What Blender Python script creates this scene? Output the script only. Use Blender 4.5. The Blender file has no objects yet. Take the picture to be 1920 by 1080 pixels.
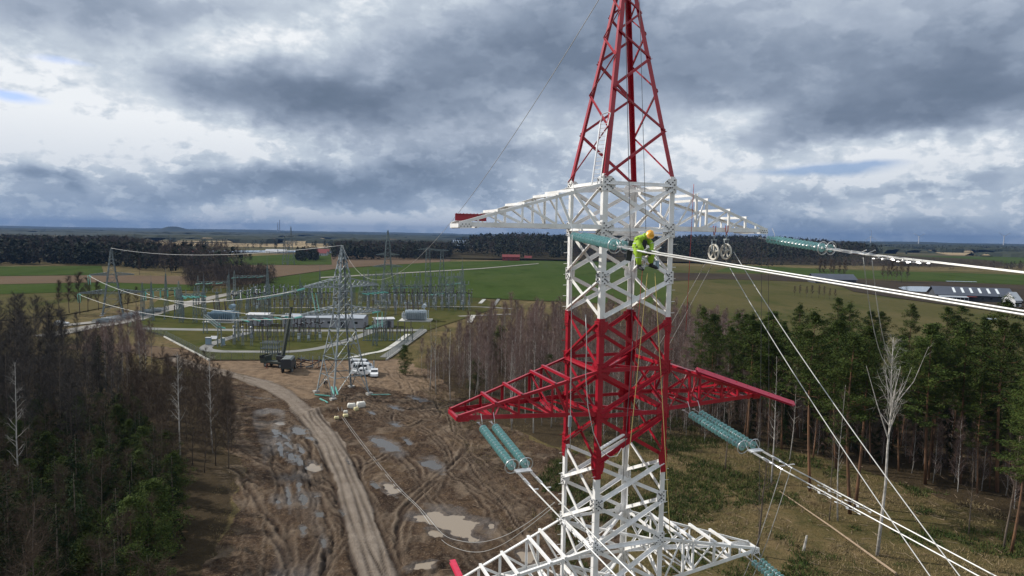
import bpy, math, random
import numpy as np
from mathutils import Vector, Matrix

scn = bpy.context.scene
R = math.radians
# ------------------------------------------------------------------ camera
CAM_H = 32.0
F_PX, PITCH, ROLL = 1289.4, R(4.456), R(0.968)
cam_d = bpy.data.cameras.new('camera')
cam = bpy.data.objects.new('camera', cam_d)
scn.collection.objects.link(cam)
cam_d.sensor_width = 36.0
cam_d.lens = F_PX / 1920 * 36.0
cam_d.clip_start = 0.1
cam_d.clip_end = 60000
_cp, _sp = math.cos(PITCH), math.sin(PITCH)
_r = Vector((1, 0, 0)); _u = Vector((0, _sp, _cp)); FW = Vector((0, _cp, -_sp))
RT = _r * math.cos(ROLL) + _u * math.sin(ROLL)
UP = -_r * math.sin(ROLL) + _u * math.cos(ROLL)
m = Matrix((RT, UP, -FW)).transposed().to_4x4()
m.translation = (0, 0, CAM_H)
cam.matrix_world = m
scn.camera = cam
scn.view_settings.view_transform = 'Standard'
scn.view_settings.look = 'None'
scn.view_settings.exposure = 0.0
scn.view_settings.gamma = 1.0
scn.render.resolution_x = 1024
scn.render.resolution_y = 576

def ray(px, py):
    return FW + RT * ((px - 960) / F_PX) - UP * ((py - 540) / F_PX)
def at(px, py, z=0.0):
    """world point on the level z that was measured at photo pixel px, py"""
    d = ray(px, py); t = (z - CAM_H) / d.z
    return Vector((d.x * t, d.y * t, z))
def atd(px, py, dist):
    d = ray(px, py); t = dist / d.y
    return Vector((d.x * t, dist, CAM_H + d.z * t))

# ------------------------------------------------------------------ sun + sky
SUN_EL, SUN_AZ = R(36), math.atan2(-0.93, 0.30)          # azimuth measured from +Y towards +X
sun_dir = Vector((math.sin(SUN_AZ) * math.cos(SUN_EL), math.cos(SUN_AZ) * math.cos(SUN_EL), math.sin(SUN_EL)))
sl = bpy.data.lights.new('sun', 'SUN'); sl.energy = 4.8; sl.angle = R(0.6); sl.color = (1.0, 0.94, 0.86)
so = bpy.data.objects.new('sun', sl); scn.collection.objects.link(so)
so.rotation_euler = (-sun_dir).to_track_quat('-Z', 'Y').to_euler()
so.location = (-50, 30, 80)

world = bpy.data.worlds.new('World'); scn.world = world; world.use_nodes = True
nt = world.node_tree; N = nt.nodes; Lk = nt.links; N.clear()
class G:
    """small node-graph helper"""
    def __init__(s, nt): s.nt = nt; s.N = nt.nodes; s.L = nt.links
    def link(s, a, b):
        if isinstance(a, (int, float)): b.default_value = a
        elif isinstance(a, (tuple, list)): b.default_value = a
        else: s.L.new(a, b)
    def math(s, op, a, b=0.0, c=0.0, clamp=False):
        n = s.N.new('ShaderNodeMath'); n.operation = op; n.use_clamp = clamp
        s.link(a, n.inputs[0]); s.link(b, n.inputs[1]); s.link(c, n.inputs[2]); return n.outputs[0]
    def vm(s, op, a, b=(0, 0, 0), c=(0, 0, 0)):
        n = s.N.new('ShaderNodeVectorMath'); n.operation = op
        s.link(a, n.inputs[0]); s.link(b, n.inputs[1])
        if op == 'MULTIPLY_ADD': s.link(c, n.inputs[2])
        return n.outputs['Value'] if op in ('DOT_PRODUCT', 'LENGTH', 'DISTANCE') else n.outputs[0]
    def scale(s, a, k):
        n = s.N.new('ShaderNodeVectorMath'); n.operation = 'SCALE'; s.link(a, n.inputs[0]); n.inputs[3].default_value = k; return n.outputs[0]
    def comb(s, x, y, z=0.0):
        n = s.N.new('ShaderNodeCombineXYZ'); s.link(x, n.inputs[0]); s.link(y, n.inputs[1]); s.link(z, n.inputs[2]); return n.outputs[0]
    def sep(s, v):
        n = s.N.new('ShaderNodeSeparateXYZ'); s.link(v, n.inputs[0]); return n.outputs
    def noise(s, v, scale, detail=4, rough=0.55, dist=0.0, col=False):
        n = s.N.new('ShaderNodeTexNoise'); s.link(v, n.inputs['Vector']); n.inputs['Scale'].default_value = scale
        n.inputs['Detail'].default_value = detail; n.inputs['Roughness'].default_value = rough
        n.inputs['Distortion'].default_value = dist
        return n.outputs['Color'] if col else n.outputs['Fac']
    def mix(s, f, a, b, blend='MIX'):
        n = s.N.new('ShaderNodeMix'); n.data_type = 'RGBA'; n.blend_type = blend
        s.link(f, n.inputs[0]); s.link(a if not isinstance(a, tuple) or len(a) == 4 else (*a, 1), n.inputs[6])
        s.link(b if not isinstance(b, tuple) or len(b) == 4 else (*b, 1), n.inputs[7]); return n.outputs[2]
    def ramp(s, f, stops, interp='LINEAR'):
        n = s.N.new('ShaderNodeValToRGB'); s.link(f, n.inputs[0]); cr = n.color_ramp; cr.interpolation = interp
        while len(cr.elements) < len(stops): cr.elements.new(0.5)
        for e, (p, c) in zip(cr.elements, stops):
            e.position = p; e.color = (*c, 1) if len(c) == 3 else c
        return n.outputs[0]
    def mrange(s, v, a, b, c=0.0, d=1.0, smooth=False):
        n = s.N.new('ShaderNodeMapRange'); n.clamp = True
        if smooth: n.interpolation_type = 'SMOOTHSTEP'
        s.link(v, n.inputs[0])
        for i, x in enumerate((a, b, c, d)): n.inputs[i + 1].default_value = x
        return n.outputs[0]

g = G(nt)
tc = N.new('ShaderNodeTexCoord')
D = g.vm('NORMALIZE', tc.outputs['Generated'])
dx, dy, dz = g.sep(D)[:3]
az = g.math('MULTIPLY', g.math('ARCTAN2', dx, dy), 57.2958)
el = g.math('MULTIPLY', g.math('ARCSINE', dz), 57.2958)
den = g.math('MAXIMUM', g.math('ADD', dz, 0.10), 0.05)
PL = g.comb(g.math('DIVIDE', dx, den), g.math('DIVIDE', dy, den), 0.0)
AE = g.comb(az, el, 0.0)
AEs = g.comb(az, g.math('MULTIPLY', el, 1.7), 0.0)
w1 = g.noise(AEs, 0.10, 4, 0.50, col=True)
w2 = g.noise(AEs, 0.36, 5, 0.52, col=True)
warp = g.vm('ADD', g.vm('MULTIPLY', g.vm('SUBTRACT', w1, (0.5, 0.5, 0.5)), (9, 4.5, 0)),
            g.vm('MULTIPLY', g.vm('SUBTRACT', w2, (0.5, 0.5, 0.5)), (3.2, 2.2, 0)))
AEW = g.vm('ADD', AE, warp)
def px2ae(x, y):
    d = ray(x, y).normalized(); return math.degrees(math.atan2(d.x, d.y)), math.degrees(math.asin(d.z))
# measured cloud masses of this sky (x, y, rx, ry in photo pixels -> azimuth/elevation), brightness offset
blobs = [(230, 20, 330, 70, -.30), (570, 190, 270, 72, -.50), (900, 110, 330, 100, -.30), (1080, 40, 200, 120, -.20),
         (1420, 40, 360, 110, -.16), (1480, 150, 460, 85, -.24), (1540, 230, 380, 48, -.34), (1850, 150, 260, 130, -.30),
         (470, 325, 260, 28, -.34), (330, 360, 330, 26, -.30), (110, 395, 300, 26, -.14), (720, 345, 260, 30, -.38),
         (930, 300, 200, 45, -.28), (780, 385, 150, 14, -.16), (1380, 395, 170, 34, -.26), (1650, 420, 320, 26, -.26), (1500, 352, 160, 22, -.12), (1780, 345, 190, 16, -.16), (105, 325, 45, 14, -.35),
         (60, 180, 260, 110, .24), (300, 250, 230, 70, .22), (490, 75, 190, 50, .38), (700, 30, 170, 50, .14), (470, 285, 110, 26, .22),
         (1390, 215, 130, 34, .36), (1760, 290, 260, 30, .30), (1280, 280, 130, 60, .22), (1100, 250, 120, 60, .12), (1400, 340, 60, 22, .22), (990, 345, 80, 30, .14),
         (600, 405, 240, 13, .20), (900, 408, 150, 16, .14), (720, 412, 160, 10, .12), (1620, 385, 200, 14, .14), (1700, 320, 180, 18, .16)]
acc = 0.81
for (bx, by, rx, ry, amp) in blobs:
    a0, e0 = px2ae(bx, by); a1, _ = px2ae(bx + rx, by); _, e1 = px2ae(bx, by + ry)
    ia, ie = 1 / abs(a1 - a0), 1 / abs(e1 - e0)
    v = g.vm('MULTIPLY_ADD', AEW, (ia, ie, 0), (-a0 * ia, -e0 * ie, 0))
    acc = g.math('MULTIPLY_ADD', g.math('POWER', 0.3679, g.vm('DOT_PRODUCT', v, v)), amp * 1.2, acc)
# free cloud texture: billows stretched towards the horizon
n1 = g.noise(PL, 0.9, 5, 0.55, 0.1)
n2 = g.noise(AEs, 0.16, 6, 0.58, 0.3)
n3 = g.noise(AEs, 0.50, 7, 0.54, 0.15)
tex = g.math('ADD', g.math('MULTIPLY', g.math('SUBTRACT', n1, 0.5), 0.22),
             g.math('ADD', g.math('MULTIPLY', g.math('SUBTRACT', n2, 0.5), 0.30), g.math('MULTIPLY', g.math('SUBTRACT', n3, 0.5), 0.20)))
n4 = g.noise(AEs, 0.20, 8, 0.56, 0.1); n5 = g.noise(AEs, 0.62, 8, 0.58, 0.2)
acc = g.math('ADD', acc, g.math('MULTIPLY', g.math('SUBTRACT', g.mrange(n4, 0.47, 0.56, 0, 1, True), 0.5), 0.08))
acc = g.math('ADD', acc, g.math('MULTIPLY', g.math('MULTIPLY', g.mrange(n5, 0.50, 0.60, 0, 1, True), g.mrange(el, 10, 3.5)), 0.14))
acc = g.math('ADD', acc, g.math('MULTIPLY', g.math('MULTIPLY', g.math('SUBTRACT', n5, 0.5), g.mrange(acc, 0.7, 1.0)), 1.1))
acc = g.math('ADD', acc, tex)
cloud = g.ramp(acc, [(0.0, (.125, .170, .240)), (.22, (.175, .225, .310)), (.42, (.265, .325, .425)), (.60, (.40, .465, .57)),
                     (.78, (.60, .67, .75)), (1.0, (.90, .93, .96))])
# bluer, smoother air low down
cloud = g.mix(g.mrange(el, 8.0, 0.0, 0, 0.55), cloud, (.275, .375, .520))
lowmul = g.mrange(el, 0.2, 3.5, 1.0, 1.0)
cloud = g.mix(1.0, cloud, g.comb(lowmul, lowmul, lowmul), 'MULTIPLY')
cloud10 = g.scale(cloud, 10.0)
sky = N.new('ShaderNodeTexSky'); sky.sky_type = 'NISHITA'; sky.sun_disc = False
sky.sun_elevation = SUN_EL; sky.sun_rotation = SUN_AZ; sky.altitude = 100; sky.air_density = 1.0; sky.dust_density = 1.0
gaps = [(20, 178, 60, 10, 1.0), (110, 110, 60, 8, .5), (1560, 318, 90, 9, 1.1), (1640, 308, 60, 6, .7), (1450, 322, 90, 6, .5)]
ga = 0.0
for (bx, by, rx, ry, amp) in gaps:
    a0, e0 = px2ae(bx, by); a1, _ = px2ae(bx + rx, by); _, e1 = px2ae(bx, by + ry)
    ia, ie = 1 / abs(a1 - a0), 1 / abs(e1 - e0)
    v = g.vm('MULTIPLY_ADD', g.vm('ADD', AE, g.scale(warp, 0.25)), (ia, ie, 0), (-a0 * ia, -e0 * ie, 0))
    ga = g.math('MULTIPLY_ADD', g.math('POWER', 0.3679, g.vm('DOT_PRODUCT', v, v)), amp, ga)
ga = g.math('MULTIPLY', g.mrange(ga, 0.1, 0.9), 0.85)
bg = N.new('ShaderNodeBackground'); bg.inputs['Strength'].default_value = 0.1
Lk.new(g.mix(ga, cloud10, g.vm('MULTIPLY', sky.outputs[0], (.85, .95, 1.35))), bg.inputs['Color'])
wo = N.new('ShaderNodeOutputWorld'); Lk.new(bg.outputs[0], wo.inputs['Surface'])
world.cycles.sampling_method = 'MANUAL'; world.cycles.sample_map_resolution = 512

# ------------------------------------------------------------------ materials
MT = {}
def pmat(name, col, rough=0.6, metal=0.0, var=0.0, vscale=1.0, col2=None, bump=0.0, bscale=8.0, coat=0.0, spec=0.5, objvar=0.0, detail=5, trans=0.0):
    m = bpy.data.materials.new(name); m.use_nodes = True; nt = m.node_tree; g = G(nt); b = nt.nodes['Principled BSDF']
    b.inputs['Roughness'].default_value = rough; b.inputs['Metallic'].default_value = metal
    b.inputs['Specular IOR Level'].default_value = spec
    b.inputs['Coat Weight'].default_value = coat
    c = (*col, 1)
    tcn = nt.nodes.new('ShaderNodeTexCoord'); P = tcn.outputs['Object']
    if var or col2:
        c2 = col2 if col2 else tuple(x * (1 - var) for x in col)
        f = g.mrange(g.noise(P, vscale, detail, 0.6), 0.35, 0.65)
        c = g.mix(f, (*col, 1), (*c2, 1))
    if objvar:
        oi = nt.nodes.new('ShaderNodeObjectInfo')
        k = g.math('MULTIPLY_ADD', oi.outputs['Random'], 2 * objvar, 1 - objvar)
        if isinstance(c, tuple): c = g.mix(0.0, c, c)
        c = g.mix(1.0, c, g.comb(k, k, k), 'MULTIPLY')
    if isinstance(c, tuple): b.inputs['Base Color'].default_value = c
    else: nt.links.new(c, b.inputs['Base Color'])
    if bump:
        bn = nt.nodes.new('ShaderNodeBump'); bn.inputs['Strength'].default_value = bump; bn.inputs['Distance'].default_value = 0.05
        nt.links.new(g.noise(P, bscale, 5, 0.6), bn.inputs['Height']); nt.links.new(bn.outputs[0], b.inputs['Normal'])
    if trans:
        b.inputs['Transmission Weight'].default_value = trans
    MT[name] = m; return m

pmat('white_paint', (.82, .82, .82), .38, col2=(.66, .65, .62), vscale=1.3, bump=.08)
pmat('red_paint', (.34, .006, .021), .36, var=.22, vscale=1.6, bump=.05, coat=.15)
pmat('pink_red_paint', (.62, .035, .085), .45, var=.12, vscale=2)
pmat('bolt_steel', (.10, .10, .11), .55, .5)
pmat('reflective', (.62, .64, .62), .35)
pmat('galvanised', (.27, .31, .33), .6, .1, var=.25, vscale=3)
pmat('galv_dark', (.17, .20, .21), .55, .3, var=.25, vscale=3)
pmat('galv_green', (.165, .205, .205), .5, .3, var=.2, vscale=2)
pmat('bright_steel', (.62, .63, .64), .32, .6, var=.12, vscale=6)
pmat('cable_alu', (.62, .62, .60), .42, .25, var=.1, vscale=5)
pmat('cable_grey', (.42, .42, .41), .5, .2)
pmat('cable_dark', (.09, .09, .10), .55, .2)
pmat('rope_yellow', (.42, .33, .12), .8)
pmat('rope_white', (.62, .62, .60), .7)
pmat('rope_red', (.42, .05, .05), .7)
pmat('hivis', (.32, .52, .03), .75, var=.15, vscale=9, bump=.5, bscale=14)
pmat('black_cloth', (.022, .024, .03), .8, var=.3, vscale=8)
pmat('helmet', (.78, .38, .02), .32, coat=.4)
pmat('skin', (.52, .30, .21), .5)
pmat('aluminium', (.68, .69, .70), .35, .5)
pmat('wheel_cream', (.62, .59, .52), .55, var=.2, vscale=7)
pmat('concrete', (.36, .35, .33), .9, var=.2, vscale=1.5)
pmat('concrete_pale', (.50, .49, .45), .9, var=.15, vscale=1.5)
pmat('asphalt', (.19, .19, .18), .9, var=.25, vscale=.3)
pmat('gravel', (.23, .215, .19), .95, var=.25, vscale=.4)
pmat('white_wall', (.50, .51, .53), .8, var=.1, vscale=.4)
pmat('grey_roof', (.34, .37, .41), .5, .15, var=.1, vscale=.3)
pmat('pale_wall', (.30, .30, .33), .8, var=.1, vscale=.4)
pmat('dark_roof', (.055, .065, .09), .55, var=.2, vscale=.2)
pmat('dark_wall', (.055, .06, .07), .8, var=.25, vscale=.3)
pmat('red_roof', (.20, .035, .035), .8, var=.25, vscale=.4)
pmat('skylight', (.62, .66, .68), .3)
pmat('glass_dark', (.02, .025, .03), .1)
pmat('white_car', (.78, .79, .80), .22, coat=.6)
pmat('tyre', (.02, .02, .02), .85)
pmat('olive_drab', (.035, .045, .035), .8, var=.2, vscale=1)
pmat('canvas_grey', (.16, .18, .18), .85, var=.2, vscale=1)
pmat('truck_dark', (.03, .035, .04), .5, var=.2, vscale=1)
pmat('wood', (.26, .15, .08), .85, var=.4, vscale=3)
pmat('rust', (.20, .07, .035), .85, var=.4, vscale=2)
pmat('transformer_grey', (.44, .50, .54), .5, var=.15, vscale=.8)
pmat('transformer_blue', (.24, .33, .40), .5, var=.15, vscale=.8)
pmat('porcelain_brown', (.045, .03, .028), .25)
pmat('porcelain_grey', (.20, .22, .25), .3)
pmat('turquoise_glass_far', (.26, .62, .55), .25, var=.2, vscale=2)
pmat('sack_white', (.72, .70, .64), .8, var=.12, vscale=2)
pmat('sack_yellow', (.70, .62, .34), .8, var=.12, vscale=2)
pmat('water', (.06, .052, .042), .10, bump=.25, bscale=2.5)
pmat('lagoon', (.20, .24, .27), .12)
pmat('muddy_water', (.23, .18, .125), .14, bump=.25, bscale=2.5)
pmat('log_pale', (.34, .25, .17), .9, var=.3, vscale=4)
# glass of the insulator discs
m = pmat('insulator_glass', (.30, .60, .60), .24, spec=1.0, coat=.3, var=.2, vscale=30)
b = m.node_tree.nodes['Principled BSDF']; b.inputs['Alpha'].default_value = 0.62; b.inputs['IOR'].default_value = 1.5
# vegetation
pmat('birch_bark', (.52, .49, .45), .8, spec=.06, var=.55, vscale=2.2, objvar=.25)
pmat('grey_bark', (.13, .105, .085), .9, spec=.06, var=.3, vscale=2, objvar=.3)
pmat('pine_bark', (.20, .105, .060), .9, spec=.06, col2=(.10, .07, .05), vscale=.5, objvar=.25)
pmat('twig_purple', (.175, .122, .106), .8, spec=.06, objvar=.28)
pmat('twig_brown', (.075, .055, .040), .8, spec=.06, objvar=.28)
pmat('twig_dark', (.058, .052, .047), .8, spec=.06, objvar=.28)
pmat('twig_pale', (.36, .34, .31), .8, spec=.06)
pmat('pine_needles', (.062, .082, .018), .75, spec=.06, col2=(.026, .044, .012), vscale=.9, objvar=.28)
pmat('spruce_needles', (.020, .034, .011), .8, spec=.06, col2=(.010, .019, .007), vscale=.9, objvar=.3)
pmat('far_conifer', (.036, .043, .030), .9, spec=.06, col2=(.038, .042, .030), vscale=.02)
pmat('far_bare', (.092, .074, .062), .9, spec=.06, col2=(.052, .042, .038), vscale=.02)
pmat('tuft_green', (.034, .058, .016), .85, spec=.06, col2=(.075, .085, .028), vscale=.3)
pmat('tuft_straw', (.24, .19, .10), .9, spec=.06, col2=(.16, .12, .07), vscale=.4)

# ------------------------------------------------------------------ mesh building
COL = scn.collection
class MB:
    def __init__(s): s.v = []; s.f = []; s.mi = []
    def add(s, vs, fs, mi=0):
        o = len(s.v); s.v += [tuple(p) for p in vs]
        for f in fs: s.f.append(tuple(o + i for i in f)); s.mi.append(mi)
    def box(s, c, sz, rz=0.0, mi=0, M=None):
        x, y, z = sz[0] / 2, sz[1] / 2, sz[2] / 2
        P = [Vector((i, j, k)) for k in (-z, z) for j in (-y, y) for i in (-x, x)]
        T = Matrix.Translation(c) @ (Matrix.Rotation(rz, 4, 'Z') if M is None else M)
        s.add([T @ p for p in P], [(0, 2, 3, 1), (4, 5, 7, 6), (0, 1, 5, 4), (1, 3, 7, 5), (3, 2, 6, 7), (2, 0, 4, 6)], mi)
    def prism(s, A, B, prof, n1, n2, mi=0):
        """extrude a 2-d profile (list of (a,b) along n1,n2) from A to B"""
        A = Vector(A); B = Vector(B); n = len(prof)
        vs = [A + n1 * a + n2 * b for a, b in prof] + [B + n1 * a + n2 * b for a, b in prof]
        fs = [(i, (i + 1) % n, n + (i + 1) % n, n + i) for i in range(n)] + [tuple(range(n - 1, -1, -1)), tuple(range(n, 2 * n))]
        s.add(vs, fs, mi)
    def bar(s, A, B, w, h=None, up=None, mi=0):
        A = Vector(A); B = Vector(B); h = h or w; d = (B - A).normalized()
        up = Vector(up) if up is not None else Vector((0, 0, 1))
        if abs(d.dot(up.normalized())) > .98: up = Vector((1, 0, 0))
        a = d.cross(up).normalized(); b = a.cross(d)
        s.prism(A, B, [(-w / 2, -h / 2), (w / 2, -h / 2), (w / 2, h / 2), (-w / 2, h / 2)], a, b, mi)
    def angle(s, A, B, n1, n2, w, t=.014, w2=None, mi=0):
        """L-section: corner on AB, flanges of width w along n1 and w2 along n2"""
        w2 = w2 or w; d = (Vector(B) - Vector(A)).normalized()
        n1 = Vector(n1); n1 = (n1 - d * n1.dot(d)).normalized(); n2 = Vector(n2); n2 = n2 - d * n2.dot(d); n2 = (n2 - n1 * n2.dot(n1)).normalized()
        s.prism(A, B, [(0, 0), (w, 0), (w, t), (t, t), (t, w2), (0, w2)], n1, n2, mi)
    def tube(s, pts, rad, n=6, mi=0, cap=True):
        pts = [Vector(p) for p in pts]; k = len(pts)
        if isinstance(rad, (int, float)): rad = [rad] * k
        vs = []; prev = None
        for i, p in enumerate(pts):
            d = (pts[min(i + 1, k - 1)] - pts[max(i - 1, 0)]).normalized()
            a = prev if prev is not None else (Vector((0, 0, 1)) if abs(d.z) < .9 else Vector((1, 0, 0)))
            a = (a - d * a.dot(d)).normalized(); prev = a; b = d.cross(a)
            for j in range(n):
                q = 2 * math.pi * j / n; vs.append(p + (a * math.cos(q) + b * math.sin(q)) * rad[i])
        fs = [(i * n + j, i * n + (j + 1) % n, (i + 1) * n + (j + 1) % n, (i + 1) * n + j) for i in range(k - 1) for j in range(n)]
        if cap: fs += [tuple(range(n - 1, -1, -1)), tuple(range((k - 1) * n, k * n))]
        s.add(vs, fs, mi)
    def cyl(s, A, B, r, r2=None, n=10, mi=0): s.tube([A, B], [r, r if r2 is None else r2], n, mi)
    def lathe(s, A, d, prof, n=12, mi=0):
        """prof: list of (t, r) along axis d from A"""
        A = Vector(A); d = Vector(d).normalized()
        a = (Vector((0, 0, 1)) if abs(d.z) < .9 else Vector((1, 0, 0))); a = (a - d * a.dot(d)).normalized(); b = d.cross(a); k = len(prof)
        vs = [A + d * t + (a * math.cos(2 * math.pi * j / n) + b * math.sin(2 * math.pi * j / n)) * r for t, r in prof for j in range(n)]
        s.add(vs, [(i * n + j, i * n + (j + 1) % n, (i + 1) * n + (j + 1) % n, (i + 1) * n + j) for i in range(k - 1) for j in range(n)], mi)
    def ring(s, c, nrm, Rr, r, n=20, m2=6, mi=0, e=1.0):
        c = Vector(c); d = Vector(nrm).normalized(); a = (Vector((0, 0, 1)) if abs(d.z) < .9 else Vector((1, 0, 0))); a = (a - d * a.dot(d)).normalized(); b = d.cross(a)
        vs = []
        for i in range(n):
            q = 2 * math.pi * i / n; rad = a * math.cos(q) + b * math.sin(q) * e
            for j in range(m2):
                w = 2 * math.pi * j / m2; vs.append(c + rad * (Rr + r * math.cos(w)) + d * r * math.sin(w))
        s.add(vs, [(i * m2 + j, ((i + 1) % n) * m2 + j, ((i + 1) % n) * m2 + (j + 1) % m2, i * m2 + (j + 1) % m2) for i in range(n) for j in range(m2)], mi)
    def ball(s, c, r, n=10, k=7, mi=0, M=None):
        c = Vector(c); r = Vector((r, r, r)) if isinstance(r, (int, float)) else Vector(r); vs = []
        for i in range(k + 1):
            t = math.pi * i / k
            for j in range(n):
                q = 2 * math.pi * j / n; p = Vector((math.sin(t) * math.cos(q) * r.x, math.sin(t) * math.sin(q) * r.y, math.cos(t) * r.z))
                vs.append(c + (M @ p if M is not None else p))
        s.add(vs, [(i * n + j, (i + 1) * n + j, (i + 1) * n + (j + 1) % n, i * n + (j + 1) % n) for i in range(k) for j in range(n)], mi)
    def build(s, name, mats, parent=None, smooth=False, loc=None):
        me = bpy.data.meshes.new(name); me.from_pydata(s.v, [], s.f)
        if isinstance(mats, str): mats = [mats]
        for q in mats: me.materials.append(MT[q])
        if len(mats) > 1: me.polygons.foreach_set('material_index', s.mi)
        if smooth: me.polygons.foreach_set('use_smooth', [True] * len(s.f))
        me.update()
        o = bpy.data.objects.new(name, me); COL.objects.link(o)
        if parent: o.parent = parent
        if loc is not None: o.location = loc
        return o
def mesh_np(name, V, Fc, mat, parent=None, mi=None, smooth=False):
    V = np.asarray(V, dtype=np.float32); Fc = np.asarray(Fc, dtype=np.int32)
    me = bpy.data.meshes.new(name); me.vertices.add(len(V)); me.vertices.foreach_set('co', V.ravel())
    k = Fc.shape[1]; me.loops.add(Fc.size); me.loops.foreach_set('vertex_index', Fc.ravel())
    me.polygons.add(len(Fc)); me.polygons.foreach_set('loop_start', np.arange(0, Fc.size, k, dtype=np.int32))
    me.polygons.foreach_set('loop_total', np.full(len(Fc), k, dtype=np.int32))
    for q in ([mat] if isinstance(mat, str) else mat): me.materials.append(MT[q])
    if mi is not None: me.polygons.foreach_set('material_index', np.asarray(mi, dtype=np.int32))
    me.polygons.foreach_set('use_smooth', np.full(len(Fc), bool(smooth)))
    me.update(calc_edges=True); me.validate()
    o = bpy.data.objects.new(name, me); COL.objects.link(o)
    if parent: o.parent = parent
    return o
def tag(o, label, cat=None, group=None, kind=None):
    if label: o['label'] = label
    if cat: o['category'] = cat
    if group: o['group'] = group
    if kind: o['kind'] = kind
    return o
def thing(name, label, cat, loc=(0, 0, 0), rz=0.0, group=None):
    o = bpy.data.objects.new(name, None); COL.objects.link(o); o.location = loc; o.rotation_euler = (0, 0, rz)
    o.empty_display_size = .5
    return tag(o, label, cat, group)
KIDS = {}
def kids(o):
    return [c for c in o.children]
def dup(root, loc, rz=0.0, label=None, group=None, sc=1.0, cat=None):
    r = root.copy(); COL.objects.link(r); r.location = loc; r.rotation_euler = (0, 0, rz)
    r.scale = (sc, sc, sc) if isinstance(sc, (int, float)) else sc
    if label: r['label'] = label
    if group: r['group'] = group
    for ch in CH.get(root.name, None) or list(root.children):
        c = ch.copy(); COL.objects.link(c); c.parent = r
        for gc in list(ch.children):
            d = gc.copy(); COL.objects.link(d); d.parent = c
    return r
CH = {}
def structure(o): o['kind'] = 'structure'; return o
def sag(A, B, s, n=24):
    A = Vector(A); B = Vector(B)
    return [A.lerp(B, i / n) - Vector((0, 0, 4 * s * (i / n) * (1 - i / n))) for i in range(n + 1)]
def wire(name, label, cat, pts, r, mat, group=None, n=5):
    b = MB(); b.tube(pts, r, n); return tag(b.build(name, mat, smooth=True), label, cat, group)
# ------------------------------------------------------------------ ground sheet
rng = np.random.default_rng(7)
def vnoise(x, y, scale, seed=0):
    """cheap value noise, numpy"""
    x = np.asarray(x, float) / scale; y = np.asarray(y, float) / scale
    xi = np.floor(x).astype(np.int64); yi = np.floor(y).astype(np.int64); xf = x - xi; yf = y - yi
    def h(a, b):
        n = (a * 374761393 + b * 668265263 + seed * 982451653) & 0xffffffff
        n = ((n ^ (n >> 13)) * 1274126177) & 0xffffffff
        return ((n ^ (n >> 16)) & 0xffff) / 65535.0
    u = xf * xf * (3 - 2 * xf); v = yf * yf * (3 - 2 * yf)
    return (h(xi, yi) * (1 - u) + h(xi + 1, yi) * u) * (1 - v) + (h(xi, yi + 1) * (1 - u) + h(xi + 1, yi + 1) * u) * v
def fbm(x, y, scale, seed=0, oct=4):
    s = 0; a = .5; t = 0
    for i in range(oct): s = s + a * vnoise(x, y, scale / 2 ** i, seed + i * 17); t += a; a *= .5
    return s / t
def axis(segs):
    out = [segs[0][0]]
    for a, b, st in segs:
        n = max(1, int(round((b - a) / st))); out += list(np.linspace(a, b, n + 1)[1:])
    return np.array(out)
def geo(a, b, st, g_=1.35):
    out = []; x = a
    while x < b: st *= g_; x += st; out.append(x)
    return out
xc = axis([(-110, -60, .9), (-60, -36, .5), (-36, 22, .2), (22, 62, .4), (62, 110, 1.2)])
yc = axis([(30, 57, 1.0), (57, 120, .22), (120, 165, .4), (165, 260, 1.2)])
xs = np.concatenate([-np.array(geo(110, 16000, 2.))[::-1], xc, np.array(geo(110, 16000, 2.))])
ys = np.concatenate([-np.array(geo(-30, 400, 2.))[::-1], yc, np.array(geo(260, 16000, 3.))])
GX, GY = np.meshgrid(xs, ys)
def polydist(X, Y, pts):
    """signed lateral offset and distance along, to a polyline"""
    best = np.full(X.shape, 1e9); lat = np.zeros(X.shape); al = np.zeros(X.shape); s0 = 0
    for (ax, ay), (bx, by) in zip(pts[:-1], pts[1:]):
        dx, dy = bx - ax, by - ay; L = math.hypot(dx, dy)
        t = np.clip(((X - ax) * dx + (Y - ay) * dy) / L ** 2, 0, 1)
        qx, qy = X - ax - t * dx, Y - ay - t * dy; d = np.hypot(qx, qy)
        sgn = np.sign(dx * (Y - ay) - dy * (X - ax)); mk = d < best
        best = np.where(mk, d, best); lat = np.where(mk, d * sgn, lat); al = np.where(mk, s0 + t * L, al); s0 += L
    return lat, al
def P2(pts): return [tuple(at(x, y)[:2]) for x, y in pts]
def smoothpoly(pts, n=6):
    out = []
    P = [pts[0]] + list(pts) + [pts[-1]]
    for i in range(1, len(P) - 2):
        for k in range(n):
            t = k / n; a, b_, c, d = [np.array(P[i + j]) for j in (-1, 0, 1, 2)]
            out.append(tuple(.5 * ((2 * b_) + (-a + c) * t + (2 * a - 5 * b_ + 4 * c - d) * t ** 2 + (-a + 3 * b_ - 3 * c + d) * t ** 3)))
    out.append(tuple(pts[-1])); return out
main_track = smoothpoly(P2([(250, 652), (330, 674), (400, 694), (470, 712), (530, 735), (575, 775), (612, 820), (645, 880), (668, 950), (690, 1020), (712, 1085), (735, 1150)]))
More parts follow.
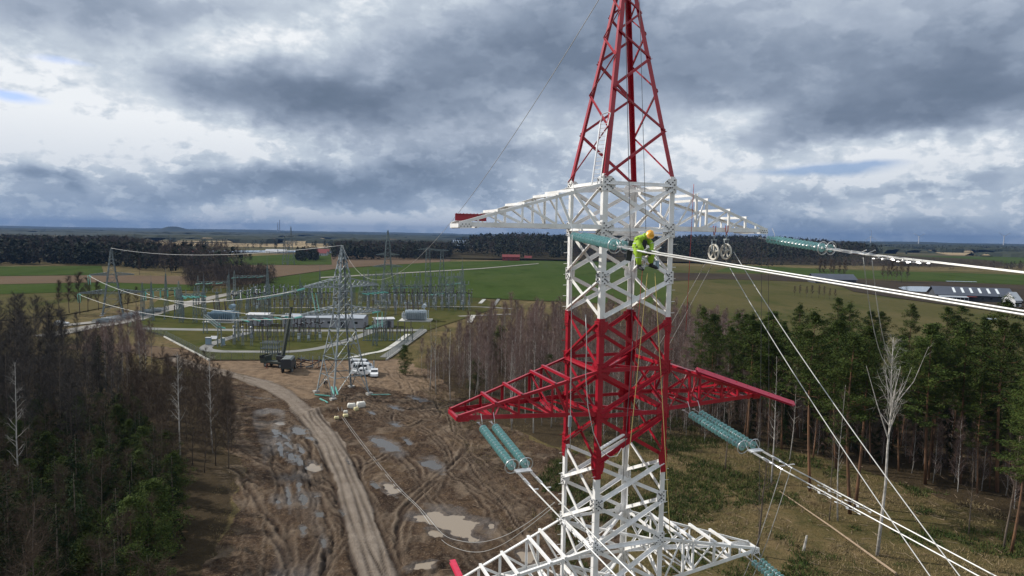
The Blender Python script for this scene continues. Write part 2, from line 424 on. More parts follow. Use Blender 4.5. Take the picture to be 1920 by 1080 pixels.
rut_sets = [
    (smoothpoly(P2([(430, 760), (450, 830), (520, 870), (600, 900), (650, 960)])), 1.4, .9, .14, .1), (smoothpoly(P2([(880, 830), (820, 900), (760, 960), (740, 1060)])), 1.8, 1.0, .15, .1), (smoothpoly(P2([(780, 700), (850, 780), (870, 880), (980, 960)])), 2.4, 1.1, .16, .1),
    (smoothpoly(P2([(520, 720), (600, 735), (700, 760), (790, 800), (840, 870)])), 1.6, .9, .15, .15), (smoothpoly(P2([(430, 880), (500, 1000), (520, 1085)])), 2.0, .9, .18, .2), (smoothpoly(P2([(600, 1085), (640, 980), (600, 860), (540, 790)])), 1.8, .9, .16, .2),  # polyline (photo-measured, put on the ground), half width, groove spacing, depth, wetness
    (smoothpoly(P2([(500, 770), (515, 810), (530, 860), (548, 920), (560, 1000), (560, 1085)])), 2.6, 1.15, .26, .9),
    (smoothpoly(P2([(560, 800), (590, 870), (615, 940), (630, 1020), (640, 1085)])), 2.0, 1.0, .12, .25),
    (smoothpoly(P2([(470, 900), (480, 960), (478, 1030), (470, 1085)])), 1.2, 1.1, .20, .2),
    (smoothpoly(P2([(455, 735), (470, 752), (520, 748), (560, 745)])), 1.8, .8, .18, .25),
    (smoothpoly(P2([(740, 690), (800, 760), (860, 830), (905, 900), (960, 970), (1030, 1050)])), 3.0, 1.3, .16, .1),
    (smoothpoly(P2([(690, 740), (725, 790), (765, 800), (800, 790)])), 2.2, .9, .20, .3),
    (smoothpoly(P2([(700, 830), (760, 860), (810, 920), (860, 985), (900, 1050)])), 2.0, 1.2, .16, .2),
    (smoothpoly(P2([(655, 860), (690, 930), (725, 1000), (760, 1085)])), 2.0, 1.0, .15, .15),
    (smoothpoly(P2([(720, 760), (790, 770), (850, 760)])), 2.4, .9, .18, .2),
    (smoothpoly(P2([(450, 690), (560, 690), (660, 705), (720, 740)])), 2.6, 1.4, .07, .05),
    (smoothpoly(P2([(640, 900), (690, 870), (720, 850)])), 1.6, .8, .14, .1),
]
wood_polys = [P2(q_) for q_ in ([(795, 730), (800, 690), (900, 650), (1200, 640), (1420, 650), (1420, 800), (1350, 832), (1060, 838), (960, 806), (870, 770)], [(1300, 800), (1440, 838), (1660, 892), (1990, 1010), (2400, 1000), (2200, 700), (1420, 716), (1300, 735)], [(-700, 1600), (270, 1600), (400, 1080), (415, 960), (440, 900), (440, 800), (395, 708), (300, 700), (120, 668), (-100, 660), (-500, 700)])]
clearing = P2([(250, 640), (440, 672), (760, 672), (835, 720), (905, 782), (1000, 824), (1110, 850), (1150, 1090), (1000, 1300), (330, 1300), (395, 1090), (430, 900), (425, 780), (370, 705)])
def inpoly(X, Y, poly):
    r_ = np.zeros(X.shape, bool); n = len(poly)
    for i in range(n):
        (x1, y1), (x2, y2) = poly[i], poly[(i + 1) % n]
        if y1 == y2: continue
        c = ((y1 > Y) != (y2 > Y)) & (X < (x2 - x1) * (Y - y1) / (y2 - y1) + x1); r_ ^= c
    return r_
near = (np.abs(GX) < 110) & (GY > 30) & (GY < 260)
wig = (fbm(GX, GY, 9, 3) - .5) * 7
mud = np.where(near & inpoly(GX + wig, GY + wig * .6, clearing), 1.0, 0.0)
Z = np.where(near, (fbm(GX, GY, 22, 5) - .5) * .7 + (fbm(GX, GY, 3.2, 9) - .5) * .22, 0.0)
edge = np.clip(np.minimum(np.minimum(110 - np.abs(GX), GY - 30), 260 - GY) / 25, 0, 1)
flat = np.clip((155 - GY) / 14, 0, 1); Z *= edge * (0.15 + .85 * flat)
lat, al = polydist(GX, GY, main_track); lat_w = lat + (fbm(GX, GY, 6, 11) - .5) * 1.3
halfw = 2.15 + .9 * (vnoise(al, al * 0, 9, 4) - .5)
track = np.clip((halfw - np.abs(lat_w)) / .5, 0, 1) * near
groove = lambda x, c, w: np.exp(-((x - c) / w) ** 2)
rut = 0.0
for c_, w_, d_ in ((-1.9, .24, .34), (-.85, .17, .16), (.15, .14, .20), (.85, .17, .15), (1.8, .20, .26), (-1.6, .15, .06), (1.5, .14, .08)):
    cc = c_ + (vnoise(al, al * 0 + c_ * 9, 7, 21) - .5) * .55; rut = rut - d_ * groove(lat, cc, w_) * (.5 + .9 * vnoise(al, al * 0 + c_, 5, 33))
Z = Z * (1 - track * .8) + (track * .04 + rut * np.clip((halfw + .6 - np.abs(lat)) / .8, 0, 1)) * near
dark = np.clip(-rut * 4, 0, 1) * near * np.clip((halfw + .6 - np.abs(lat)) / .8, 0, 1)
wet = np.zeros(Z.shape); ridge = np.zeros(Z.shape)
for i, (pl, hw, sp, dep, wt) in enumerate(rut_sets):
    l2, a2 = polydist(GX, GY, pl); l2 = l2 + (fbm(GX, GY, 5, 40 + i) - .5) * 1.6
    msk = np.clip((hw + .6 - np.abs(l2)) / .9, 0, 1) * near * (1 - track)
    rg_ = np.random.default_rng(500 + i); kk = max(3, int(2 * hw / sp) + 2); gr_ = np.zeros(Z.shape); bank = np.zeros(Z.shape)
    for j in range(kk):
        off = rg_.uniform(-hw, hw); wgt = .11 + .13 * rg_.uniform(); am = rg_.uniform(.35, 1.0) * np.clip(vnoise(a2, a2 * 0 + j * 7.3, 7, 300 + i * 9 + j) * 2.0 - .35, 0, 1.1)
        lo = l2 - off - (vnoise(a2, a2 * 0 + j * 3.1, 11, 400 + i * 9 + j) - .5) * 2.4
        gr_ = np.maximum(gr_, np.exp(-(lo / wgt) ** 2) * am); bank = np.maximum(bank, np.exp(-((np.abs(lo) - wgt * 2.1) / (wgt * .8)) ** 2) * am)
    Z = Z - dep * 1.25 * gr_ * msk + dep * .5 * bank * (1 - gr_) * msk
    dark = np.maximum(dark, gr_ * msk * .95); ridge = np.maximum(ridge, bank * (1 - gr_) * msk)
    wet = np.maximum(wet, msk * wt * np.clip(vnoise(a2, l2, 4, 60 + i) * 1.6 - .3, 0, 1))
# churned lumps in the mud
ch = mud * (1 - track) * flat
Z += ch * ((np.abs(fbm(GX, GY, 1.4, 71) - .5) - .12) * .75 + (vnoise(GX, GY, .5, 72) - .5) * .22 * vnoise(GX, GY, 6, 73) + (vnoise(GX, GY, .95, 74) - .5) * .18)
# puddle hollows: (px,py, radius long, radius short, angle)
puddle_lines = [(516, 798, 520, 824, .55), (522, 830, 537, 863, .5), (528, 809, 540, 823, .4), (541, 830, 552, 844, .4), (534, 828, 547, 846, .4), (539, 848, 549, 876, .42), (548, 854, 550, 870, .45),
    (557, 852, 563, 878, .4), (560, 838, 571, 854, .4), (556, 802, 567, 813, 1.0), (521, 791, 526, 798, .8), (581, 866, 591, 878, .8), (575, 821, 586, 828, .5), (540, 915, 544, 955, .32), (560, 902, 562, 937, .32), (570, 925, 571, 948, .5),
    (567, 990, 570, 1003, .4), (593, 923, 597, 928, .55), (725, 908, 742, 925, .9), (816, 965, 888, 998, 2.7), (805, 998, 820, 1005, .8), (777, 1065, 810, 1060, .8), (712, 822, 740, 845, 1.5), (733, 789, 752, 796, .9), (800, 857, 817, 883, 1.3), (733, 760, 752, 768, .8), (776, 744, 800, 752, .9),
    (470, 742, 500, 746, .4), (700, 905, 706, 915, .4), (650, 860, 656, 870, .35), (980, 1030, 1000, 1050, 1.0), (606, 1010, 610, 1030, .4), (640, 955, 646, 962, .3), (760, 820, 772, 832, .5), (690, 770, 700, 776, .5), (598, 960, 600, 970, .35), (520, 930, 522, 950, .28)]
puddles = []
for (x0, y0, x1, y1, hw_) in puddle_lines:
    A_, B_ = at(x0, y0), at(x1, y1); m_ = (A_ + B_) / 2; d_ = B_ - A_; puddles.append((m_, d_.length / 2 + hw_ * .5, hw_, math.atan2(d_.y, d_.x)))
pud_w = []
for i, (c0, ra, rb, an) in enumerate(puddles):
    X_, Y_ = GX - c0.x, GY - c0.y
    u_ = (X_ * math.cos(an) + Y_ * math.sin(an)) / ra; v_ = (-X_ * math.sin(an) + Y_ * math.cos(an)) / rb
    d_ = np.sqrt(u_ ** 2 + v_ ** 2) + (fbm(GX, GY, 1.7 if rb > 1.2 else .9, 80 + i) - .5) * (1.7 if rb > 1.2 else 1.9)
    dd0 = np.sqrt(u_ ** 2 + v_ ** 2); lvl = float(Z[np.unravel_index(np.argmin(X_ ** 2 + Y_ ** 2), Z.shape)]); bl = np.clip((1.75 - dd0) / .35, 0, 1) * near
    prof_ = np.clip((d_ - .85) * .45, -.12, .16) + (fbm(GX, GY, .9, 90) - .5) * .13; Z = Z * (1 - bl) + (lvl + prof_) * bl; puddle_lvl = lvl
    wet = np.maximum(wet, np.clip((1.6 - d_) / .6, 0, 1) * near * .85); pud_w.append((c0, ra, rb, an, lvl))
# spoil heaps beside the far pylon foot and the mound strip in front of the substation
for (px, py, rr, hh) in [(612, 772, 2.6, .7), (640, 780, 2.0, .5), (590, 775, 1.8, .5), (675, 750, 2.5, .4), (545, 700, 2.5, .3)]:
    c0 = at(px, py); Z += hh * np.exp(-((GX - c0.x) ** 2 + (GY - c0.y) ** 2) / rr ** 2) * (.6 + .8 * vnoise(GX, GY, .8, 91)) * near
ZG = Z
nv = len(xs)
idx = np.arange(GX.size).reshape(GX.shape)
Fq = np.stack([idx[:-1, :-1], idx[:-1, 1:], idx[1:, 1:], idx[1:, :-1]], -1).reshape(-1, 4)
MT['ground'] = gm = bpy.data.materials.new('ground'); gm.use_nodes = True
ground = structure(mesh_np('ground', np.stack([GX, GY, Z], -1).reshape(-1, 3), Fq, 'ground', smooth=True))
litter = np.zeros(GX.shape)
for wp_ in wood_polys: litter = np.maximum(litter, np.where((np.abs(GX) < 260) & (GY > 0) & (GY < 300) & inpoly(GX + wig * .6, GY + wig * .4, wp_), 1.0, 0.0))
sand = np.where(near & inpoly(GX + wig * .5, GY + wig * .8, P2([(280, 652), (440, 673), (760, 673), (835, 716), (770, 736), (650, 722), (575, 750), (505, 735), (430, 702)])), 1.0, 0.0)
for nm, arr in (('sand', sand), ('litter', litter), ('mud', mud), ('track', track), ('wet', wet), ('dark', dark), ('ridge', ridge)):
    a_ = ground.data.attributes.new(nm, 'FLOAT', 'POINT'); a_.data.foreach_set('value', arr.astype(np.float32).ravel())
def zat(x, y):
    i = int(np.clip(np.searchsorted(xs, x) - 1, 0, len(xs) - 2)); j = int(np.clip(np.searchsorted(ys, y) - 1, 0, len(ys) - 2))
    u = (x - xs[i]) / (xs[i + 1] - xs[i]); v = (y - ys[j]) / (ys[j + 1] - ys[j])
    return float((ZG[j, i] * (1 - u) + ZG[j, i + 1] * u) * (1 - v) + (ZG[j + 1, i] * (1 - u) + ZG[j + 1, i + 1] * u) * v)
def onground(px, py, lift=0.0):
    p = at(px, py); return Vector((p.x, p.y, zat(p.x, p.y) + lift))
# material
g = G(gm.node_tree); bs = gm.node_tree.nodes['Principled BSDF']
geo_ = gm.node_tree.nodes.new('ShaderNodeNewGeometry'); P = geo_.outputs['Position']
def attr(n):
    a = gm.node_tree.nodes.new('ShaderNodeAttribute'); a.attribute_name = n; return a.outputs['Fac']
na, nb, nc, nd = g.noise(P, .09, 5, .6), g.noise(P, .55, 6, .65), g.noise(P, 2.6, 5, .7), g.noise(P, .018, 3, .5)
grass = g.ramp(na, [(.30, (.062, .056, .022)), (.48, (.125, .096, .042)), (.62, (.180, .130, .066)), (.75, (.120, .082, .045))])
grass = g.mix(g.mrange(nb, .42, .68, 0, .7), grass, (.045, .052, .018))
grass = g.mix(g.mrange(nc, .52, .75, 0, .7), grass, (.20, .155, .09))
mudc = g.ramp(g.math('ADD', g.math('MULTIPLY', na, .5), g.math('MULTIPLY', nb, .5)), [(.34, (.026, .017, .012)), (.46, (.056, .036, .024)), (.56, (.115, .076, .048)), (.68, (.110, .074, .036))])
mudc = g.mix(g.mrange(nc, .42, .66, 0, .8), mudc, (.034, .024, .018))
mudc = g.mix(g.mrange(g.noise(P, 4.5, 4, .7), .54, .72, 0, .75), mudc, (.26, .20, .145))
mudc = g.mix(g.mrange(g.noise(P, .22, 4, .6), .53, .68, 0, .6), mudc, (.24, .185, .135))
tr_c = g.mix(g.mrange(nb, .35, .7), (.215, .175, .140), (.300, .255, .212))
tr_c = g.mix(g.mrange(nc, .5, .75, 0, .5), tr_c, (.125, .095, .075))
grass = g.mix(g.math('MULTIPLY', attr('litter'), .85), grass, g.mix(g.mrange(nb, .4, .65), (.034, .025, .017), (.062, .044, .028)))
mk = g.mrange(g.math('ADD', attr('mud'), g.math('MULTIPLY', g.math('SUBTRACT', nb, .5), .9)), .35, .65)
mudc = g.mix(g.math('MULTIPLY', attr('sand'), g.mrange(nb, .35, .6, .35, .95)), mudc, g.mix(nc, (.20, .135, .085), (.30, .22, .15)))
c = g.mix(mk, grass, mudc)
c = g.mix(g.math('MULTIPLY', attr('ridge'), .7), c, (.27, .21, .155))
c = g.mix(g.mrange(g.math('ADD', attr('track'), g.math('MULTIPLY', g.math('SUBTRACT', nb, .5), .5)), .35, .8), c, tr_c)
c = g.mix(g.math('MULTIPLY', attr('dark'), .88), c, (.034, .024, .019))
c = g.mix(g.math('MULTIPLY', attr('wet'), .45), c, (.035, .028, .025))
gm.node_tree.links.new(c, bs.inputs['Base Color'])
gm.node_tree.links.new(g.mrange(attr('wet'), .3, 1.0, .92, .30), bs.inputs['Roughness'])
gm.node_tree.links.new(g.mrange(attr('wet'), .3, 1.0, .04, .5), bs.inputs['Specular IOR Level'])
bn = gm.node_tree.nodes.new('ShaderNodeBump'); bn.inputs['Strength'].default_value = .9; bn.inputs['Distance'].default_value = .45
gm.node_tree.links.new(g.math('ADD', nc, g.math('MULTIPLY', g.noise(P, 7, 4, .7), .4)), bn.inputs['Height']); gm.node_tree.links.new(bn.outputs[0], bs.inputs['Normal'])
# puddle water
for i, (c0, ra, rb, an, lvl) in enumerate(pud_w):
    k = 20; pts = [(math.cos(2 * math.pi * j / k) * ra * 1.35, math.sin(2 * math.pi * j / k) * rb * 1.35) for j in range(k)]
    me = bpy.data.meshes.new('puddle'); me.from_pydata([(x, y, 0) for x, y in pts], [], [tuple(range(k))])
    me.materials.append(MT['muddy_water' if i in (10, 11, 18, 19, 20, 21, 30) else 'water'])
    o = bpy.data.objects.new('puddle', me); COL.objects.link(o); o.location = (c0.x, c0.y, lvl - .012); o.rotation_euler = (0, 0, an); structure(o)

# ------------------------------------------------------------------ fields, roads, water: thin sheets over the ground
def sheet(name, pix, z, mat, n=None, world_pts=None):
    pts = world_pts or [at(x, y) for x, y in pix]
    me = bpy.data.meshes.new(name); me.from_pydata([(p[0], p[1], z) for p in pts], [], [tuple(range(len(pts)))])
    me.materials.append(MT[mat]); o = bpy.data.objects.new(name, me); COL.objects.link(o); return structure(o)
def fmat(name, c1, c2, sc=.012, c3=None, stripe=0):
    m = bpy.data.materials.new(name); m.use_nodes = True; g = G(m.node_tree); b = m.node_tree.nodes['Principled BSDF']
    b.inputs['Roughness'].default_value = .95; b.inputs['Specular IOR Level'].default_value = 0.0
    ge = m.node_tree.nodes.new('ShaderNodeNewGeometry'); P = ge.outputs['Position']
    P2_ = g.vm('MULTIPLY', P, (1, .45, 1))
    c = g.mix(g.mrange(g.noise(P2_, sc, 6, .62), .36, .64), (*c1, 1), (*c2, 1))
    if c3: c = g.mix(g.mrange(g.noise(P2_, sc * 3.1, 5, .6), .52, .66, 0, .8), c, (*c3, 1))
    c = g.mix(g.mrange(g.noise(P, .35, 4, .6), .4, .7, 0, .35), c, tuple(x * .6 for x in c1))
    m.node_tree.links.new(c, b.inputs['Base Color']); MT[name] = m
fmat('field_green', (.040, .064, .017), (.058, .076, .026), .016, (.032, .050, .014))
fmat('field_olive', (.064, .064, .026), (.100, .084, .042), .014, (.046, .056, .020))
fmat('field_brown', (.135, .098, .068), (.110, .080, .056))
fmat('field_dark', (.040, .034, .028), (.060, .048, .036), .02)
fmat('field_beige', (.32, .25, .155), (.25, .195, .12), .003, (.12, .10, .065))
fmat('field_mixed', (.085, .080, .045), (.055, .056, .034), .003, (.17, .13, .085))
fmat('yard_grass', (.058, .066, .022), (.085, .074, .032), .05, (.042, .054, .018))
fmat('far_land', (.024, .030, .026), (.040, .040, .030), .0012, (.12, .095, .062))
sheet('far_plain', [(-900, 455), (100, 466), (960, 484), (2700, 512), (2700, 478), (960, 446), (-900, 414)], .35, 'field_mixed')
sheet('distant_land', None, 2.2, 'far_land', world_pts=[(-15500, 3300), (15500, 3300), (15500, 15800), (-15500, 15800)])
sheet('field', [(-700, 505), (190, 499), (195, 516), (-700, 526)], .30, 'field_green')
sheet('field', [(-700, 527), (195, 516.5), (420, 520), (520, 531), (400, 536), (190, 530), (-700, 548)], .30, 'field_brown')
sheet('field', [(-700, 548.5), (190, 530.5), (400, 536), (395, 545), (190, 547), (-700, 574)], .30, 'field_green')
sheet('field', [(-700, 575), (190, 547.5), (350, 548), (120, 592), (-700, 660)], .30, 'field_olive')
sheet('field', [(505, 523), (640, 504), (830, 491), (1100, 488), (1260, 500), (1260, 575), (900, 560), (640, 549), (420, 566)], .30, 'field_green')
sheet('field', [(340, 500), (620, 478), (845, 478), (845, 490.5), (640, 503), (505, 522), (400, 512)], .34, 'field_brown')
sheet('field', [(360, 486), (620, 474), (622, 497), (420, 498)], .50, 'field_green')
sheet('field', [(-300, 448), (330, 452), (800, 454), (925, 459), (700, 466), (300, 462), (-300, 456)], .8, 'field_beige')
sheet('field', [(300, 438), (700, 443), (900, 447), (700, 450), (200, 446)], 1.2, 'field_beige')
sheet('field', [(1100, 493), (1330, 500), (1700, 507), (2300, 520), (2600, 800), (1500, 700), (1230, 640), (1180, 575)], .26, 'field_olive')
sheet('field', [(1255, 528), (1350, 524), (1540, 530), (1640, 552), (1930, 580), (2100, 600), (2100, 560), (1700, 538), (1480, 516), (1250, 512)], .45, 'field_dark')
sheet('field', [(1540, 521), (1700, 529), (1760, 529), (2100, 545), (2100, 612), (1900, 590), (1700, 563), (1600, 548)], .52, 'field_dark')
sheet('field', [(1380, 497), (1560, 506), (2200, 524), (2200, 545), (1640, 524), (1450, 514), (1340, 510)], .42, 'field_green')
sheet('field', [(1560, 478), (2200, 486), (2200, 500), (1700, 492)], .6, 'field_green')
sheet('field', [(1720, 468), (2200, 478), (2200, 486), (1780, 479)], .75, 'field_beige')
sheet('field_path', [(600, 521), (900, 504), (1010, 494.5), (1010, 495.5), (900, 505.4), (600, 523)], .55, 'gravel')
sheet('lagoon', [(868, 441), (960, 445), (1200, 446), (1100, 452), (900, 466), (856, 462), (840, 452)], 1.6, 'lagoon')
sheet('river', [(370, 471), (560, 470), (700, 473), (860, 464), (862, 467), (700, 477), (560, 474), (370, 475)], 1.0, 'lagoon')
sheet('pond', [(1684, 541), (1692, 539.3), (1706, 538.6), (1728, 538.8), (1752, 539.8), (1768, 541.5), (1779, 544.5), (1778, 548), (1756, 549), (1730, 549.3), (1706, 547.8), (1690, 544)], .70, 'lagoon')
sheet('puddle_row', [(1772, 528), (1830, 529.3), (1832, 530.2), (1776, 529)], .62, 'lagoon')
sheet('puddle_row', [(1840, 598), (1870, 600), (1868, 602), (1845, 601)], .62, 'lagoon')
# substation yard with its roads
yard = [(238, 612), (300, 560), (480, 532), (700, 545), (905, 560), (940, 575), (800, 621), (722, 676), (392, 676), (310, 630)]
sheet('substation_yard', yard, .20, 'yard_grass')
def ribbon(name, pix, w, z, mat, wpts=None):
    pts = smoothpoly(wpts or P2(pix), 5); V = []; n = len(pts)
    for i, p in enumerate(pts):
        a = np.array(pts[max(i - 1, 0)]); b_ = np.array(pts[min(i + 1, n - 1)]); d = b_ - a; d /= np.hypot(*d); q = np.array([-d[1], d[0]]) * w / 2
        V += [(p[0] + q[0], p[1] + q[1], z), (p[0] - q[0], p[1] - q[1], z)]
    me = bpy.data.meshes.new(name); me.from_pydata(V, [], [(2 * i, 2 * i + 1, 2 * i + 3, 2 * i + 2) for i in range(n - 1)])
    me.materials.append(MT[mat]); o = bpy.data.objects.new(name, me); COL.objects.link(o); return structure(o)
ribbon('service_road', [(262, 617), (350, 619), (450, 620), (560, 621), (700, 621), (800, 620)], 4.5, .235, 'asphalt')
ribbon('service_road', [(700, 622), (650, 640), (600, 654), (540, 661), (480, 661), (410, 660), (386, 655), (400, 645), (440, 632), (470, 624)], 3.2, .245, 'asphalt')
ribbon('service_road', [(110, 612), (200, 602), (300, 585), (380, 568), (480, 556), (560, 552)], 5, .25, 'gravel')
ribbon('service_road', [(500, 578), (700, 577), (880, 576), (960, 580)], 3, .255, 'gravel')
ribbon('service_road', [(860, 594), (960, 590)], 3, .265, 'gravel')
ribbon('gravel_road', [(80, 632), (170, 614), (250, 600), (330, 575), (430, 552), (540, 536), (640, 526)], 7, .24, 'gravel')
ribbon('dirt_yard', [(120, 650), (250, 655), (330, 668)], 9, .16, 'field_brown')
# ------------------------------------------------------------------ the red and white pylon
S = 1.116
PC = Vector((3.578 * S, 23.3 * S, 0)); PTH = R(19.805)
E1 = Vector((math.cos(PTH), math.sin(PTH), 0)); E2 = Vector((-math.sin(PTH), math.cos(PTH), 0))
def L(u, g_, z): return Vector((u * S, g_ * S, z * S + CAM_H))          # pylon-local
def W(u, g_, z): return PC + E1 * (u * S) + E2 * (g_ * S) + Vector((0, 0, z * S + CAM_H))   # world
pyl = thing('lattice_pylon', 'tall red and white lattice pylon in the foreground with the lineman working on it', 'pylon', tuple(PC), PTH)
H = 1.2965
ZL = dict(A=1.665, B=.213, C=-1.322, D=-2.645, E=-4.279, F=-5.756, G=-7.371, H=-8.69, I=-10.142, J=-11.75, K=-13.6)
CN = {'N': (-1, -1), 'R': (1, -1), 'F': (1, 1), 'L': (-1, 1)}
def cor(k, z, h=H): return L(CN[k][0] * h, CN[k][1] * h, z)
def hz(z):  # half width below the arms: the body flares towards the ground
    return H if z > -13.6 else H + (-13.6 - z) * .115
GZ = (0.0 - CAM_H) / S
secs = [(1.95, -2.645, 'white_paint'), (-2.645, -7.45, 'red_paint'), (-7.45, GZ, 'white_paint')]
for k, (sx, sy) in CN.items():
    n1 = Vector((-sx, 0, 0)); n2 = Vector((0, -sy, 0))
    for i, (za, zb, mt) in enumerate(secs):
        b = MB(); pts = [za] + [z for z in (-13.6,) if zb < z < za] + [zb]
        for z0, z1 in zip(pts[:-1], pts[1:]):
            b.angle(cor(k, z0, hz(z0)), cor(k, z1, hz(z1)), n1, n2, .20, .022)
        # step bolts
        if k in 'LR' or i == 2:
            z = za - .3
            while z > max(zb, -12.5):
                p = cor(k, z, hz(z)); b.cyl(p + n1 * .02, p - n1 * .0 + Vector((sx * .15, 0, 0)), .010, n=5); z -= .42 / S
        b.build('leg', mt, pyl)
def brace(k0, z0, k1, z1, w, mt, off, name='diagonal_brace', h0=None, h1=None):
    """angle bar on the face between the two corners; flange in the face plane, second flange pointing in"""
    A = cor(k0, z0, h0 or hz(z0)); B = cor(k1, z1, h1 or hz(z1))
    a = Vector((*CN[k0], 0)); c_ = Vector((*CN[k1], 0)); out = (a + c_).normalized()
    d = (B - A).normalized(); A = A + d * .14 + out * off; B = B - d * .14 + out * off
    side = d.cross(out)
    if side.z < 0: side = -side
    b = MB(); b.angle(A - side * w / 2, B - side * w / 2, side, (-out if off <= 0 else out), w, .012, w * .8)
    return b.build(name, mt, pyl)
faces = [('N', 'R'), ('R', 'F'), ('F', 'L'), ('L', 'N')]
lv = list(ZL.items()); zz = [z for _, z in lv]
rest = [-16.4, -19.8, -24.0, GZ]
zz += rest
def colr(z): return 'red_paint' if -7.40 < z < -2.7 else 'white_paint'
for i in range(len(zz) - 1):
    za, zb = zz[i], zz[i + 1]; mt = colr((za + zb) / 2)
    for (p, q) in faces:
        w = .138 if i < 10 else .14
        brace(p, za - .05, q, zb + .05, w, mt, -.030)
        brace(q, za - .05, p, zb + .05, w, mt, .004)
for key in 'ABEFIJ':
    z = ZL[key]; mt = colr(z)
    for (p, q) in faces:
        brace(p, z, q, z, .13, mt, .006, 'horizontal_brace')
    for (p, q) in (('N', 'F'), ('L', 'R')):
        A = cor(p, z); B = cor(q, z); d = (B - A).normalized(); b = MB(); sd = Vector((-d.y, d.x, 0))
        zo = Vector((0, 0, -.05 if p == 'N' else -.12))
        b.angle(A + d * .2 + zo, B - d * .2 + zo, sd, (0, 0, -1), .10, .012, .09); b.build('plan_brace', mt, pyl)
# gusset plates with bolts, two per node (one on each face)
def gusset(k, z, ww, hh, mt, cut=.35):
    sx, sy = CN[k]
    for ax in (0, 1):
        inward = Vector((-sx, 0, 0)) if ax == 0 else Vector((0, -sy, 0))
        out = Vector((0, sy, 0)) if ax == 0 else Vector((sx, 0, 0))
        c = cor(k, z, hz(z)) + out * .016
        b = MB(); x0 = -.05; x1 = ww; h2 = hh / 2; cx = ww * cut
        prof = [(x0, -h2), (x1 - cx, -h2), (x1, -h2 * .45), (x1, h2 * .45), (x1 - cx, h2), (x0, h2)]
        n = len(prof); vs = [c + inward * a + Vector((0, 0, e)) for a, e in prof] + [c + inward * a + Vector((0, 0, e)) + out * .014 for a, e in prof]
        b.add(vs, [(i, (i + 1) % n, n + (i + 1) % n, n + i) for i in range(n)] + [tuple(range(n - 1, -1, -1)), tuple(range(n, 2 * n))])
        def bolt(a, e):
            p = c + inward * a + Vector((0, 0, e)); b.cyl(p + out * .012, p + out * .040, .026, n=6, mi=1)
        for q in range(6): bolt(.05 if q % 2 else .13, -h2 * .82 + q * hh * .82 / 5)
        for sg in (-1, 1):
            for q in range(3): bolt(ww * (.48 + .14 * q), sg * h2 * (.22 + .20 * q))
        b.build('gusset_plate', [mt, 'bolt_steel' if mt == 'white_paint' else 'red_paint'], pyl)
for key in 'ABCEFHI':
    z = ZL[key]; big = key in 'ABEFI'
    for k in 'NRFL': gusset(k, z - (.0 if key != 'A' else .02), .46 if big else .34, .52 if big else .46, colr(z))
# splices: bolted cover angles at the colour changes
for (zc, hh) in ((-2.90, .62), (-7.42, .95)):
    for k, (sx, sy) in CN.items():
        n1 = Vector((-sx, 0, 0)); n2 = Vector((0, -sy, 0)); b = MB(); o = Vector((sx, sy, 0)) * .02
        b.angle(cor(k, zc + hh / 2 / S) + o, cor(k, zc - hh / 2 / S) + o, n1, n2, .225, .016)
        for nn, pp in ((n1, n2), (n2, n1)):
            for q in range(7):
                for e in (.06, .16):
                    p = cor(k, zc + hh / 2 / S) + o + nn * e - Vector((0, 0, hh * (q + .5) / 7)); b.cyl(p, p - pp * .045, .017, n=6)
        for nn, pp in ((n1, n2), (n2, n1)):   # wide splice plate at the node
            c = cor(k, zc) + o - pp * .004
            prof = [(.0, -hh * .36), (.27, -hh * .28), (.34, 0), (.34, hh * .34), (.0, hh * .34)]; n = 5
            vs = [c + nn * a + Vector((0, 0, e)) for a, e in prof] + [c + nn * a + Vector((0, 0, e)) - pp * .016 for a, e in prof]
            b.add(vs, [(i, (i + 1) % n, n + (i + 1) % n, n + i) for i in range(n)] + [(4, 3, 2, 1, 0), (5, 6, 7, 8, 9)])
        b.build('splice_plate', 'red_paint', pyl)
# peak
ZA0, ZA1, HP1 = 1.80, 9.2, .055
hp = lambda z: H - (H - HP1) * (z - ZA0) / (ZA1 - ZA0)
for k, (sx, sy) in CN.items():
    b = MB(); b.angle(cor(k, ZA0, hp(ZA0)), cor(k, ZA1, hp(ZA1)), (-sx, 0, 0), (0, -sy, 0), .165, .02); b.build('peak_leg', 'red_paint', pyl)
zn = [ZA0 + .05, 3.45, 4.75, 5.80, 6.62, 7.28, 7.82, 8.26, 8.62]
def pb(k0, z0, k1, z1, off, w):
    A = cor(k0, z0, hp(z0)); B = cor(k1, z1, hp(z1)); out = (Vector((*CN[k0], 0)) + Vector((*CN[k1], 0))).normalized()
    d = (B - A).normalized(); side = d.cross(out)
    if side.z < 0: side = -side
    A = A + out * off; B = B + out * off; b = MB(); b.angle(A - side * w / 2, B - side * w / 2, side, out, w, .010, w * .8); b.build('peak_brace', 'red_paint', pyl)
for i in range(len(zn) - 1):
    w = .095 if i < 4 else .075
    o = .004 if i % 2 else .03
    for (p, q) in (('N', 'R'), ('F', 'L')):
        pb(p, zn[i], q, zn[i + 1], o, w) if i % 2 == 0 else pb(q, zn[i], p, zn[i + 1], o, w)
    for (p, q) in (('L', 'N'), ('R', 'F')):
        pb(p, zn[i], q, zn[i + 1], o, w * .7) if i % 2 == 0 else pb(q, zn[i], p, zn[i + 1], o, w * .7)
b = MB(); b.box(L(0, 0, ZA1 + .03), (.28, .28, .05)); b.cyl(L(0, 0, ZA1), L(0, 0, ZA1 + .25), .03); b.build('peak_cap', 'red_paint', pyl)
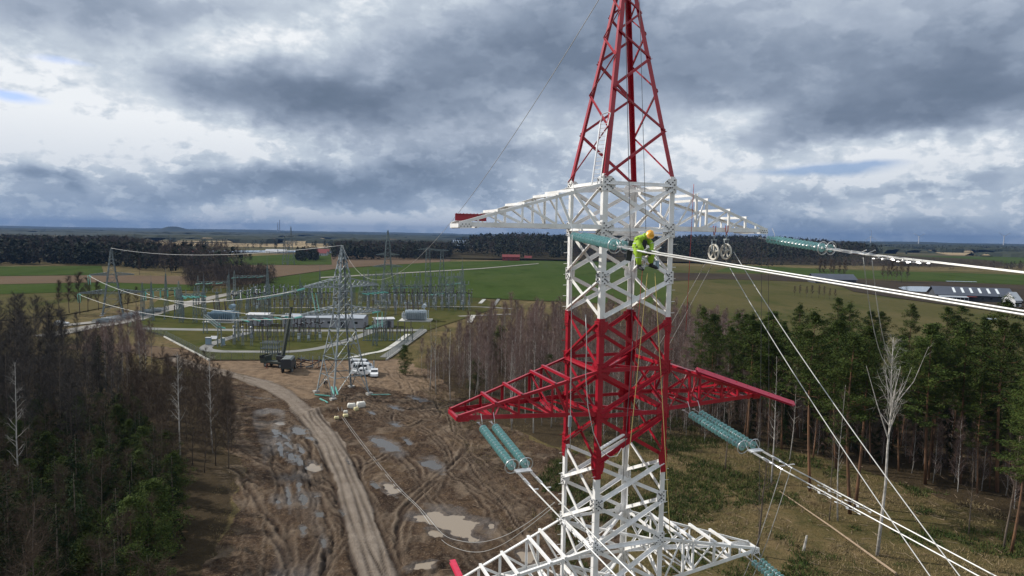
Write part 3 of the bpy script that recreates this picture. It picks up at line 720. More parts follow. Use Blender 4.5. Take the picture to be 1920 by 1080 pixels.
# ladder leaning along the near peak leg
b = MB(); A0, A1 = L(-1.42, -1.02, 1.62), L(-1.06, -.80, 3.62); sd = Vector((.12, -.30, 0)).normalized() * .19
for s_ in (-1, 1):
    b.bar(A0 + sd * s_, A1 + sd * s_, .035, .06)
for i in range(15):
    p = A0.lerp(A1, (i + .5) / 15); b.cyl(p - sd, p + sd, .014, n=6)
b.tube([A1 + sd, A1 + sd + Vector((.06, 0, .28)), A1 + Vector((.12, 0, .34)), A1 - sd + Vector((.06, 0, .28)), A1 - sd], .02, 6)
tag(b.build('ladder', 'aluminium'), 'grey aluminium ladder leaning against the red peak of the big pylon', 'ladder').matrix_world = Matrix.Translation(PC) @ Matrix.Rotation(PTH, 4, 'Z')
# crossarms
PU = [2.25, 2.72, 3.77, 4.58]
def crossarm(sgn, zt, zb, ut, wt, mt, label, ztip):
    arm = None
    def q(u, g_, z): return L(sgn * u, g_, z)
    def wid(u): return H + (wt - H) * (u - H) / (ut - H)
    def ztop(u): return zt + (ztip - zt) * (u - H) / (ut - H)
    b = MB()   # the arm's own mesh: root and tip plates
    for gs in (-1, 1):
        A = q(ut - .35, gs * wid(ut - .35), zb + .03); B = q(ut, gs * wt, zb + .03)
        b.bar(A + Vector((0, gs * .02, .04)), B + Vector((0, gs * .02, .02)), .018, .24, mi=0)
        for t in range(7):
            p = A.lerp(B, (t + .5) / 7) + Vector((0, gs * .035, .05 if t % 2 else -.02)); b.cyl(p, p + Vector((0, gs * .02, 0)), .018, n=6, mi=1)
    b.bar(q(ut, -wt, zb + .03), q(ut, wt, zb + .03), .10, .14); b.bar(q(ut - .55, -wid(ut - .55), zb), q(ut - .55, wid(ut - .55), zb), .08, .08)
    arm = b.build('crossarm', [mt, 'bolt_steel' if mt == 'white_paint' else mt], pyl); arm['label'] = label
    def sub(name, bb): return bb.build(name, mt, arm)
    for gs in (-1, 1):
        b = MB(); b.angle(q(H, gs * H, zb), q(ut, gs * wt, zb), (0, -gs, 0), (0, 0, 1), .12, .016, .155); sub('bottom_chord', b)
        b = MB(); b.angle(q(H, gs * H, zt), q(ut, gs * wt, ztip), (0, -gs, 0), (0, 0, -1), .105, .014, .105); sub('top_chord', b)
        prev = H
        for i, u in enumerate(PU):
            b = MB(); b.angle(q(u, gs * (wid(u) - .01), zb + .04), q(u, gs * (wid(u) - .01), ztop(u)), (sgn, 0, 0), (0, -gs, 0), .078, .01); sub('post', b)
            if i != 1 or True:
                b = MB(); pr = PU[i - 1] if i else H + .12
                A = q(u - .04, gs * (wid(u) - .03), ztop(u) - .05); B = q(pr + .06, gs * (wid(pr) - .03), zb + .10); b.angle(A, B, (0, 0, 1), (0, -gs, 0), .082, .01); sub('side_brace', b)
        b = MB(); b.angle(q(5.12, gs * (wid(5.12) - .01), zb + .04), q(5.12, gs * (wid(5.12) - .01), ztop(5.12)), (sgn, 0, 0), (0, -gs, 0), .06, .01); sub('post', b)
    for u in PU:
        b = MB(); A = q(u, -wid(u) - .05, ztop(u) + .07); B = q(u, wid(u) + .05, ztop(u) + .07); b.angle(A, B, (1, 0, 0), (0, 0, -1), .10, .012, .095); sub('top_strut', b)
        b = MB(); A = q(u, -wid(u), zb + .03); B = q(u, wid(u), zb + .03); b.angle(A, B, (sgn, 0, 0), (0, 0, 1), .08, .012); sub('bottom_strut', b)
    us = [H] + PU + [5.12]; f = 1
    for u0, u1 in zip(us[:-1], us[1:]):
        b = MB(); b.angle(q(u0 + .05, -f * wid(u0), zb + .045), q(u1 - .05, f * wid(u1), zb + .045), (0, 1, 0), (0, 0, 1), .075, .01); sub('bottom_lacing', b); f = -f
    if zt - zb > 1.55 or mt == 'red_paint':
        b = MB(); b.angle(q(PU[1], -wid(PU[1]), zb + .1), q(PU[1], wid(PU[1]), ztop(PU[1]) - .1), (1, 0, 0), (0, 0, 1), .07, .01); sub('inner_brace', b)
        b = MB(); b.angle(q(PU[2], wid(PU[2]), zb + .1), q(PU[2], -wid(PU[2]), ztop(PU[2]) - .1), (1, 0, 0), (0, 0, 1), .07, .01); sub('inner_brace', b)
    return arm, q, wid, ztop
arms = {}
for nm, zt, zb, ut, wt, mt, zt2 in (('top', ZL['A'], ZL['B'], 5.70, .50, 'white_paint', .36), ('middle', ZL['E'], ZL['F'], 5.70, .50, 'red_paint', -5.62), ('bottom', ZL['I'], ZL['J'], 6.15, .30, 'white_paint', -11.62)):
    for sgn, side in ((-1, 'left'), (1, 'right')):
        arms[nm, side] = crossarm(sgn, zt, zb, ut, wt, mt, f'{"red" if mt[0]=="r" else "white"} {nm} crossarm reaching out to the {side}', zt2)
TILT = R(-48)
def chan(name, A, B, w, h, mt, parent, label, tilt=0.0):
    b = MB(); A = Vector(A); B = Vector(B); d = (B - A).normalized(); n2 = Vector((0, 0, 1)); n2 = (n2 - d * n2.dot(d)).normalized(); n1 = d.cross(n2); n1, n2 = n1 * math.cos(tilt) + n2 * math.sin(tilt), n2 * math.cos(tilt) - n1 * math.sin(tilt); t = .014
    prof = [(-w / 2, -h / 2), (w / 2, -h / 2), (w / 2, -h / 2 + t), (t / 2, -h / 2 + t), (t / 2, h / 2 - t), (w / 2, h / 2 - t), (w / 2, h / 2), (-w / 2, h / 2), (-w / 2, h / 2 - t), (-t / 2, h / 2 - t), (-t / 2, -h / 2 + t), (-w / 2, -h / 2 + t)]
    b.prism(A, B, prof, n1, n2)
    for q in range(9):
        p = A.lerp(B, (q + .5) / 9) + n2 * h / 2; b.cyl(p - n1 * w * .28, p - n1 * w * .28 + n2 * .02, .016, n=6)
    o = b.build(name, mt, parent); o['label'] = label; return o
chan('end_beam', L(-5.78, -.25, .50), L(-4.80, -.32, .50), .16, .24, 'red_paint', pyl, 'short red channel beam bolted on the tip of the top left crossarm')
chan('end_beam', L(2.55, -1.06, -4.50), L(7.12, -.68, -6.08), .21, .10, 'pink_red_paint', pyl, 'long red beam lying along the middle right crossarm and poking past its tip', TILT)
LW = lambda P: (Matrix.Translation(PC) @ Matrix.Rotation(PTH, 4, 'Z')).inverted() @ P
chan('end_beam', LW(atd(848, 1052, 25.6)), LW(atd(884, 1130, 23.5)), .22, .14, 'pink_red_paint', pyl, 'bright red beam end at the tip of the bottom left crossarm')
# foot blocks
for k, (sx, sy) in CN.items():
    b = MB(); p = cor(k, GZ, hz(GZ)); b.box((p.x, p.y, .1), (1.3, 1.3, .6)); b.build('footing', 'concrete', pyl)

# ------------------------------------------------------------------ insulator strings and conductors
LD = Vector((.42, -1, 0)).normalized(); LN = Vector((1, .42, 0)).normalized()
def disc_prof():
    return [(.052, .05), (.060, .09), (.076, .130), (.092, .150), (.100, .150), (.096, .11), (.100, .085), (.094, .05)]
def insulator_string(P0, P1, label, group, nd=16):
    t = thing('insulator_string', label, 'insulator', tuple(P0), 0, group); d = (P1 - P0); Ln = d.length; d.normalize()
    b = MB(); s0 = .42
    a = d.cross(Vector((0, 0, 1))).normalized(); up = a.cross(d)
    b.bar(Vector((0, 0, 0)), d * s0, .05, .018); b.cyl(d * .02 - a * .06, d * .02 + a * .06, .02); b.cyl(d * (s0 - .02) - a * .05, d * (s0 - .02) + a * .05, .018)
    b.tube([d * s0, d * (s0 - .05) + up * .2, d * (s0 - .22) + up * .42], .012, 5)
    b.build('link_fitting', 'bright_steel', t)
    pitch = (Ln - s0 - .25) / nd; sc = pitch / .146; b = MB(); c = MB()
    for i in range(nd):
        A = d * (s0 + i * pitch); b.lathe(A, d, [(p * min(sc, 1.05), r * .98) for p, r in disc_prof()], 14); c.lathe(A - d * .01, d, [(0, .0), (0, .046), (.055, .055), (.064, .022), (pitch + .01, .020)], 8)
    b.build('glass_disc_row', 'insulator_glass', t, smooth=True); c.build('cap_row', 'bright_steel', t)
    b = MB(); cc = d * (Ln - .30); b.ring(cc, d, .235, .016, 22, 6)
    for s_ in (-1, 1): b.tube([cc + up * .235 * s_, d * (Ln - .12) + up * .05 * s_, d * (Ln - .05)], .010, 5)
    b.build('grading_ring', 'bright_steel', t, smooth=True)
    return t
def fitting(P, d, label, w=.40):
    """yoke plate and two tension clamps; returns the two conductor starts"""
    t = thing('tension_clamp_set', label, 'line fitting', tuple(P)); a = LN; d = d.normalized(); up = a.cross(d)
    b = MB(); b.prism(-a * (w / 2 + .06), a * (w / 2 + .06), [(-.02, -.10), (.02, -.10), (.02, .12), (-.02, .12)], up, d); b.build('yoke_plate', 'bright_steel', t)
    st = []
    for s_ in (-1, 1):
        b = MB(); o = a * s_ * w / 2
        for e in (-.025, .025): b.bar(o + a * e, o + a * e + d * .62, .008, .045)
        b.cyl(o + d * .1 - a * .05, o + d * .1 + a * .05, .016); b.cyl(o + d * .55 - a * .05, o + d * .55 + a * .05, .016)
        b.bar(o + d * .55, o + d * .95, .045, .075); b.cyl(o + d * .9, o + d * 1.45, .030); b.cyl(o + d * 1.25 - up * .02, o + d * 1.5 - up * .16, .02)
        b.build('tension_clamp', 'bright_steel', t); st.append(P + o + d * 1.4)
    return st
def conductor_pair(st, slopes, desc, dampers=None):
    for s_, P in zip(('left', 'right'), st):
        pts = [P]; T = [0, 3, 6, 10, 14, 18, 24, 30, 38]
        z = P.z
        for t0, t1 in zip(T[:-1], T[1:]):
            z -= (t1 - t0) * slopes[0] + 0; pts.append(Vector((P.x, P.y, 0)) + LD * t1 + Vector((0, 0, z)))
        w_ = wire('conductor', f'{s_} wire of the bright conductor pair {desc}', 'conductor', pts, .0205, 'cable_alu', n=7)
        if dampers:
            for td in dampers:
                q = P + LD * td + Vector((0, 0, -td * slopes[0])); b = MB()
                b.bar(q - Vector((0, 0, .07)), q + Vector((0, 0, .025)), .03, .04, up=(1, 0, 0)); b.tube([q + LD * -.2 + Vector((0, 0, -.085)), q + Vector((0, 0, -.065)), q + LD * .2 + Vector((0, 0, -.085))], .008, 5)
                for e in (-1, 1): b.cyl(q + LD * (.15 * e) + Vector((0, 0, -.085)), q + LD * (.24 * e) + Vector((0, 0, -.088)), .020, n=8)
                b.build('vibration_damper', 'bright_steel', w_)
def phase(P0, dz, Ln, slope, where, dampers=None, sep=.40, desc=''):
    ends = []
    for s_, nm in ((-1, 'left'), (1, 'right')):
        A = P0 + LN * (sep / 2 * s_); B = A + LD * math.sqrt(Ln ** 2 - dz ** 2) + Vector((0, 0, -dz))
        insulator_string(A, B, f'{nm} string of the turquoise insulator pair {where}', 'glass insulator strings on the big pylon'); ends.append(B)
    M_ = (ends[0] + ends[1]) / 2
    st = fitting(M_ + LD * .02, LD - Vector((0, 0, slope + .03)), f'steel clamps ending the insulator pair {where}')
    conductor_pair(st, (slope,), desc or where, dampers)
    return M_, st
mA, stA = phase(W(-2.25, -1.12, .02), .34, 3.50, .062, 'in front of the pylon body beside the lineman')
mB, stB = phase(W(5.62, -.42, .02), .36, 3.50, .066, 'at the tip of the top right crossarm', dampers=(.6, .95, 1.5, 1.85))
mC, stC = phase(W(2.3, -1.02, -5.86), .50, 3.65, .085, 'under the middle right crossarm', dampers=(1.3, 1.7, 2.3, 2.7), sep=.46)
mD, stD = phase(W(-4.85, -.55, -5.86), .62, 3.45, .085, 'under the middle left crossarm', dampers=(1.6, 2.2, 2.8), sep=.46)
mE, stE = phase(W(5.75, -.28, -11.85), .55, 3.6, .085, 'at the tip of the bottom right crossarm')
# jumpers hanging from clamps
def jump(A, B, s_, label, r=.018, mat='cable_grey', n=20): return wire('jumper_cable', label, 'cable', sag(A, B, s_, n), r, mat)
jump(stC[0], W(3.4, .9, -13.6), 3.0, 'left grey jumper loop dropping below the middle right insulators', .012)
jump(stC[1], W(3.8, 1.1, -13.8), 3.2, 'right grey jumper loop dropping below the middle right insulators', .012)
jump(stB[0] - Vector((0, 0, .1)), W(8.3, -3.8, -4.2), 1.0, 'left thin jumper hanging from the clamps of the top right conductors', .012)
jump(stB[1] - Vector((0, 0, .1)), W(8.7, -3.7, -4.3), 1.0, 'right thin jumper hanging from the clamps of the top right conductors', .012)
# two thin dark lines from the top right arm to the ground
wire('pilot_line', 'thin dark line hanging from the top right crossarm tip, left of two', 'cable', sag(W(5.6, -.35, .1), W(9.6, 3.8, -13.0), -.6), .010, 'cable_dark')
wire('pilot_line', 'thin dark line hanging from the top right crossarm tip, right of two', 'cable', sag(W(5.75, -.5, .0), W(10.4, 4.2, -11.5), -.6), .010, 'cable_dark')
# ropes
def pxline(pts, r, mat, label, name='rope', cat='rope'):
    return wire(name, label, cat, pts, r, mat)
# stringing wheels
def wheel(P, label):
    t = thing('stringing_wheel', label, 'pulley wheel', tuple(P), 0, 'stringing wheels under the top right crossarm'); nrm = Vector((.93, .37, 0)).normalized()
    a = nrm.cross(Vector((0, 0, 1))).normalized(); Rr = .285
    b = MB(); b.ring((0, 0, 0), nrm, Rr, .040, 28, 8); b.ring((0, 0, 0), nrm, Rr - .035, .016, 28, 6); b.build('rim', 'wheel_cream', t, smooth=True)
    b = MB(); b.cyl(-nrm * .07, nrm * .07, .055)
    for k in range(5):
        q = 2 * math.pi * k / 5 + .3; v = a * math.cos(q) + Vector((0, 0, 1)) * math.sin(q); b.bar(v * .04, v * (Rr - .03), .045, .03, up=nrm)
    b.build('spokes', 'wheel_cream', t)
    b = MB()
    for s_ in (-1, 1): b.bar(nrm * .09 * s_, nrm * .09 * s_ + Vector((0, 0, .46)), .05, .014, up=nrm)
    b.box((0, 0, .47), (.12, .2, .05), PTH); b.cyl((0, 0, .47), (0, 0, .62), .025); b.cyl(-nrm * .1, nrm * .1, .02); b.build('frame', 'galvanised', t)
    b = MB(); b.ring((0, 0, .66), LN, .05, .014, 12, 5); b.build('shackle', 'bright_steel', t)
    b = MB()
    for s_ in (-1, 1): b.tube([Vector((0, 0, .66)), a * .07 * s_ + Vector((0, 0, .82)), a * .07 * s_ + Vector((0, 0, 1.0))], .016, 5)
    b.build('sling', 'rope_red', t)
    return t
wp = []
for (px, py, nm) in ((1338, 473, 'left white spoked stringing wheel hanging by a red sling'), (1361, 472, 'right white spoked stringing wheel hanging by a red sling')):
    uu = 3.05 if px < 1350 else 3.52
    d = W(uu, -.95, .21); P = atd(px, py, d.y); wp.append(P); wheel(P, nm)
wL, wR = wp
def rope2(P, px, py, gz, **k):
    return [P, atd(px, py, gz)]
wire('pull_rope', 'pale rope running from the right wheel down to the lower right, inner one', 'rope', sag(wR + Vector((0, 0, -.33)), atd(1800, 1160, 12.5), .25), .013, 'cable_grey')
wire('pull_rope', 'pale rope running from the right wheel down to the lower right, outer one', 'rope', sag(wR + Vector((.3, 0, 0)), atd(1860, 1160, 12.0), .25), .013, 'cable_grey')
wire('pull_rope', 'thin rope running down left from the left wheel behind the pylon', 'rope', sag(wL + Vector((-.2, 0, -.25)), atd(1180, 740, 45), .1), .013, 'cable_grey')
wire('pull_rope', 'thin rope running down left from the right wheel behind the pylon', 'rope', sag(wR + Vector((-.3, 0, -.1)), atd(1168, 800, 45), .1), .013, 'cable_grey')
# vertical ropes and cables on the body
def vline(px0, py0, px1, py1, dist, mat, label, r=.010, s_=0.0, name='hanging_rope'):
    return wire(name, label, 'rope', sag(atd(px0, py0, dist), atd(px1, py1, dist), s_, 10), r, mat)
vline(1172, 5, 1186, 640, 23.8, 'cable_dark', 'dark hanging rope inside the peak passing behind the lineman', .012)
vline(1186, 640, 1168, 900, 23.8, 'cable_dark', 'dark rope continuing down inside the red middle of the pylon', .012)
vline(1199, 0, 1211, 430, 24.5, 'cable_dark', 'dark hanging rope on the right inside the peak', .010)
vline(1073, 440, 1069, 845, 22.3, 'cable_grey', 'grey rope hanging down beside the left leg of the pylon', .014)
vline(1214, 512, 1178, 870, 20.6, 'rope_yellow', 'left yellow hand line hanging below the lineman', .011)
vline(1228, 512, 1257, 1010, 20.4, 'rope_yellow', 'right yellow hand line hanging below the lineman', .011)
vline(1301, 345, 1286, 620, 25.5, 'rope_red', 'thin red rope hanging behind the top right crossarm', .010)
vline(1205, 500, 1187, 720, 20.7, 'rope_red', 'thin red rope hanging below the lineman', .008)
wire('jumper_cable', 'white cable loop hanging inside the red middle of the pylon', 'cable', [atd(x, y, 22.6) for x, y in [(1098, 590), (1100, 640), (1098, 700), (1102, 760), (1112, 810), (1127, 845), (1143, 857), (1157, 855), (1166, 840)]], .015, 'cable_grey')
b = MB(); b.cyl(atd(1069, 780, 22.3), atd(1068, 800, 22.3), .06); tag(b.build('rope_weight', 'galvanised'), 'small grey weight on the rope beside the left pylon leg', 'weight')
# white tube stored across the red section, and boards stuck in the lattice
b = MB(); b.cyl(atd(1127, 841, 23.0), atd(1169, 815, 24.6), .055); tag(b.build('white_pipe', 'white_paint'), 'short white pipe resting across the lower red part of the pylon', 'pipe')
b = MB(); b.box(atd(1181, 470, 20.9), (.16, .14, .62), M=Matrix.Rotation(R(8), 4, 'Y')); tag(b.build('tool_box', 'truck_dark'), 'dark flat equipment case hanging left of the lineman', 'case')
# earth wire to the far pylon and up out of the picture
# ------------------------------------------------------------------ the lineman
def skinbody(name, verts, edges, radii, mat, parent, sub=2, mats2=None):
    me = bpy.data.meshes.new(name); me.from_pydata([tuple(v) for v in verts], edges, [])
    o = bpy.data.objects.new(name, me); COL.objects.link(o)
    me.materials.append(MT[mat])
    sk = o.modifiers.new('skin', 'SKIN'); sk.use_smooth_shade = True
    if not me.skin_vertices: bpy.context.view_layer.objects.active = o
    for i, r in enumerate(radii):
        v = me.skin_vertices[0].data[i]; v.radius = (r, r) if isinstance(r, (int, float)) else r
    me.skin_vertices[0].data[0].use_root = True
    sd = o.modifiers.new('sub', 'SUBSURF'); sd.levels = sub; sd.render_levels = sub
    bpy.context.view_layer.update()
    dg = bpy.context.evaluated_depsgraph_get(); ev = o.evaluated_get(dg); nm = bpy.data.meshes.new_from_object(ev)
    o.modifiers.clear(); o.data = nm
    if parent: o.parent = parent
    return o
# local frame: x = photo right, y = away from camera, z up; seat at the origin
man = thing('person', 'lineman in bright green work suit and orange helmet sitting bent over the wires', 'person', tuple(atd(1196, 474, 20.2)))
sc_ = 20.2 / F_PX      # metres per photo pixel at that distance
def mp(x, y, d=0.0): return Vector(((x - 1196) * sc_, d, (474 - y) * sc_))
pel = mp(1197, 470); ch_ = mp(1200, 452, -.05); nk = mp(1208, 443, -.14)
V = [pel, mp(1197, 461, -.02), ch_, mp(1203, 446, -.10), nk, mp(1213, 440, -.20), mp(1216, 436, -.24),
     mp(1194, 450, -.12), mp(1195, 459, -.26), mp(1202, 470, -.36),           # left-of-picture arm
     mp(1213, 450, .02), mp(1220, 458, -.14), mp(1217, 471, -.30),           # other arm
     mp(1193, 473, -.10), mp(1192, 470, -.34), mp(1194, 488, -.34), mp(1196, 497, -.30),   # near leg
     mp(1206, 472, .0), mp(1222, 471, -.16), mp(1218, 487, -.12), mp(1221, 494, -.10)]
Ed = [(0, 1), (1, 2), (2, 3), (3, 4), (4, 5), (5, 6), (3, 7), (7, 8), (8, 9), (3, 10), (10, 11), (11, 12), (0, 13), (13, 14), (14, 15), (15, 16), (0, 17), (17, 18), (18, 19), (19, 20)]
Rd = [(.19, .16), (.20, .16), (.22, .17), (.17, .14), .08, .085, .08, .105, .082, .055, .105, .082, .055, .13, .125, .095, .07, .13, .125, .095, .07]
body = skinbody('body', V, Ed, Rd, 'hivis', man)
# head: face, hair edge, ears, nose
hc = mp(1214, 441, -.24)
hM = Matrix.Rotation(R(50), 4, 'X') @ Matrix.Rotation(R(-18), 4, 'Y')
def hp_(x, y, z): return hc + (Matrix.Rotation(R(18), 3, 'Y') @ (Matrix.Rotation(R(38), 3, 'X') @ Vector((x, y, z))))
b = MB(); M3 = Matrix.Rotation(R(18), 3, 'Y') @ Matrix.Rotation(R(38), 3, 'X')
b.ball(hc, (.082, .10, .12), 16, 12, M=M3); b.ball(hp_(0, -.105, -.012), (.014, .022, .02), 8, 6, M=M3)
for s_ in (-1, 1): b.ball(hp_(.082 * s_, .005, -.005), (.012, .022, .032), 8, 6, M=M3)
b.ball(hp_(0, -.088, -.058), (.028, .012, .008), 8, 5, M=M3); b.build('head', 'skin', man, smooth=True)
b = MB()
for s_ in (-1, 1): b.ball(hp_(.033 * s_, -.09, .018), .012, 8, 6)
b.build('eyes', 'black_cloth', man, smooth=True)
b = MB(); n = 22; k = 8; vs = []
for i in range(k + 1):
    t = i / k * 1.42
    for j in range(n):
        q = 2 * math.pi * j / n; vs.append(hp_(.122 * math.sin(t) * math.cos(q), .148 * math.sin(t) * math.sin(q), .03 + .125 * math.cos(t)))
for j in range(n):
    q = 2 * math.pi * j / n; e = 1.0 + (.32 if math.sin(q) < -.3 else .06) * max(0, -math.sin(q) + .1) + .05
    vs.append(hp_(.122 * math.cos(q) * 1.05, .148 * math.sin(q) * e, .035))
b.add(vs, [(i * n + j, i * n + (j + 1) % n, (i + 1) * n + (j + 1) % n, (i + 1) * n + j) for i in range(k + 1) for j in range(n)])
for s_ in (-1, 0, 1): b.tube([hp_(.035 * s_, -.12, .10), hp_(.035 * s_, -.05, .152), hp_(.035 * s_, .05, .152), hp_(.035 * s_, .12, .10)], .008, 5)
b.build('helmet', 'helmet', man, smooth=True)
# hood / collar
b = MB(); b.ring(mp(1209, 443, -.14), (nk - ch_).normalized() + Vector((.2, -.4, .2)), .085, .035, 16, 8); b.build('collar', 'hivis', man, smooth=True)
b = MB()
for c_, ax, rr_ in ((mp(1195, 461, -.20), (.1, -.5, -.9), .072), (mp(1220, 457, -.13), (.3, -.6, -.9), .072), (mp(1193, 482, -.34), (0, 0, 1), .088), (mp(1219, 481, -.13), (0, .1, 1), .088)):
    b.ring(c_, ax, rr_, .012, 16, 4)
b.ring(mp(1198, 458, -.03), (.1, .1, 1), .185, .016, 18, 4); b.build('reflective_band', 'reflective', man, smooth=True)
# boots
for A, dr in ((mp(1196, 497, -.30), Vector((.12, -.22, -.05))), (mp(1221, 494, -.10), Vector((.20, -.14, -.05)))):
    b = MB(); dn = dr.normalized(); b.tube([A + Vector((0, 0, .10)), A + Vector((0, 0, -.02)), A + Vector((0, 0, -.06)) + dn * .02], [.062, .058, .055], 10)
    b.tube([A + Vector((0, 0, -.06)) - dn * .07, A + Vector((0, 0, -.06)) + dn * .05, A + Vector((0, 0, -.075)) + dn * .15, A + Vector((0, 0, -.085)) + dn * .20], [.045, .055, .045, .02], 10); b.build('boot', 'black_cloth', man, smooth=True)
# gloves with fingers closed on the tool
for A, B, s_ in ((mp(1202, 470, -.36), mp(1207, 474, -.40), 1), (mp(1217, 471, -.30), mp(1214, 476, -.36), -1)):
    d = (B - A).normalized(); a = d.cross(Vector((0, 1, 0))).normalized(); nn = a.cross(d); V = [A, A + d * .05, A + d * .09]; Rr = [.034, .04, .038]; Ed = [(0, 1), (1, 2)]
    for q in range(4):
        o = a * (.027 - .018 * q); base = A + d * .09 + o; i0 = len(V)
        V += [base, base + d * (.030 + .004 * (q in (1, 2))), base + d * .045 + nn * .028, base + d * .028 + nn * .046]; Rr += [.012, .0105, .0095, .008]; Ed += [(2, i0), (i0, i0 + 1), (i0 + 1, i0 + 2), (i0 + 2, i0 + 3)]
    i0 = len(V); V += [A + d * .05 + a * .036 * s_ + nn * .012, A + d * .085 + a * .04 * s_ + nn * .03, A + d * .10 + a * .02 * s_ + nn * .045]; Rr += [.014, .012, .009]; Ed += [(1, i0), (i0, i0 + 1), (i0 + 1, i0 + 2)]
    skinbody('glove', V, Ed, Rr, 'black_cloth', man, 1)
# harness straps and tool bag, dark chest panel
b = MB(); b.ring(mp(1197, 466, -.02), (0, .1, 1), .175, .022, 18, 6)
for s_ in (-1, 1): b.tube([mp(1197 + 5 * s_, 464, -.17), mp(1200 + 4 * s_, 455, -.21), mp(1204 + 3 * s_, 446, -.20), mp(1205 + 5 * s_, 443, -.05), mp(1199 + 5 * s_, 452, .12)], .018, 6)
b.box(mp(1205, 458, -.20), (.13, .05, .26), M=Matrix.Rotation(R(12), 4, 'Y')); b.build('harness', 'black_cloth', man, smooth=False)
tb = thing('tool_bag', 'blue and grey tool bag hanging on the line beside the lineman', 'bag', tuple(atd(1231, 496, 20.3)))
b = MB(); b.tube([(0, 0, -.14), (0, 0, -.11), (0, 0, .08), (0, 0, .12)], [.06, .085, .08, .07], 12); b.build('bag', 'transformer_blue', tb); b = MB(); b.ring((0, 0, .12), (0, 0, 1), .072, .012, 14, 5); b.tube([(.07, 0, .12), (.03, 0, .3), (-.07, 0, .12)], .008, 5); b.build('handle', 'rope_white', tb)
ts = thing('line_trolley', 'small hanging work seat of steel bars and pulleys under the lineman', 'work seat', tuple(atd(1203, 484, 20.3)))
b = MB()
for s_ in (-1, 1):
    b.bar((-.18, .12 * s_, .12), (.36, .12 * s_, -.10), .03, .03); b.bar((-.12, .12 * s_, .12), (-.10, .12 * s_, -.30), .025, .025); b.bar((.14, .12 * s_, .02), (.05, .12 * s_, -.32), .025, .025); b.bar((-.12, .12 * s_, -.28), (.26, .12 * s_, -.2), .02, .02)
b.bar((-.1, -.14, -.3), (-.1, .14, -.3), .03); b.bar((.05, -.14, -.3), (.05, .14, -.3), .03); b.box((0, 0, -.04), (.34, .26, .03), M=Matrix.Rotation(R(14), 4, 'Y')); b.build('frame', 'bright_steel', ts)
b = MB()
for x, z in ((-.16, .15), (.30, -.03)): b.ring((x, -.12, z), (0, 1, 0), .055, .014, 14, 5); b.ring((x, .12, z), (0, 1, 0), .055, .014, 14, 5)
b.build('pulley', 'galv_dark', ts)
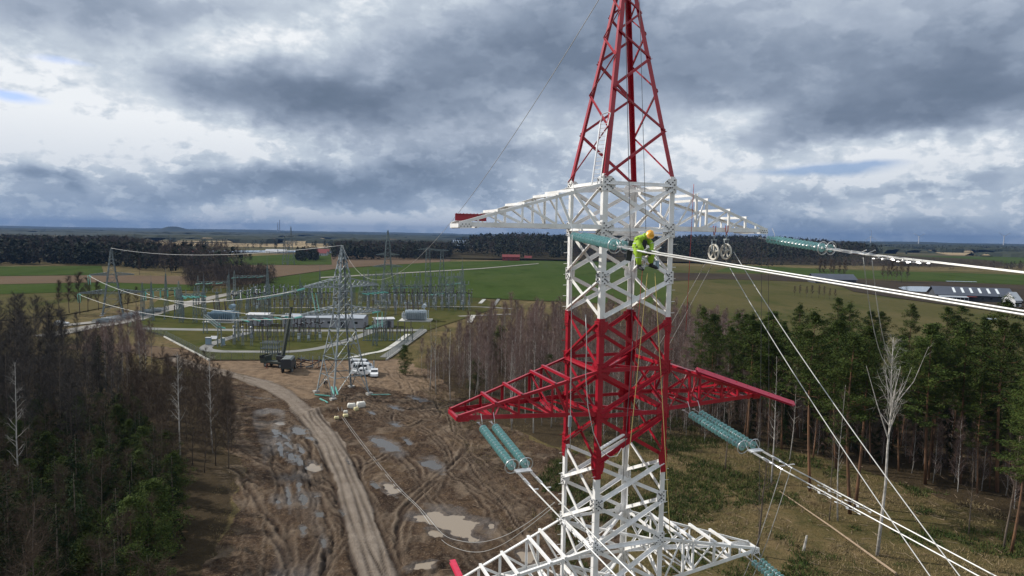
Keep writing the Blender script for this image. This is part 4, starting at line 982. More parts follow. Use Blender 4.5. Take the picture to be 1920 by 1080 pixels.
# ------------------------------------------------------------------ grey lattice towers
def lattice(name, label, cat, loc, rz, prof, arms_=(), mat='galvanised', shade_mat='galv_dark', w=.16, panel=1.0, group=None, single=False, wb=None):
    t = thing(name, label, cat, (loc[0], loc[1], zat(loc[0], loc[1]) if abs(loc[0]) < 105 and loc[1] < 250 else 0.0), rz, group); wb = wb or w * .6
    zs = [p[0] for p in prof]; ws = [p[1] for p in prof]
    def hw(z): return float(np.interp(z, zs, ws))
    Q = [(-1, -1), (1, -1), (1, 1), (-1, 1)]
    for (sx, sy) in Q:
        b = MB()
        for (z0, w0), (z1, w1) in zip(prof[:-1], prof[1:]): b.angle((sx * w0, sy * w0, z0), (sx * w1, sy * w1, z1), (-sx, 0, 0), (0, -sy, 0), w, w * .14)
        b.build('leg', mat, t)
    lv = [zs[0]]
    while lv[-1] < zs[-1] - .3:
        lv.append(min(zs[-1], lv[-1] + max(.35, 2 * hw(lv[-1]) * panel)))
    for f in range(4):
        (ax, ay), (bx, by) = Q[f], Q[(f + 1) % 4]; b = MB(); out = Vector((ax + bx, ay + by, 0)).normalized() * max(.02, wb * .5)
        for z0, z1 in zip(lv[:-1], lv[1:]):
            h0, h1 = hw(z0), hw(z1)
            A0 = Vector((ax * h0, ay * h0, z0)); B0 = Vector((bx * h0, by * h0, z0)); A1 = Vector((ax * h1, ay * h1, z1)); B1 = Vector((bx * h1, by * h1, z1))
            if single: b.bar(A0, B1, wb) if (lv.index(z0) % 2) else b.bar(B0, A1, wb)
            else:
                b.bar(A0, B1, wb, wb * .35); b.bar(B0 + out, A1 + out, wb, wb * .35)
                if h0 > 1.3: b.bar(A1, B1, wb, wb * .4); m0 = (A0 + A1) / 2; mm = (A0 + B1 + B0 + A1) / 4; b.bar(m0 - out * 3, mm - out * 3, wb * .7); b.bar((B0 + B1) / 2 - out * 3, mm - out * 3, wb * .7)
        b.build('face_bracing', mat if f in (0, 3) else shade_mat, t)  # bracing of two sides in darker steel: shade put into the colour
    for (zt, zb, ln, sides) in arms_:
        for s_ in sides:
            b = MB(); h = hw(zb); h2 = hw(zt); T = Vector((s_ * ln, 0, zb + .15))
            for g_ in (-1, 1):
                b.bar((s_ * h, g_ * h, zb), T + Vector((0, g_ * .25, 0)), w * .8, w * .5); b.bar((s_ * h2, g_ * h2, zt), T + Vector((0, g_ * .25, .15)), w * .8, w * .5)
                for k in range(1, 6):
                    u = k / 6; lo = Vector((s_ * h, g_ * h, zb)).lerp(T + Vector((0, g_ * .25, 0)), u); hi = Vector((s_ * h2, g_ * h2, zt)).lerp(T + Vector((0, g_ * .25, .15)), u)
                    b.bar(lo, hi, wb * .8); lo2 = Vector((s_ * h, g_ * h, zb)).lerp(T + Vector((0, g_ * .25, 0)), u - 1 / 6); b.bar(lo2, hi, wb * .8)
            for k in range(1, 6):
                u = k / 6; A = Vector((s_ * h2, -h2, zt)).lerp(T + Vector((0, -.25, .15)), u); B = Vector((s_ * h2, h2, zt)).lerp(T + Vector((0, .25, .15)), u); b.bar(A, B, wb * 1.2, wb * .6)
                A = Vector((s_ * h, -h, zb)).lerp(T - Vector((0, .25, 0)), u); B = Vector((s_ * h, h, zb)).lerp(T + Vector((0, .25, 0)), u); b.bar(A, B, wb)
            b.build('crossarm', mat, t)
    for (sx, sy) in Q:
        b = MB(); b.box((sx * ws[0], sy * ws[0], 0), (w * 4, w * 4, .5)); b.build('footing', 'concrete', t)
    return t, (lambda u, v, z: Vector((loc[0], loc[1], 0)) + Matrix.Rotation(rz, 3, 'Z') @ Vector((u, v, z)))
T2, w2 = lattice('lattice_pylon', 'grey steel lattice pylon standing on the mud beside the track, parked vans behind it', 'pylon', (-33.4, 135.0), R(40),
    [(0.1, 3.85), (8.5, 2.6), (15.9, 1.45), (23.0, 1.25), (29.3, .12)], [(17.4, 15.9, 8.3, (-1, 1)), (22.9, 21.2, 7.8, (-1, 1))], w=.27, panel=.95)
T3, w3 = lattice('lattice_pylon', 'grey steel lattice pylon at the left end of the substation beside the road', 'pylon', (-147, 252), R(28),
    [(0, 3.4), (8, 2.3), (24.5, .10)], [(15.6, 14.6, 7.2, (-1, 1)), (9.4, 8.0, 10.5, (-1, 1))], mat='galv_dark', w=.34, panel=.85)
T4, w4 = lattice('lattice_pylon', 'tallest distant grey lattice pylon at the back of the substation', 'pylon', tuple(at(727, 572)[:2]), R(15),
    [(0, 4.0), (17, 1.5), (26, 1.0), (33, .10)], [(18, 16.8, 6.5, (-1, 1)), (23, 22, 5.0, (-1, 1))], mat='galv_green', shade_mat='galv_dark', w=.24, panel=.9)
p5a = at(800, 560)
T5, w5 = lattice('lattice_pylon', 'left mast of the twin lattice portal behind the transformers', 'pylon', tuple(at(802, 558)[:2]), R(10),
    [(0, 1.6), (24, .9), (25, .5)], [(24.6, 23.6, 5.2, (-1, 1))], mat='galv_green', shade_mat='galv_dark', w=.20)
T6, w6 = lattice('lattice_pylon', 'right mast of the twin lattice portal behind the transformers', 'pylon', tuple(at(828, 556)[:2]), R(10),
    [(0, 2.4), (12, 1.2), (24, .5)], [(24.0, 23.0, 3.6, (-1, 1))], mat='galv_green', shade_mat='galv_dark', w=.18)
for (px, pb, h_, lb) in ((534, 497, 27, 'left of two thin far pylons beyond the brown field'), (546, 497, 36, 'right and taller of two thin far pylons beyond the brown field'), (253, 470, 24, 'small far pylon standing on the beige plain at the left'), (319, 470, 22, 'second small far pylon standing on the beige plain'), (1051, 486, 24, 'small pylon at the wood edge just left of the red and white pylon')):
    q = at(px, pb); lattice('far_pylon', lb, 'pylon', tuple(q[:2]), R(20), [(0, h_ * .085), (h_ * .6, h_ * .03), (h_, .1)], [(h_ * .78, h_ * .74, h_ * .16, (-1, 1)), (h_ * .62, h_ * .58, h_ * .2, (-1, 1))], mat='galv_dark', w=.3, panel=1.5)
# wires between them
def far_string(P, d, n, label, group='turquoise insulator strings of the far pylons', r=.17):
    t = thing('insulator_string', label, 'insulator', tuple(P), 0, group); d = Vector(d).normalized(); b = MB()
    for i in range(n): b.lathe(d * (i * .16), d, [(0, .03), (.06, r), (.1, r * .9), (.12, .03)], 8)
    b.cyl((0, 0, 0), d * (n * .16 + .2), .03, n=5); b.build('disc_row', 'turquoise_glass_far', t); return t
spans = [(w2(-7.8, 0, 21.2), w3(-7.2, 0, 14.6), 5.0, 'upper conductor span from the mud pylon to the left pylon'),
         (w2(-8.3, 0, 15.9), w3(-10.5, 0, 8.0), 3.2, 'lowest left conductor span from the mud pylon to the left pylon'),
         (w2(8.3, 0, 15.9), w3(10.5, 0, 8.0), 3.2, 'lowest right conductor span from the mud pylon to the left pylon')]
for A, B, s_, lb in spans:
    d = (B - A).normalized()
    far_string(A - Vector((0, 0, .1)), d + Vector((0, 0, -.16)), 18, 'string at the near end of the ' + lb.replace(' conductor', '').replace('from the mud pylon ', '')); far_string(B - Vector((0, 0, .1)), -d + Vector((0, 0, -.10)), 18, 'string at the far end of the ' + lb.replace(' conductor', '').replace('from the mud pylon ', ''))
    wire('conductor', lb, 'conductor', sag(A + d * 3 + Vector((0, 0, -.6)), B - d * 3 + Vector((0, 0, -.5)), s_, 30), .058, 'cable_alu')
for P in (w3(-7.6, 0, 14.6), w3(-10.9, 0, 8.0), w3(10.0, 0, 8.0)):
    for k in range(2): far_string(P + Vector((.8 * k, 0, 0)), (0.05, 0, -1), 20, 'short insulator string hanging straight down from a crossarm of the left pylon', 'hanging strings of the left pylon', .13)
for k in range(2): far_string(w2(-8.6, 0, 21.1) + Vector((2.2 + .7 * k, 0, -.8)), (0.2, 0, -1), 22, 'insulator string drooping under the top left crossarm of the mud pylon', 'drooping strings of the mud pylon', .12)
for k in range(2): far_string(w2(8.0, 0, 15.8) + Vector((-.2 + .9 * k, 0, 0)), (0.02, 0, -1), 20, 'insulator string hanging from the right lower crossarm tip of the mud pylon', 'hanging strings of the mud pylon', .12)
wire('earth_wire', 'thin earth wire from the mud pylon peak to the left pylon peak', 'cable', sag(w2(0, 0, 29.3), w3(0, 0, 24.5), 2.2, 24), .05, 'cable_grey')
wire('earth_wire', 'thin sagging wire from the red and white peak down to the mud pylon peak', 'cable', sag(W(0, 0, 9.25), w2(0, 0, 29.3), 9.2, 48), .015, 'cable_grey')
# strings and cables lying at the foot of the mud pylon
q0 = onground(622, 742, 1.9); q1 = onground(633, 768, .15)
for k in range(2):
    o_ = Vector((.75 * k, 0, 0)); far_string(q0 + o_, (q1 - q0), 26, f'{"left" if k == 0 else "right"} turquoise insulator string leaning at the foot of the mud pylon', 'strings leaning at the mud pylon', .16)
    pts = [q1 + o_] + [onground(x + 4 * k, y, z_) for x, y, z_ in ((642, 785, .1), (672, 825, .08), (705, 868, .10), (745, 915, .14), (785, 960, .3))] + [atd(*p) for p in (((830, 1001, 70), (868, 1015, 62), (905, 1016, 55), (945, 1005, 47), (990, 980, 38), (1040, 942, 29)) if k else ((826, 1010, 70), (862, 1030, 62), (900, 1035, 55), (940, 1022, 47), (985, 992, 38), (1036, 952, 29)))]
    wire('conductor', f'{"left" if k == 0 else "right"} loose conductor lying over the mud from the mud pylon towards the camera', 'conductor', [Vector(p) for p in smoothpoly([tuple(p) for p in pts], 5)], .021, 'cable_grey')
for (px, py, a, lb) in ((590, 740, -.3, 'left of the mud pylon foot'), (600, 748, -.9, 'at the front foot of the mud pylon'), (697, 740, .1, 'right of the mud pylon foot')):
    q = onground(px, py, .15); far_string(q, (math.cos(a), math.sin(a), 0), 22, 'turquoise insulator string lying in the mud ' + lb, 'strings lying in the mud', .16)

# ------------------------------------------------------------------ substation equipment
def template(fn, *a, **k): return fn(*a, **k)
def rib(b, A, B, r, n=8, ribs=9, mi=0):
    A = Vector(A); B = Vector(B); d = B - A; Ln = d.length; pr = []
    for i in range(ribs): pr += [(Ln * i / ribs, r * .6), (Ln * (i + .5) / ribs, r)]
    pr.append((Ln, r * .6)); b.lathe(A, d, pr, n, mi)
def post_insulator(h=5.2, leg=2.6):
    t = thing('post_insulator', '-', 'post insulator'); b = MB(); b.bar((-.14, 0, 0), (-.14, 0, leg), .10); b.bar((.14, 0, 0), (.14, 0, leg), .10); b.box((0, 0, leg), (.6, .4, .1))
    for k in range(3): b.bar((-.14, 0, leg * k / 3), (.14, 0, leg * (k + 1) / 3), .05)
    b.build('support', 'galv_dark', t); b = MB(); rib(b, (0, 0, leg + .05), (0, 0, h), .19); b.build('insulator', 'porcelain_brown', t)
    b = MB(); b.cyl((0, 0, h), (0, 0, h + .18), .13, n=8); b.bar((-.5, 0, h + .1), (.5, 0, h + .1), .07); b.build('cap', 'galvanised', t); return t
def breaker():
    t = thing('circuit_breaker', '-', 'circuit breaker'); b = MB(); 
    for x in (-.3, .3):
        for y in (-.25, .25): b.bar((x, y, 0), (x, y, 2.3), .09)
    b.box((0, 0, 2.3), (.9, .7, .12)); b.build('support', 'galvanised', t); b = MB(); b.box((.0, -.35, 1.3), (.6, .4, .9)); b.build('control_box', 'transformer_grey', t)
    b = MB(); rib(b, (0, 0, 2.4), (0, 0, 4.6), .20); b.build('column_insulator', 'porcelain_brown', t); b = MB(); rib(b, (0, 0, 4.8), (-1.0, 0, 5.5), .22); rib(b, (0, 0, 4.8), (1.0, 0, 5.5), .22); b.build('interrupter', 'porcelain_brown', t)
    b = MB(); b.ball((0, 0, 4.7), .28, 8, 6); b.cyl((-1, 0, 5.5), (-1.2, 0, 5.6), .2); b.cyl((1, 0, 5.5), (1.2, 0, 5.6), .2); b.build('head', 'galvanised', t); return t
def ct_post():
    t = thing('instrument_transformer', '-', 'instrument transformer'); b = MB()
    for x in (-.25, .25):
        for y in (-.25, .25): b.bar((x, y, 0), (x, y, 2.4), .08)
    b.box((0, 0, 2.4), (.7, .7, .1)); b.build('support', 'galvanised', t); b = MB(); b.box((0, 0, 2.75), (.6, .6, .6)); b.build('tank', 'porcelain_grey', t)
    b = MB(); rib(b, (0, 0, 3.05), (0, 0, 5.0), .24); b.build('insulator', 'porcelain_grey', t); b = MB(); b.lathe((0, 0, 5.0), (0, 0, 1), [(0, .2), (.1, .34), (.5, .36), (.65, .2), (.7, 0)], 10); b.build('head', 'porcelain_grey', t); return t
def pipe_post(h=3.6):
    t = thing('bus_support', '-', 'bus support'); b = MB(); b.bar((0, 0, 0), (0, 0, h * .55), .22); b.box((0, 0, .1), (.6, .6, .2)); b.build('support', 'galv_green', t)
    b = MB(); rib(b, (0, 0, h * .55), (0, 0, h), .16); b.build('insulator', 'porcelain_brown', t); return t
rnd = random.Random(5)
def lattice_column():
    t = thing('insulator_support', '-', 'insulator support'); b = MB()
    for sx in (-1, 1):
        for sy in (-1, 1): b.bar((sx * .5, sy * .5, 0), (sx * .28, sy * .28, 9), .12)
    b.build('leg_frame', 'galv_green', t); c = MB()
    for k in range(9):
        w0, w1 = .5 - .0244 * k, .5 - .0244 * (k + 1); s_ = 1 if k % 2 else -1
        for sy in (-1, 1): c.bar((-s_ * w0, sy * w0, k), (s_ * w1, sy * w1, k + 1), .06); c.bar((sy * w0, -s_ * w0, k), (sy * w1, s_ * w1, k + 1), .06)
    c.build('bracing', 'galv_dark', t); b = MB(); b.box((0, 0, 9.05), (1.0, .7, .12)); b.bar((-1.6, 0, 9.2), (1.6, 0, 9.2), .12)
    for x in (-1.5, 0, 1.5): rib(b, (x, 0, 9.2), (x, 0, 10.6), .16, ribs=5)
    b.build('head', 'galv_dark', t); return t
KIND = dict(col=(lattice_column, 'grey lattice support with three insulators on top'), post=(post_insulator, 'dark ribbed post insulator'), brk=(breaker, 'two armed dark circuit breaker'), ct=(ct_post, 'grey headed instrument transformer'), bus=(pipe_post, 'short dark bus support insulator'))
TEMPL = {}
def put(kind, P, rz, where, sc=1.0):
    fn, nm = KIND[kind]; lb = f'{nm} {where}'; gp = f'{nm.split(" on ")[0].split(" with ")[0]}s {where}'; loc = (P[0], P[1], .2)
    if kind not in TEMPL:
        t = fn(); TEMPL[kind] = t; CH[t.name] = list(t.children); t.location = loc; t.rotation_euler = (0, 0, rz); t.scale = (sc,) * 3; t['label'] = lb; t['group'] = gp; return t
    return dup(TEMPL[kind], loc, rz, lb, gp, sc)
def row(kind, px0, py0, px1, py1, n, where, sc=1.0, rz=0.0, jit=.3):
    A, B = at(px0, py0), at(px1, py1)
    for i in range(n):
        p = A.lerp(B, i / max(1, n - 1)); put(kind, (p.x + rnd.uniform(-jit, jit), p.y + rnd.uniform(-jit, jit)), rz + rnd.uniform(-.05, .05), where, sc)
row('post', 440, 632, 600, 630, 20, 'in the long row in front of the control building')
row('post', 445, 640, 590, 640, 16, 'in the second row in front of the control building', .95)
row('ct', 440, 648, 470, 650, 3, 'left of the capacitor frame by the loop road', .95)
row('brk', 560, 642, 600, 640, 3, 'behind the crane boom')
row('bus', 680, 640, 772, 640, 14, 'in the near row right of the mud pylon', 1.1)
row('post', 685, 634, 770, 632, 8, 'in the far row right of the mud pylon', .9)
row('bus', 492, 656, 520, 670, 4, 'in the capacitor frame behind the crane', 1.2)
row('post', 660, 590, 742, 594, 3, 'standing free right of the control building', 1.15)
row('post', 470, 590, 650, 585, 22, 'in the front row behind the control building', 1.1)
row('brk', 475, 577, 640, 574, 14, 'in the middle row behind the control building', 1.1)
row('ct', 470, 570, 650, 567, 12, 'in the middle row behind the control building', 1.1)
row('post', 480, 562, 660, 559, 22, 'in the back row behind the control building', 1.15)
row('ct', 690, 582, 880, 583, 16, 'in the front row behind the right transformer', 1.15)
row('brk', 690, 575, 880, 576, 15, 'in the second row behind the right transformer', 1.15)
row('post', 685, 568, 885, 569, 28, 'in the third row behind the right transformer', 1.2)
row('brk', 690, 562, 850, 560, 13, 'in the back row behind the right transformer', 1.15)
row('post', 700, 556, 830, 556, 11, 'in the last row at the field edge', 1.1)
row('brk', 440, 587, 482, 584, 3, 'between the blue transformer and the grey hut', 1.3)
row('ct', 436, 580, 482, 576, 4, 'between the blue transformer and the grey hut', 1.3)
row('bus', 268, 602, 345, 598, 5, 'on the left grass of the yard', 1.3)
row('post', 372, 590, 384, 588, 2, 'left of the blue transformer', 1.3)
row('ct', 690, 588, 760, 592, 5, 'on the grass left of the right transformer', .9)
row('col', 480, 584, 660, 580, 7, 'behind the control building', 1.0, jit=2)
row('col', 700, 578, 872, 578, 8, 'behind the right transformer', 1.1, jit=2)
row('col', 690, 564, 860, 562, 7, 'at the back by the green field', 1.2, jit=2)
row('col', 470, 636, 600, 628, 5, 'before the control building', .7, jit=1)
row('col', 350, 600, 470, 592, 5, 'around the blue transformer', 1.0, jit=2)
row('ct', 480, 565, 660, 562, 12, 'in the last row behind the control building', 1.15)
# frame of thin columns (capacitor bank) behind the crane
t = thing('capacitor_bank', 'dense cage of thin grey columns beside the loop road behind the crane', 'capacitor bank', tuple(at(505, 672))); b = MB()
for i in range(8):
    for j in range(3):
        h_ = 3.9 + .2 * ((i + j) % 2); b.bar((i * .62 - 2.2, j * 1.5, 0), (i * .62 - 2.2, j * 1.5, h_), .10)
b.build('column_frame', 'galv_dark', t); b = MB()
for j in range(3): b.bar((-2.3, j * 1.5, 2.6), (2.3, j * 1.5, 2.6), .14); b.bar((-2.3, j * 1.5, 3.9), (2.3, j * 1.5, 3.9), .12)
b.build('rail', 'galvanised', t)
# lattice gantries with turquoise strings
def gantry(pa, pb, yb, ns, label, spike=3.0, strdir=(0, -1, 0), n=14, lbl2=None):
    A, B = Vector(pa), Vector(pb); h = atd(yb[0], yb[1], A.y).z - .2 if isinstance(yb, tuple) else yb; d = B - A; Ln = d.length; rz = math.atan2(d.y, d.x); t = thing('gantry', label, 'gantry', (A.x, A.y, .2), rz)
    for x in (0, Ln):
        b = MB(); 
        for sx in (-1, 1):
            for sy in (-1, 1): b.bar((x + sx * .55, sy * .55, 0), (x + sx * .38, sy * .38, h), .14); b.bar((x + sx * .38, sy * .38, h), (x, 0, h + spike), .09)
        k = int(h / 1.1)
        for i in range(k):
            z0, z1 = h * i / k, h * (i + 1) / k; s_ = 1 if i % 2 else -1
            for sy in (-1, 1): b.bar((x - s_ * .5, sy * .5, z0), (x + s_ * .45, sy * .45, z1), .07); b.bar((x + sy * .5, -s_ * .5, z0), (x + sy * .45, s_ * .45, z1), .07)
        b.build('column', 'galv_green', t)
    b = MB()
    for sy in (-1, 1):
        for z in (h - .5, h + .3): b.bar((0, sy * .4, z), (Ln, sy * .4, z), .12)
    k = int(Ln / 1.0)
    for i in range(k):
        x0, x1 = Ln * i / k, Ln * (i + 1) / k
        for sy in (-1, 1): b.bar((x0, sy * .4, h - .5 if i % 2 else h + .3), (x1, sy * .4, h + .3 if i % 2 else h - .5), .07)
        b.bar((x0, -.4, h + .3), (x1, .4, h + .3), .07)
    b.build('beam', 'galv_green', t)
    for i in range(ns):
        p = Vector((A.x, A.y, .2)) + d.normalized() * Ln * (i + .5) / ns + Vector((0, -.5, h - .4)); far_string(p, Vector(strdir) + Vector((0, 0, -.12)), n + 4, (lbl2 or 'turquoise string fixed to the ' + label), 'turquoise strings of the substation gantries', .26)
    return t
gantry(at(340, 606), at(366, 606), (353, 553), 3, 'low lattice gantry left of the blue transformer', strdir=(.8, -.6, 0))
gantry(at(372, 568), at(428, 566), (400, 530), 3, 'lattice gantry in front of the brown trees at left', strdir=(-.8, -.6, 0))
gantry(at(440, 560), at(502, 557), (460, 519), 4, 'far lattice gantry in front of the brown trees', strdir=(-.9, -.4, 0), spike=3)
gantry(at(268, 594), at(336, 588), (300, 545), 5, 'leftmost lattice gantry beside the left pylon', strdir=(.3, -.5, -.9))
gantry(at(332, 598), at(383, 592), (350, 556), 4, 'lattice gantry behind the leftmost grass', strdir=(.9, -.3, 0))
gantry(at(494, 596), at(566, 574), (494, 559), 8, 'long slanting lattice gantry behind the control building', strdir=(-.95, -.3, 0), lbl2='turquoise string in the long slanting row behind the control building')
gantry(at(675, 590), at(720, 584), (690, 549), 5, 'lattice gantry just right of the mud pylon', strdir=(1, -.2, 0))
gantry(at(740, 574), at(790, 572), (760, 538), 3, 'lattice gantry behind the right transformer', strdir=(-1, -.2, 0))
gantry(at(815, 580), at(838, 578), (825, 550), 2, 'lattice gantry right of the right transformer', strdir=(-1, -.2, 0))
gantry(at(846, 574), at(868, 572), (855, 531), 3, 'rightmost lattice gantry at the edge of the yard', spike=6, strdir=(-1, -.2, 0))
gantry(at(385, 626), at(412, 652), 5.5, 3, 'low gantry beside the grey cabinets', strdir=(.9, -.2, 0))
gantry(at(444, 641), at(545, 632), 6.5, 5, 'low gantry across the middle of the yard', strdir=(.9, -.4, 0), spike=2)
gantry(at(703, 650), at(722, 638), 5.5, 3, 'low gantry right of the mud pylon base', strdir=(-.9, -.2, 0))
gantry(at(690, 556), at(745, 552), (715, 516), 0, 'back gantry at the edge of the green field', spike=3)
gantry(at(640, 570), at(700, 566), (670, 535), 3, 'gantry behind the mud pylon', spike=4, strdir=(-1, -.3, 0))
gantry(at(838, 566), at(862, 564), (850, 520), 0, 'small back gantry in front of the green field')
# slender lightning masts
first = None
for i, (px, pb, h_) in enumerate([(682, 568, 15), (705, 566, 16), (758, 568, 16), (787, 570, 17), (866, 582, 22), (502, 588, 22), (563, 585, 15), (600, 560, 16), (640, 556, 17), (285, 603, 16), (312, 590, 18), (383, 585, 15), (430, 575, 16), (850, 580, 15)]):
    q = at(px, pb); sc = h_ / 16
    if first is None:
        t = thing('lightning_mast', '-', 'mast'); b = MB()
        for sx in (-1, 1):
            for sy in (-1, 1): b.bar((sx * .6, sy * .6, 0), (sx * .08, sy * .08, 13.4), .11)
        for k in range(13):
            w0, w1 = .6 - .04 * k, .6 - .04 * (k + 1); s_ = 1 if k % 2 else -1
            for sy in (-1, 1): b.bar((-s_ * w0, sy * w0, k), (s_ * w1, sy * w1, k + 1), .06); b.bar((sy * w0, -s_ * w0, k), (sy * w1, s_ * w1, k + 1), .06)
        b.build('shaft', 'galv_green', t); b = MB(); b.cyl((0, 0, 13.2), (0, 0, 16), .07, .02, 6); b.build('spike', 'galv_dark', t); CH[t.name] = list(t.children); first = t
        t.location = (q.x, q.y, .2); t.scale = (sc,) * 3; t['label'] = 'slender grey lightning mast rising from the substation yard'; t['group'] = 'lightning masts of the substation'
    else: dup(first, (q.x, q.y, .2), 0, None, None, sc)
# transformers
def transformer(P, rz, label, mat, fins=14, sc=1.0):
    t = thing('transformer', label, 'transformer', (P.x, P.y, .2), rz); b = MB(); b.box((0, 0, .15), (11.5, 7.5, .3)); b.build('plinth', 'concrete_pale', t)
    b = MB(); b.box((0, 0, 2.1), (7.4, 3.0, 3.0)); b.box((0, 0, 3.7), (7.0, 2.7, .25)); b.box((0, -1.6, 2.9), (6.8, .2, .2)); b.build('tank', mat, t)
    b = MB()
    for i in range(fins):
        x = -4.2 + 8.4 * i / (fins - 1); b.box((x, -2.35, 2.1), (.16, 1.3, 2.7)); b.box((x, 2.35, 2.1), (.16, 1.3, 2.7))
    b.build('radiator', mat, t); b = MB(); b.cyl((2.9, -.9, 5.3), (2.9, 1.9, 5.3), .75, n=14); b.bar((2.9, 0, 3.8), (2.9, 0, 4.7), .2); b.bar((2.9, 1.2, 3.8), (2.9, 1.2, 4.7), .2); b.build('conservator', mat, t)
    for i in range(3):
        b = MB(); rib(b, (-3 + i * 1.9, 0, 3.8), (-3.2 + i * 1.9, -.3, 7.4), .24); b.cyl((-3.2 + i * 1.9, -.3, 7.4), (-3.2 + i * 1.9, -.3, 7.7), .08); b.build('bushing', 'porcelain_brown', t)
    for i in range(3):
        b = MB(); rib(b, (-2.4 + i * 1.5, .9, 3.8), (-2.4 + i * 1.5, 1.2, 5.6), .16, ribs=6); b.build('bushing', 'porcelain_brown', t)
    b = MB(); b.box((-4.5, -1.2, 2.0), (.9, 1.0, 1.6)); b.box((-3.6, -3.2, 1.3), (.8, .5, 1.3)); b.build('control_cabinet', 'white_wall', t)
    return t
transformer(at(780, 602), 0, 'pale grey power transformer on a white plinth right of the control building', 'transformer_grey')
transformer(at(419, 604), 0, 'blue grey power transformer on a pale plinth left of the hut', 'transformer_blue')
# buildings
def hut(P, rz, lx, ly, h, label, roof='grey_roof', wall='pale_wall', pitch=.12, name='building', extra=None, openings=6, over=.4, cat='building'):
    t = thing(name, label, cat, (P.x, P.y, .2), rz); b = MB(); rh = ly / 2 * pitch
    b.prism((-lx / 2, 0, 0), (lx / 2, 0, 0), [(-ly / 2, 0), (ly / 2, 0), (ly / 2, h), (0, h + rh - .05), (-ly / 2, h)], Vector((0, 1, 0)), Vector((0, 0, 1))); b.build('wall', wall, t)
    b = MB()
    for s_ in (-1, 1):
        b.add([(-lx / 2 - over, 0, h + rh), (lx / 2 + over, 0, h + rh), (lx / 2 + over, s_ * (ly / 2 + over), h - over * pitch), (-lx / 2 - over, s_ * (ly / 2 + over), h - over * pitch),
               (-lx / 2 - over, 0, h + rh + .18), (lx / 2 + over, 0, h + rh + .18), (lx / 2 + over, s_ * (ly / 2 + over), h - over * pitch + .18), (-lx / 2 - over, s_ * (ly / 2 + over), h - over * pitch + .18)],
              [(0, 1, 2, 3), (4, 5, 6, 7), (0, 1, 5, 4), (1, 2, 6, 5), (2, 3, 7, 6), (3, 0, 4, 7)])
    b.build('roof', roof, t)
    for i in range(openings):
        x = -lx / 2 + lx * (i + .5) / openings
        if i % 3 == 1: b = MB(); b.box((x, -ly / 2 - .02, 1.15), (1.3, .08, 2.3)); b.build('door', 'dark_wall', t)
        else: b = MB(); b.box((x, -ly / 2 - .02, h * .55), (1.1, .08, h * .22)); b.build('window', 'glass_dark', t)
    return t
A, B = at(528, 615), at(682, 615); mid = (A + B) / 2; mid.y += 4
hut(mid, 0, (B - A).length, 9, 3.2, 'long low control building with a pale metal roof in the middle of the substation', openings=6, pitch=.14)
q = at(482, 612); q.y += 3; hut(q, 0, 6.6, 6, 3.6, 'small pale hut with a white roof left of the control building', 'white_wall', openings=2)
q = at(716, 616); q.y += 3; hut(q, R(20), 6.0, 5, 2.8, 'small pale hut with a light roof right of the control building', 'white_wall', openings=2)
for (px, py, lb, wdt) in ((391, 648, 'grey equipment cabinet on the grass inside the loop road', 1.3), (418, 649, 'white equipment cabinet on a post inside the loop road', .8)):
    q = at(px, py); t = thing('equipment_cabinet', lb, 'cabinet', (q.x, q.y, .2)); b = MB(); b.box((0, 0, 1.1), (wdt, 1.0, 1.8)); b.build('housing', 'transformer_blue', t); b = MB(); b.box((0, 0, 2.05), (wdt + .2, 1.2, .1)); b.build('roof', 'white_wall', t); b = MB(); b.box((0, 0, .1), (wdt + .3, 1.2, .2)); b.build('base', 'concrete', t)
q = at(401, 640); t = thing('solar_panel', 'tilted white panel beside the grey cabinet', 'panel', (q.x, q.y, .2)); b = MB(); b.box((0, 0, .9), (1.9, 1.3, .08), M=Matrix.Rotation(R(35), 4, 'X')); b.build('panel', 'white_wall', t); b = MB(); b.bar((-.7, .3, 0), (-.7, .3, 1.1), .08); b.bar((.7, .3, 0), (.7, .3, 1.1), .08); b.build('stand', 'galvanised', t)
# fences and concrete kerbs
def fence(pts, label, h=2.0, kerb=None, mat='galv_dark', step=2.5):
    P = [at(x, y) for x, y in pts]; t = thing('fence', label, 'fence', tuple(P[0]))
    b = MB(); c = MB(); k = MB()
    for A, B in zip(P[:-1], P[1:]):
        A = A - P[0]; B = B - P[0]; n = max(1, int((B - A).length / step))
        for i in range(n): q = A.lerp(B, i / n); b.bar(q, q + Vector((0, 0, h)), .07)
        for z in [h * (j + 1) / 9 for j in range(9)]: c.bar(A + Vector((0, 0, z)), B + Vector((0, 0, z)), .022)
        for i in range(n * 4): q = A.lerp(B, i / (n * 4)); c.bar(q, q + Vector((0, 0, h)), .016)
        k.bar(A + Vector((0, 0, .1)), B + Vector((0, 0, .1)), .4, .5)
    b.build('post_row', mat, t); c.build('mesh_panel', 'galv_green', t)
    if kerb: k.build('kerb', kerb, t)
fence([(308, 632), (350, 654), (392, 676)], 'wire fence on a white concrete kerb at the left front of the substation', kerb='concrete_pale')
fence([(392, 676), (560, 676), (724, 676)], 'wire fence along the front of the substation behind the parked vans')
fence([(724, 676), (795, 621)], 'wire fence with a concrete kerb at the right front corner of the substation', kerb='concrete')
fence([(308, 632), (240, 612)], 'wire fence at the left end of the substation')
ribbon('concrete_strip', [(655, 673), (690, 665), (726, 656), (765, 628)], 1.6, .30, 'concrete_pale')
ribbon('dark_ditch', [(722, 672), (792, 622)], 3.0, .28, 'asphalt')
ribbon('concrete_strip', [(880, 606), (888, 592)], 1.8, .30, 'concrete_pale'); ribbon('concrete_strip', [(900, 570), (908, 562)], 1.8, .30, 'concrete_pale'); ribbon('concrete_strip', [(926, 574), (936, 560)], 1.6, .30, 'asphalt')

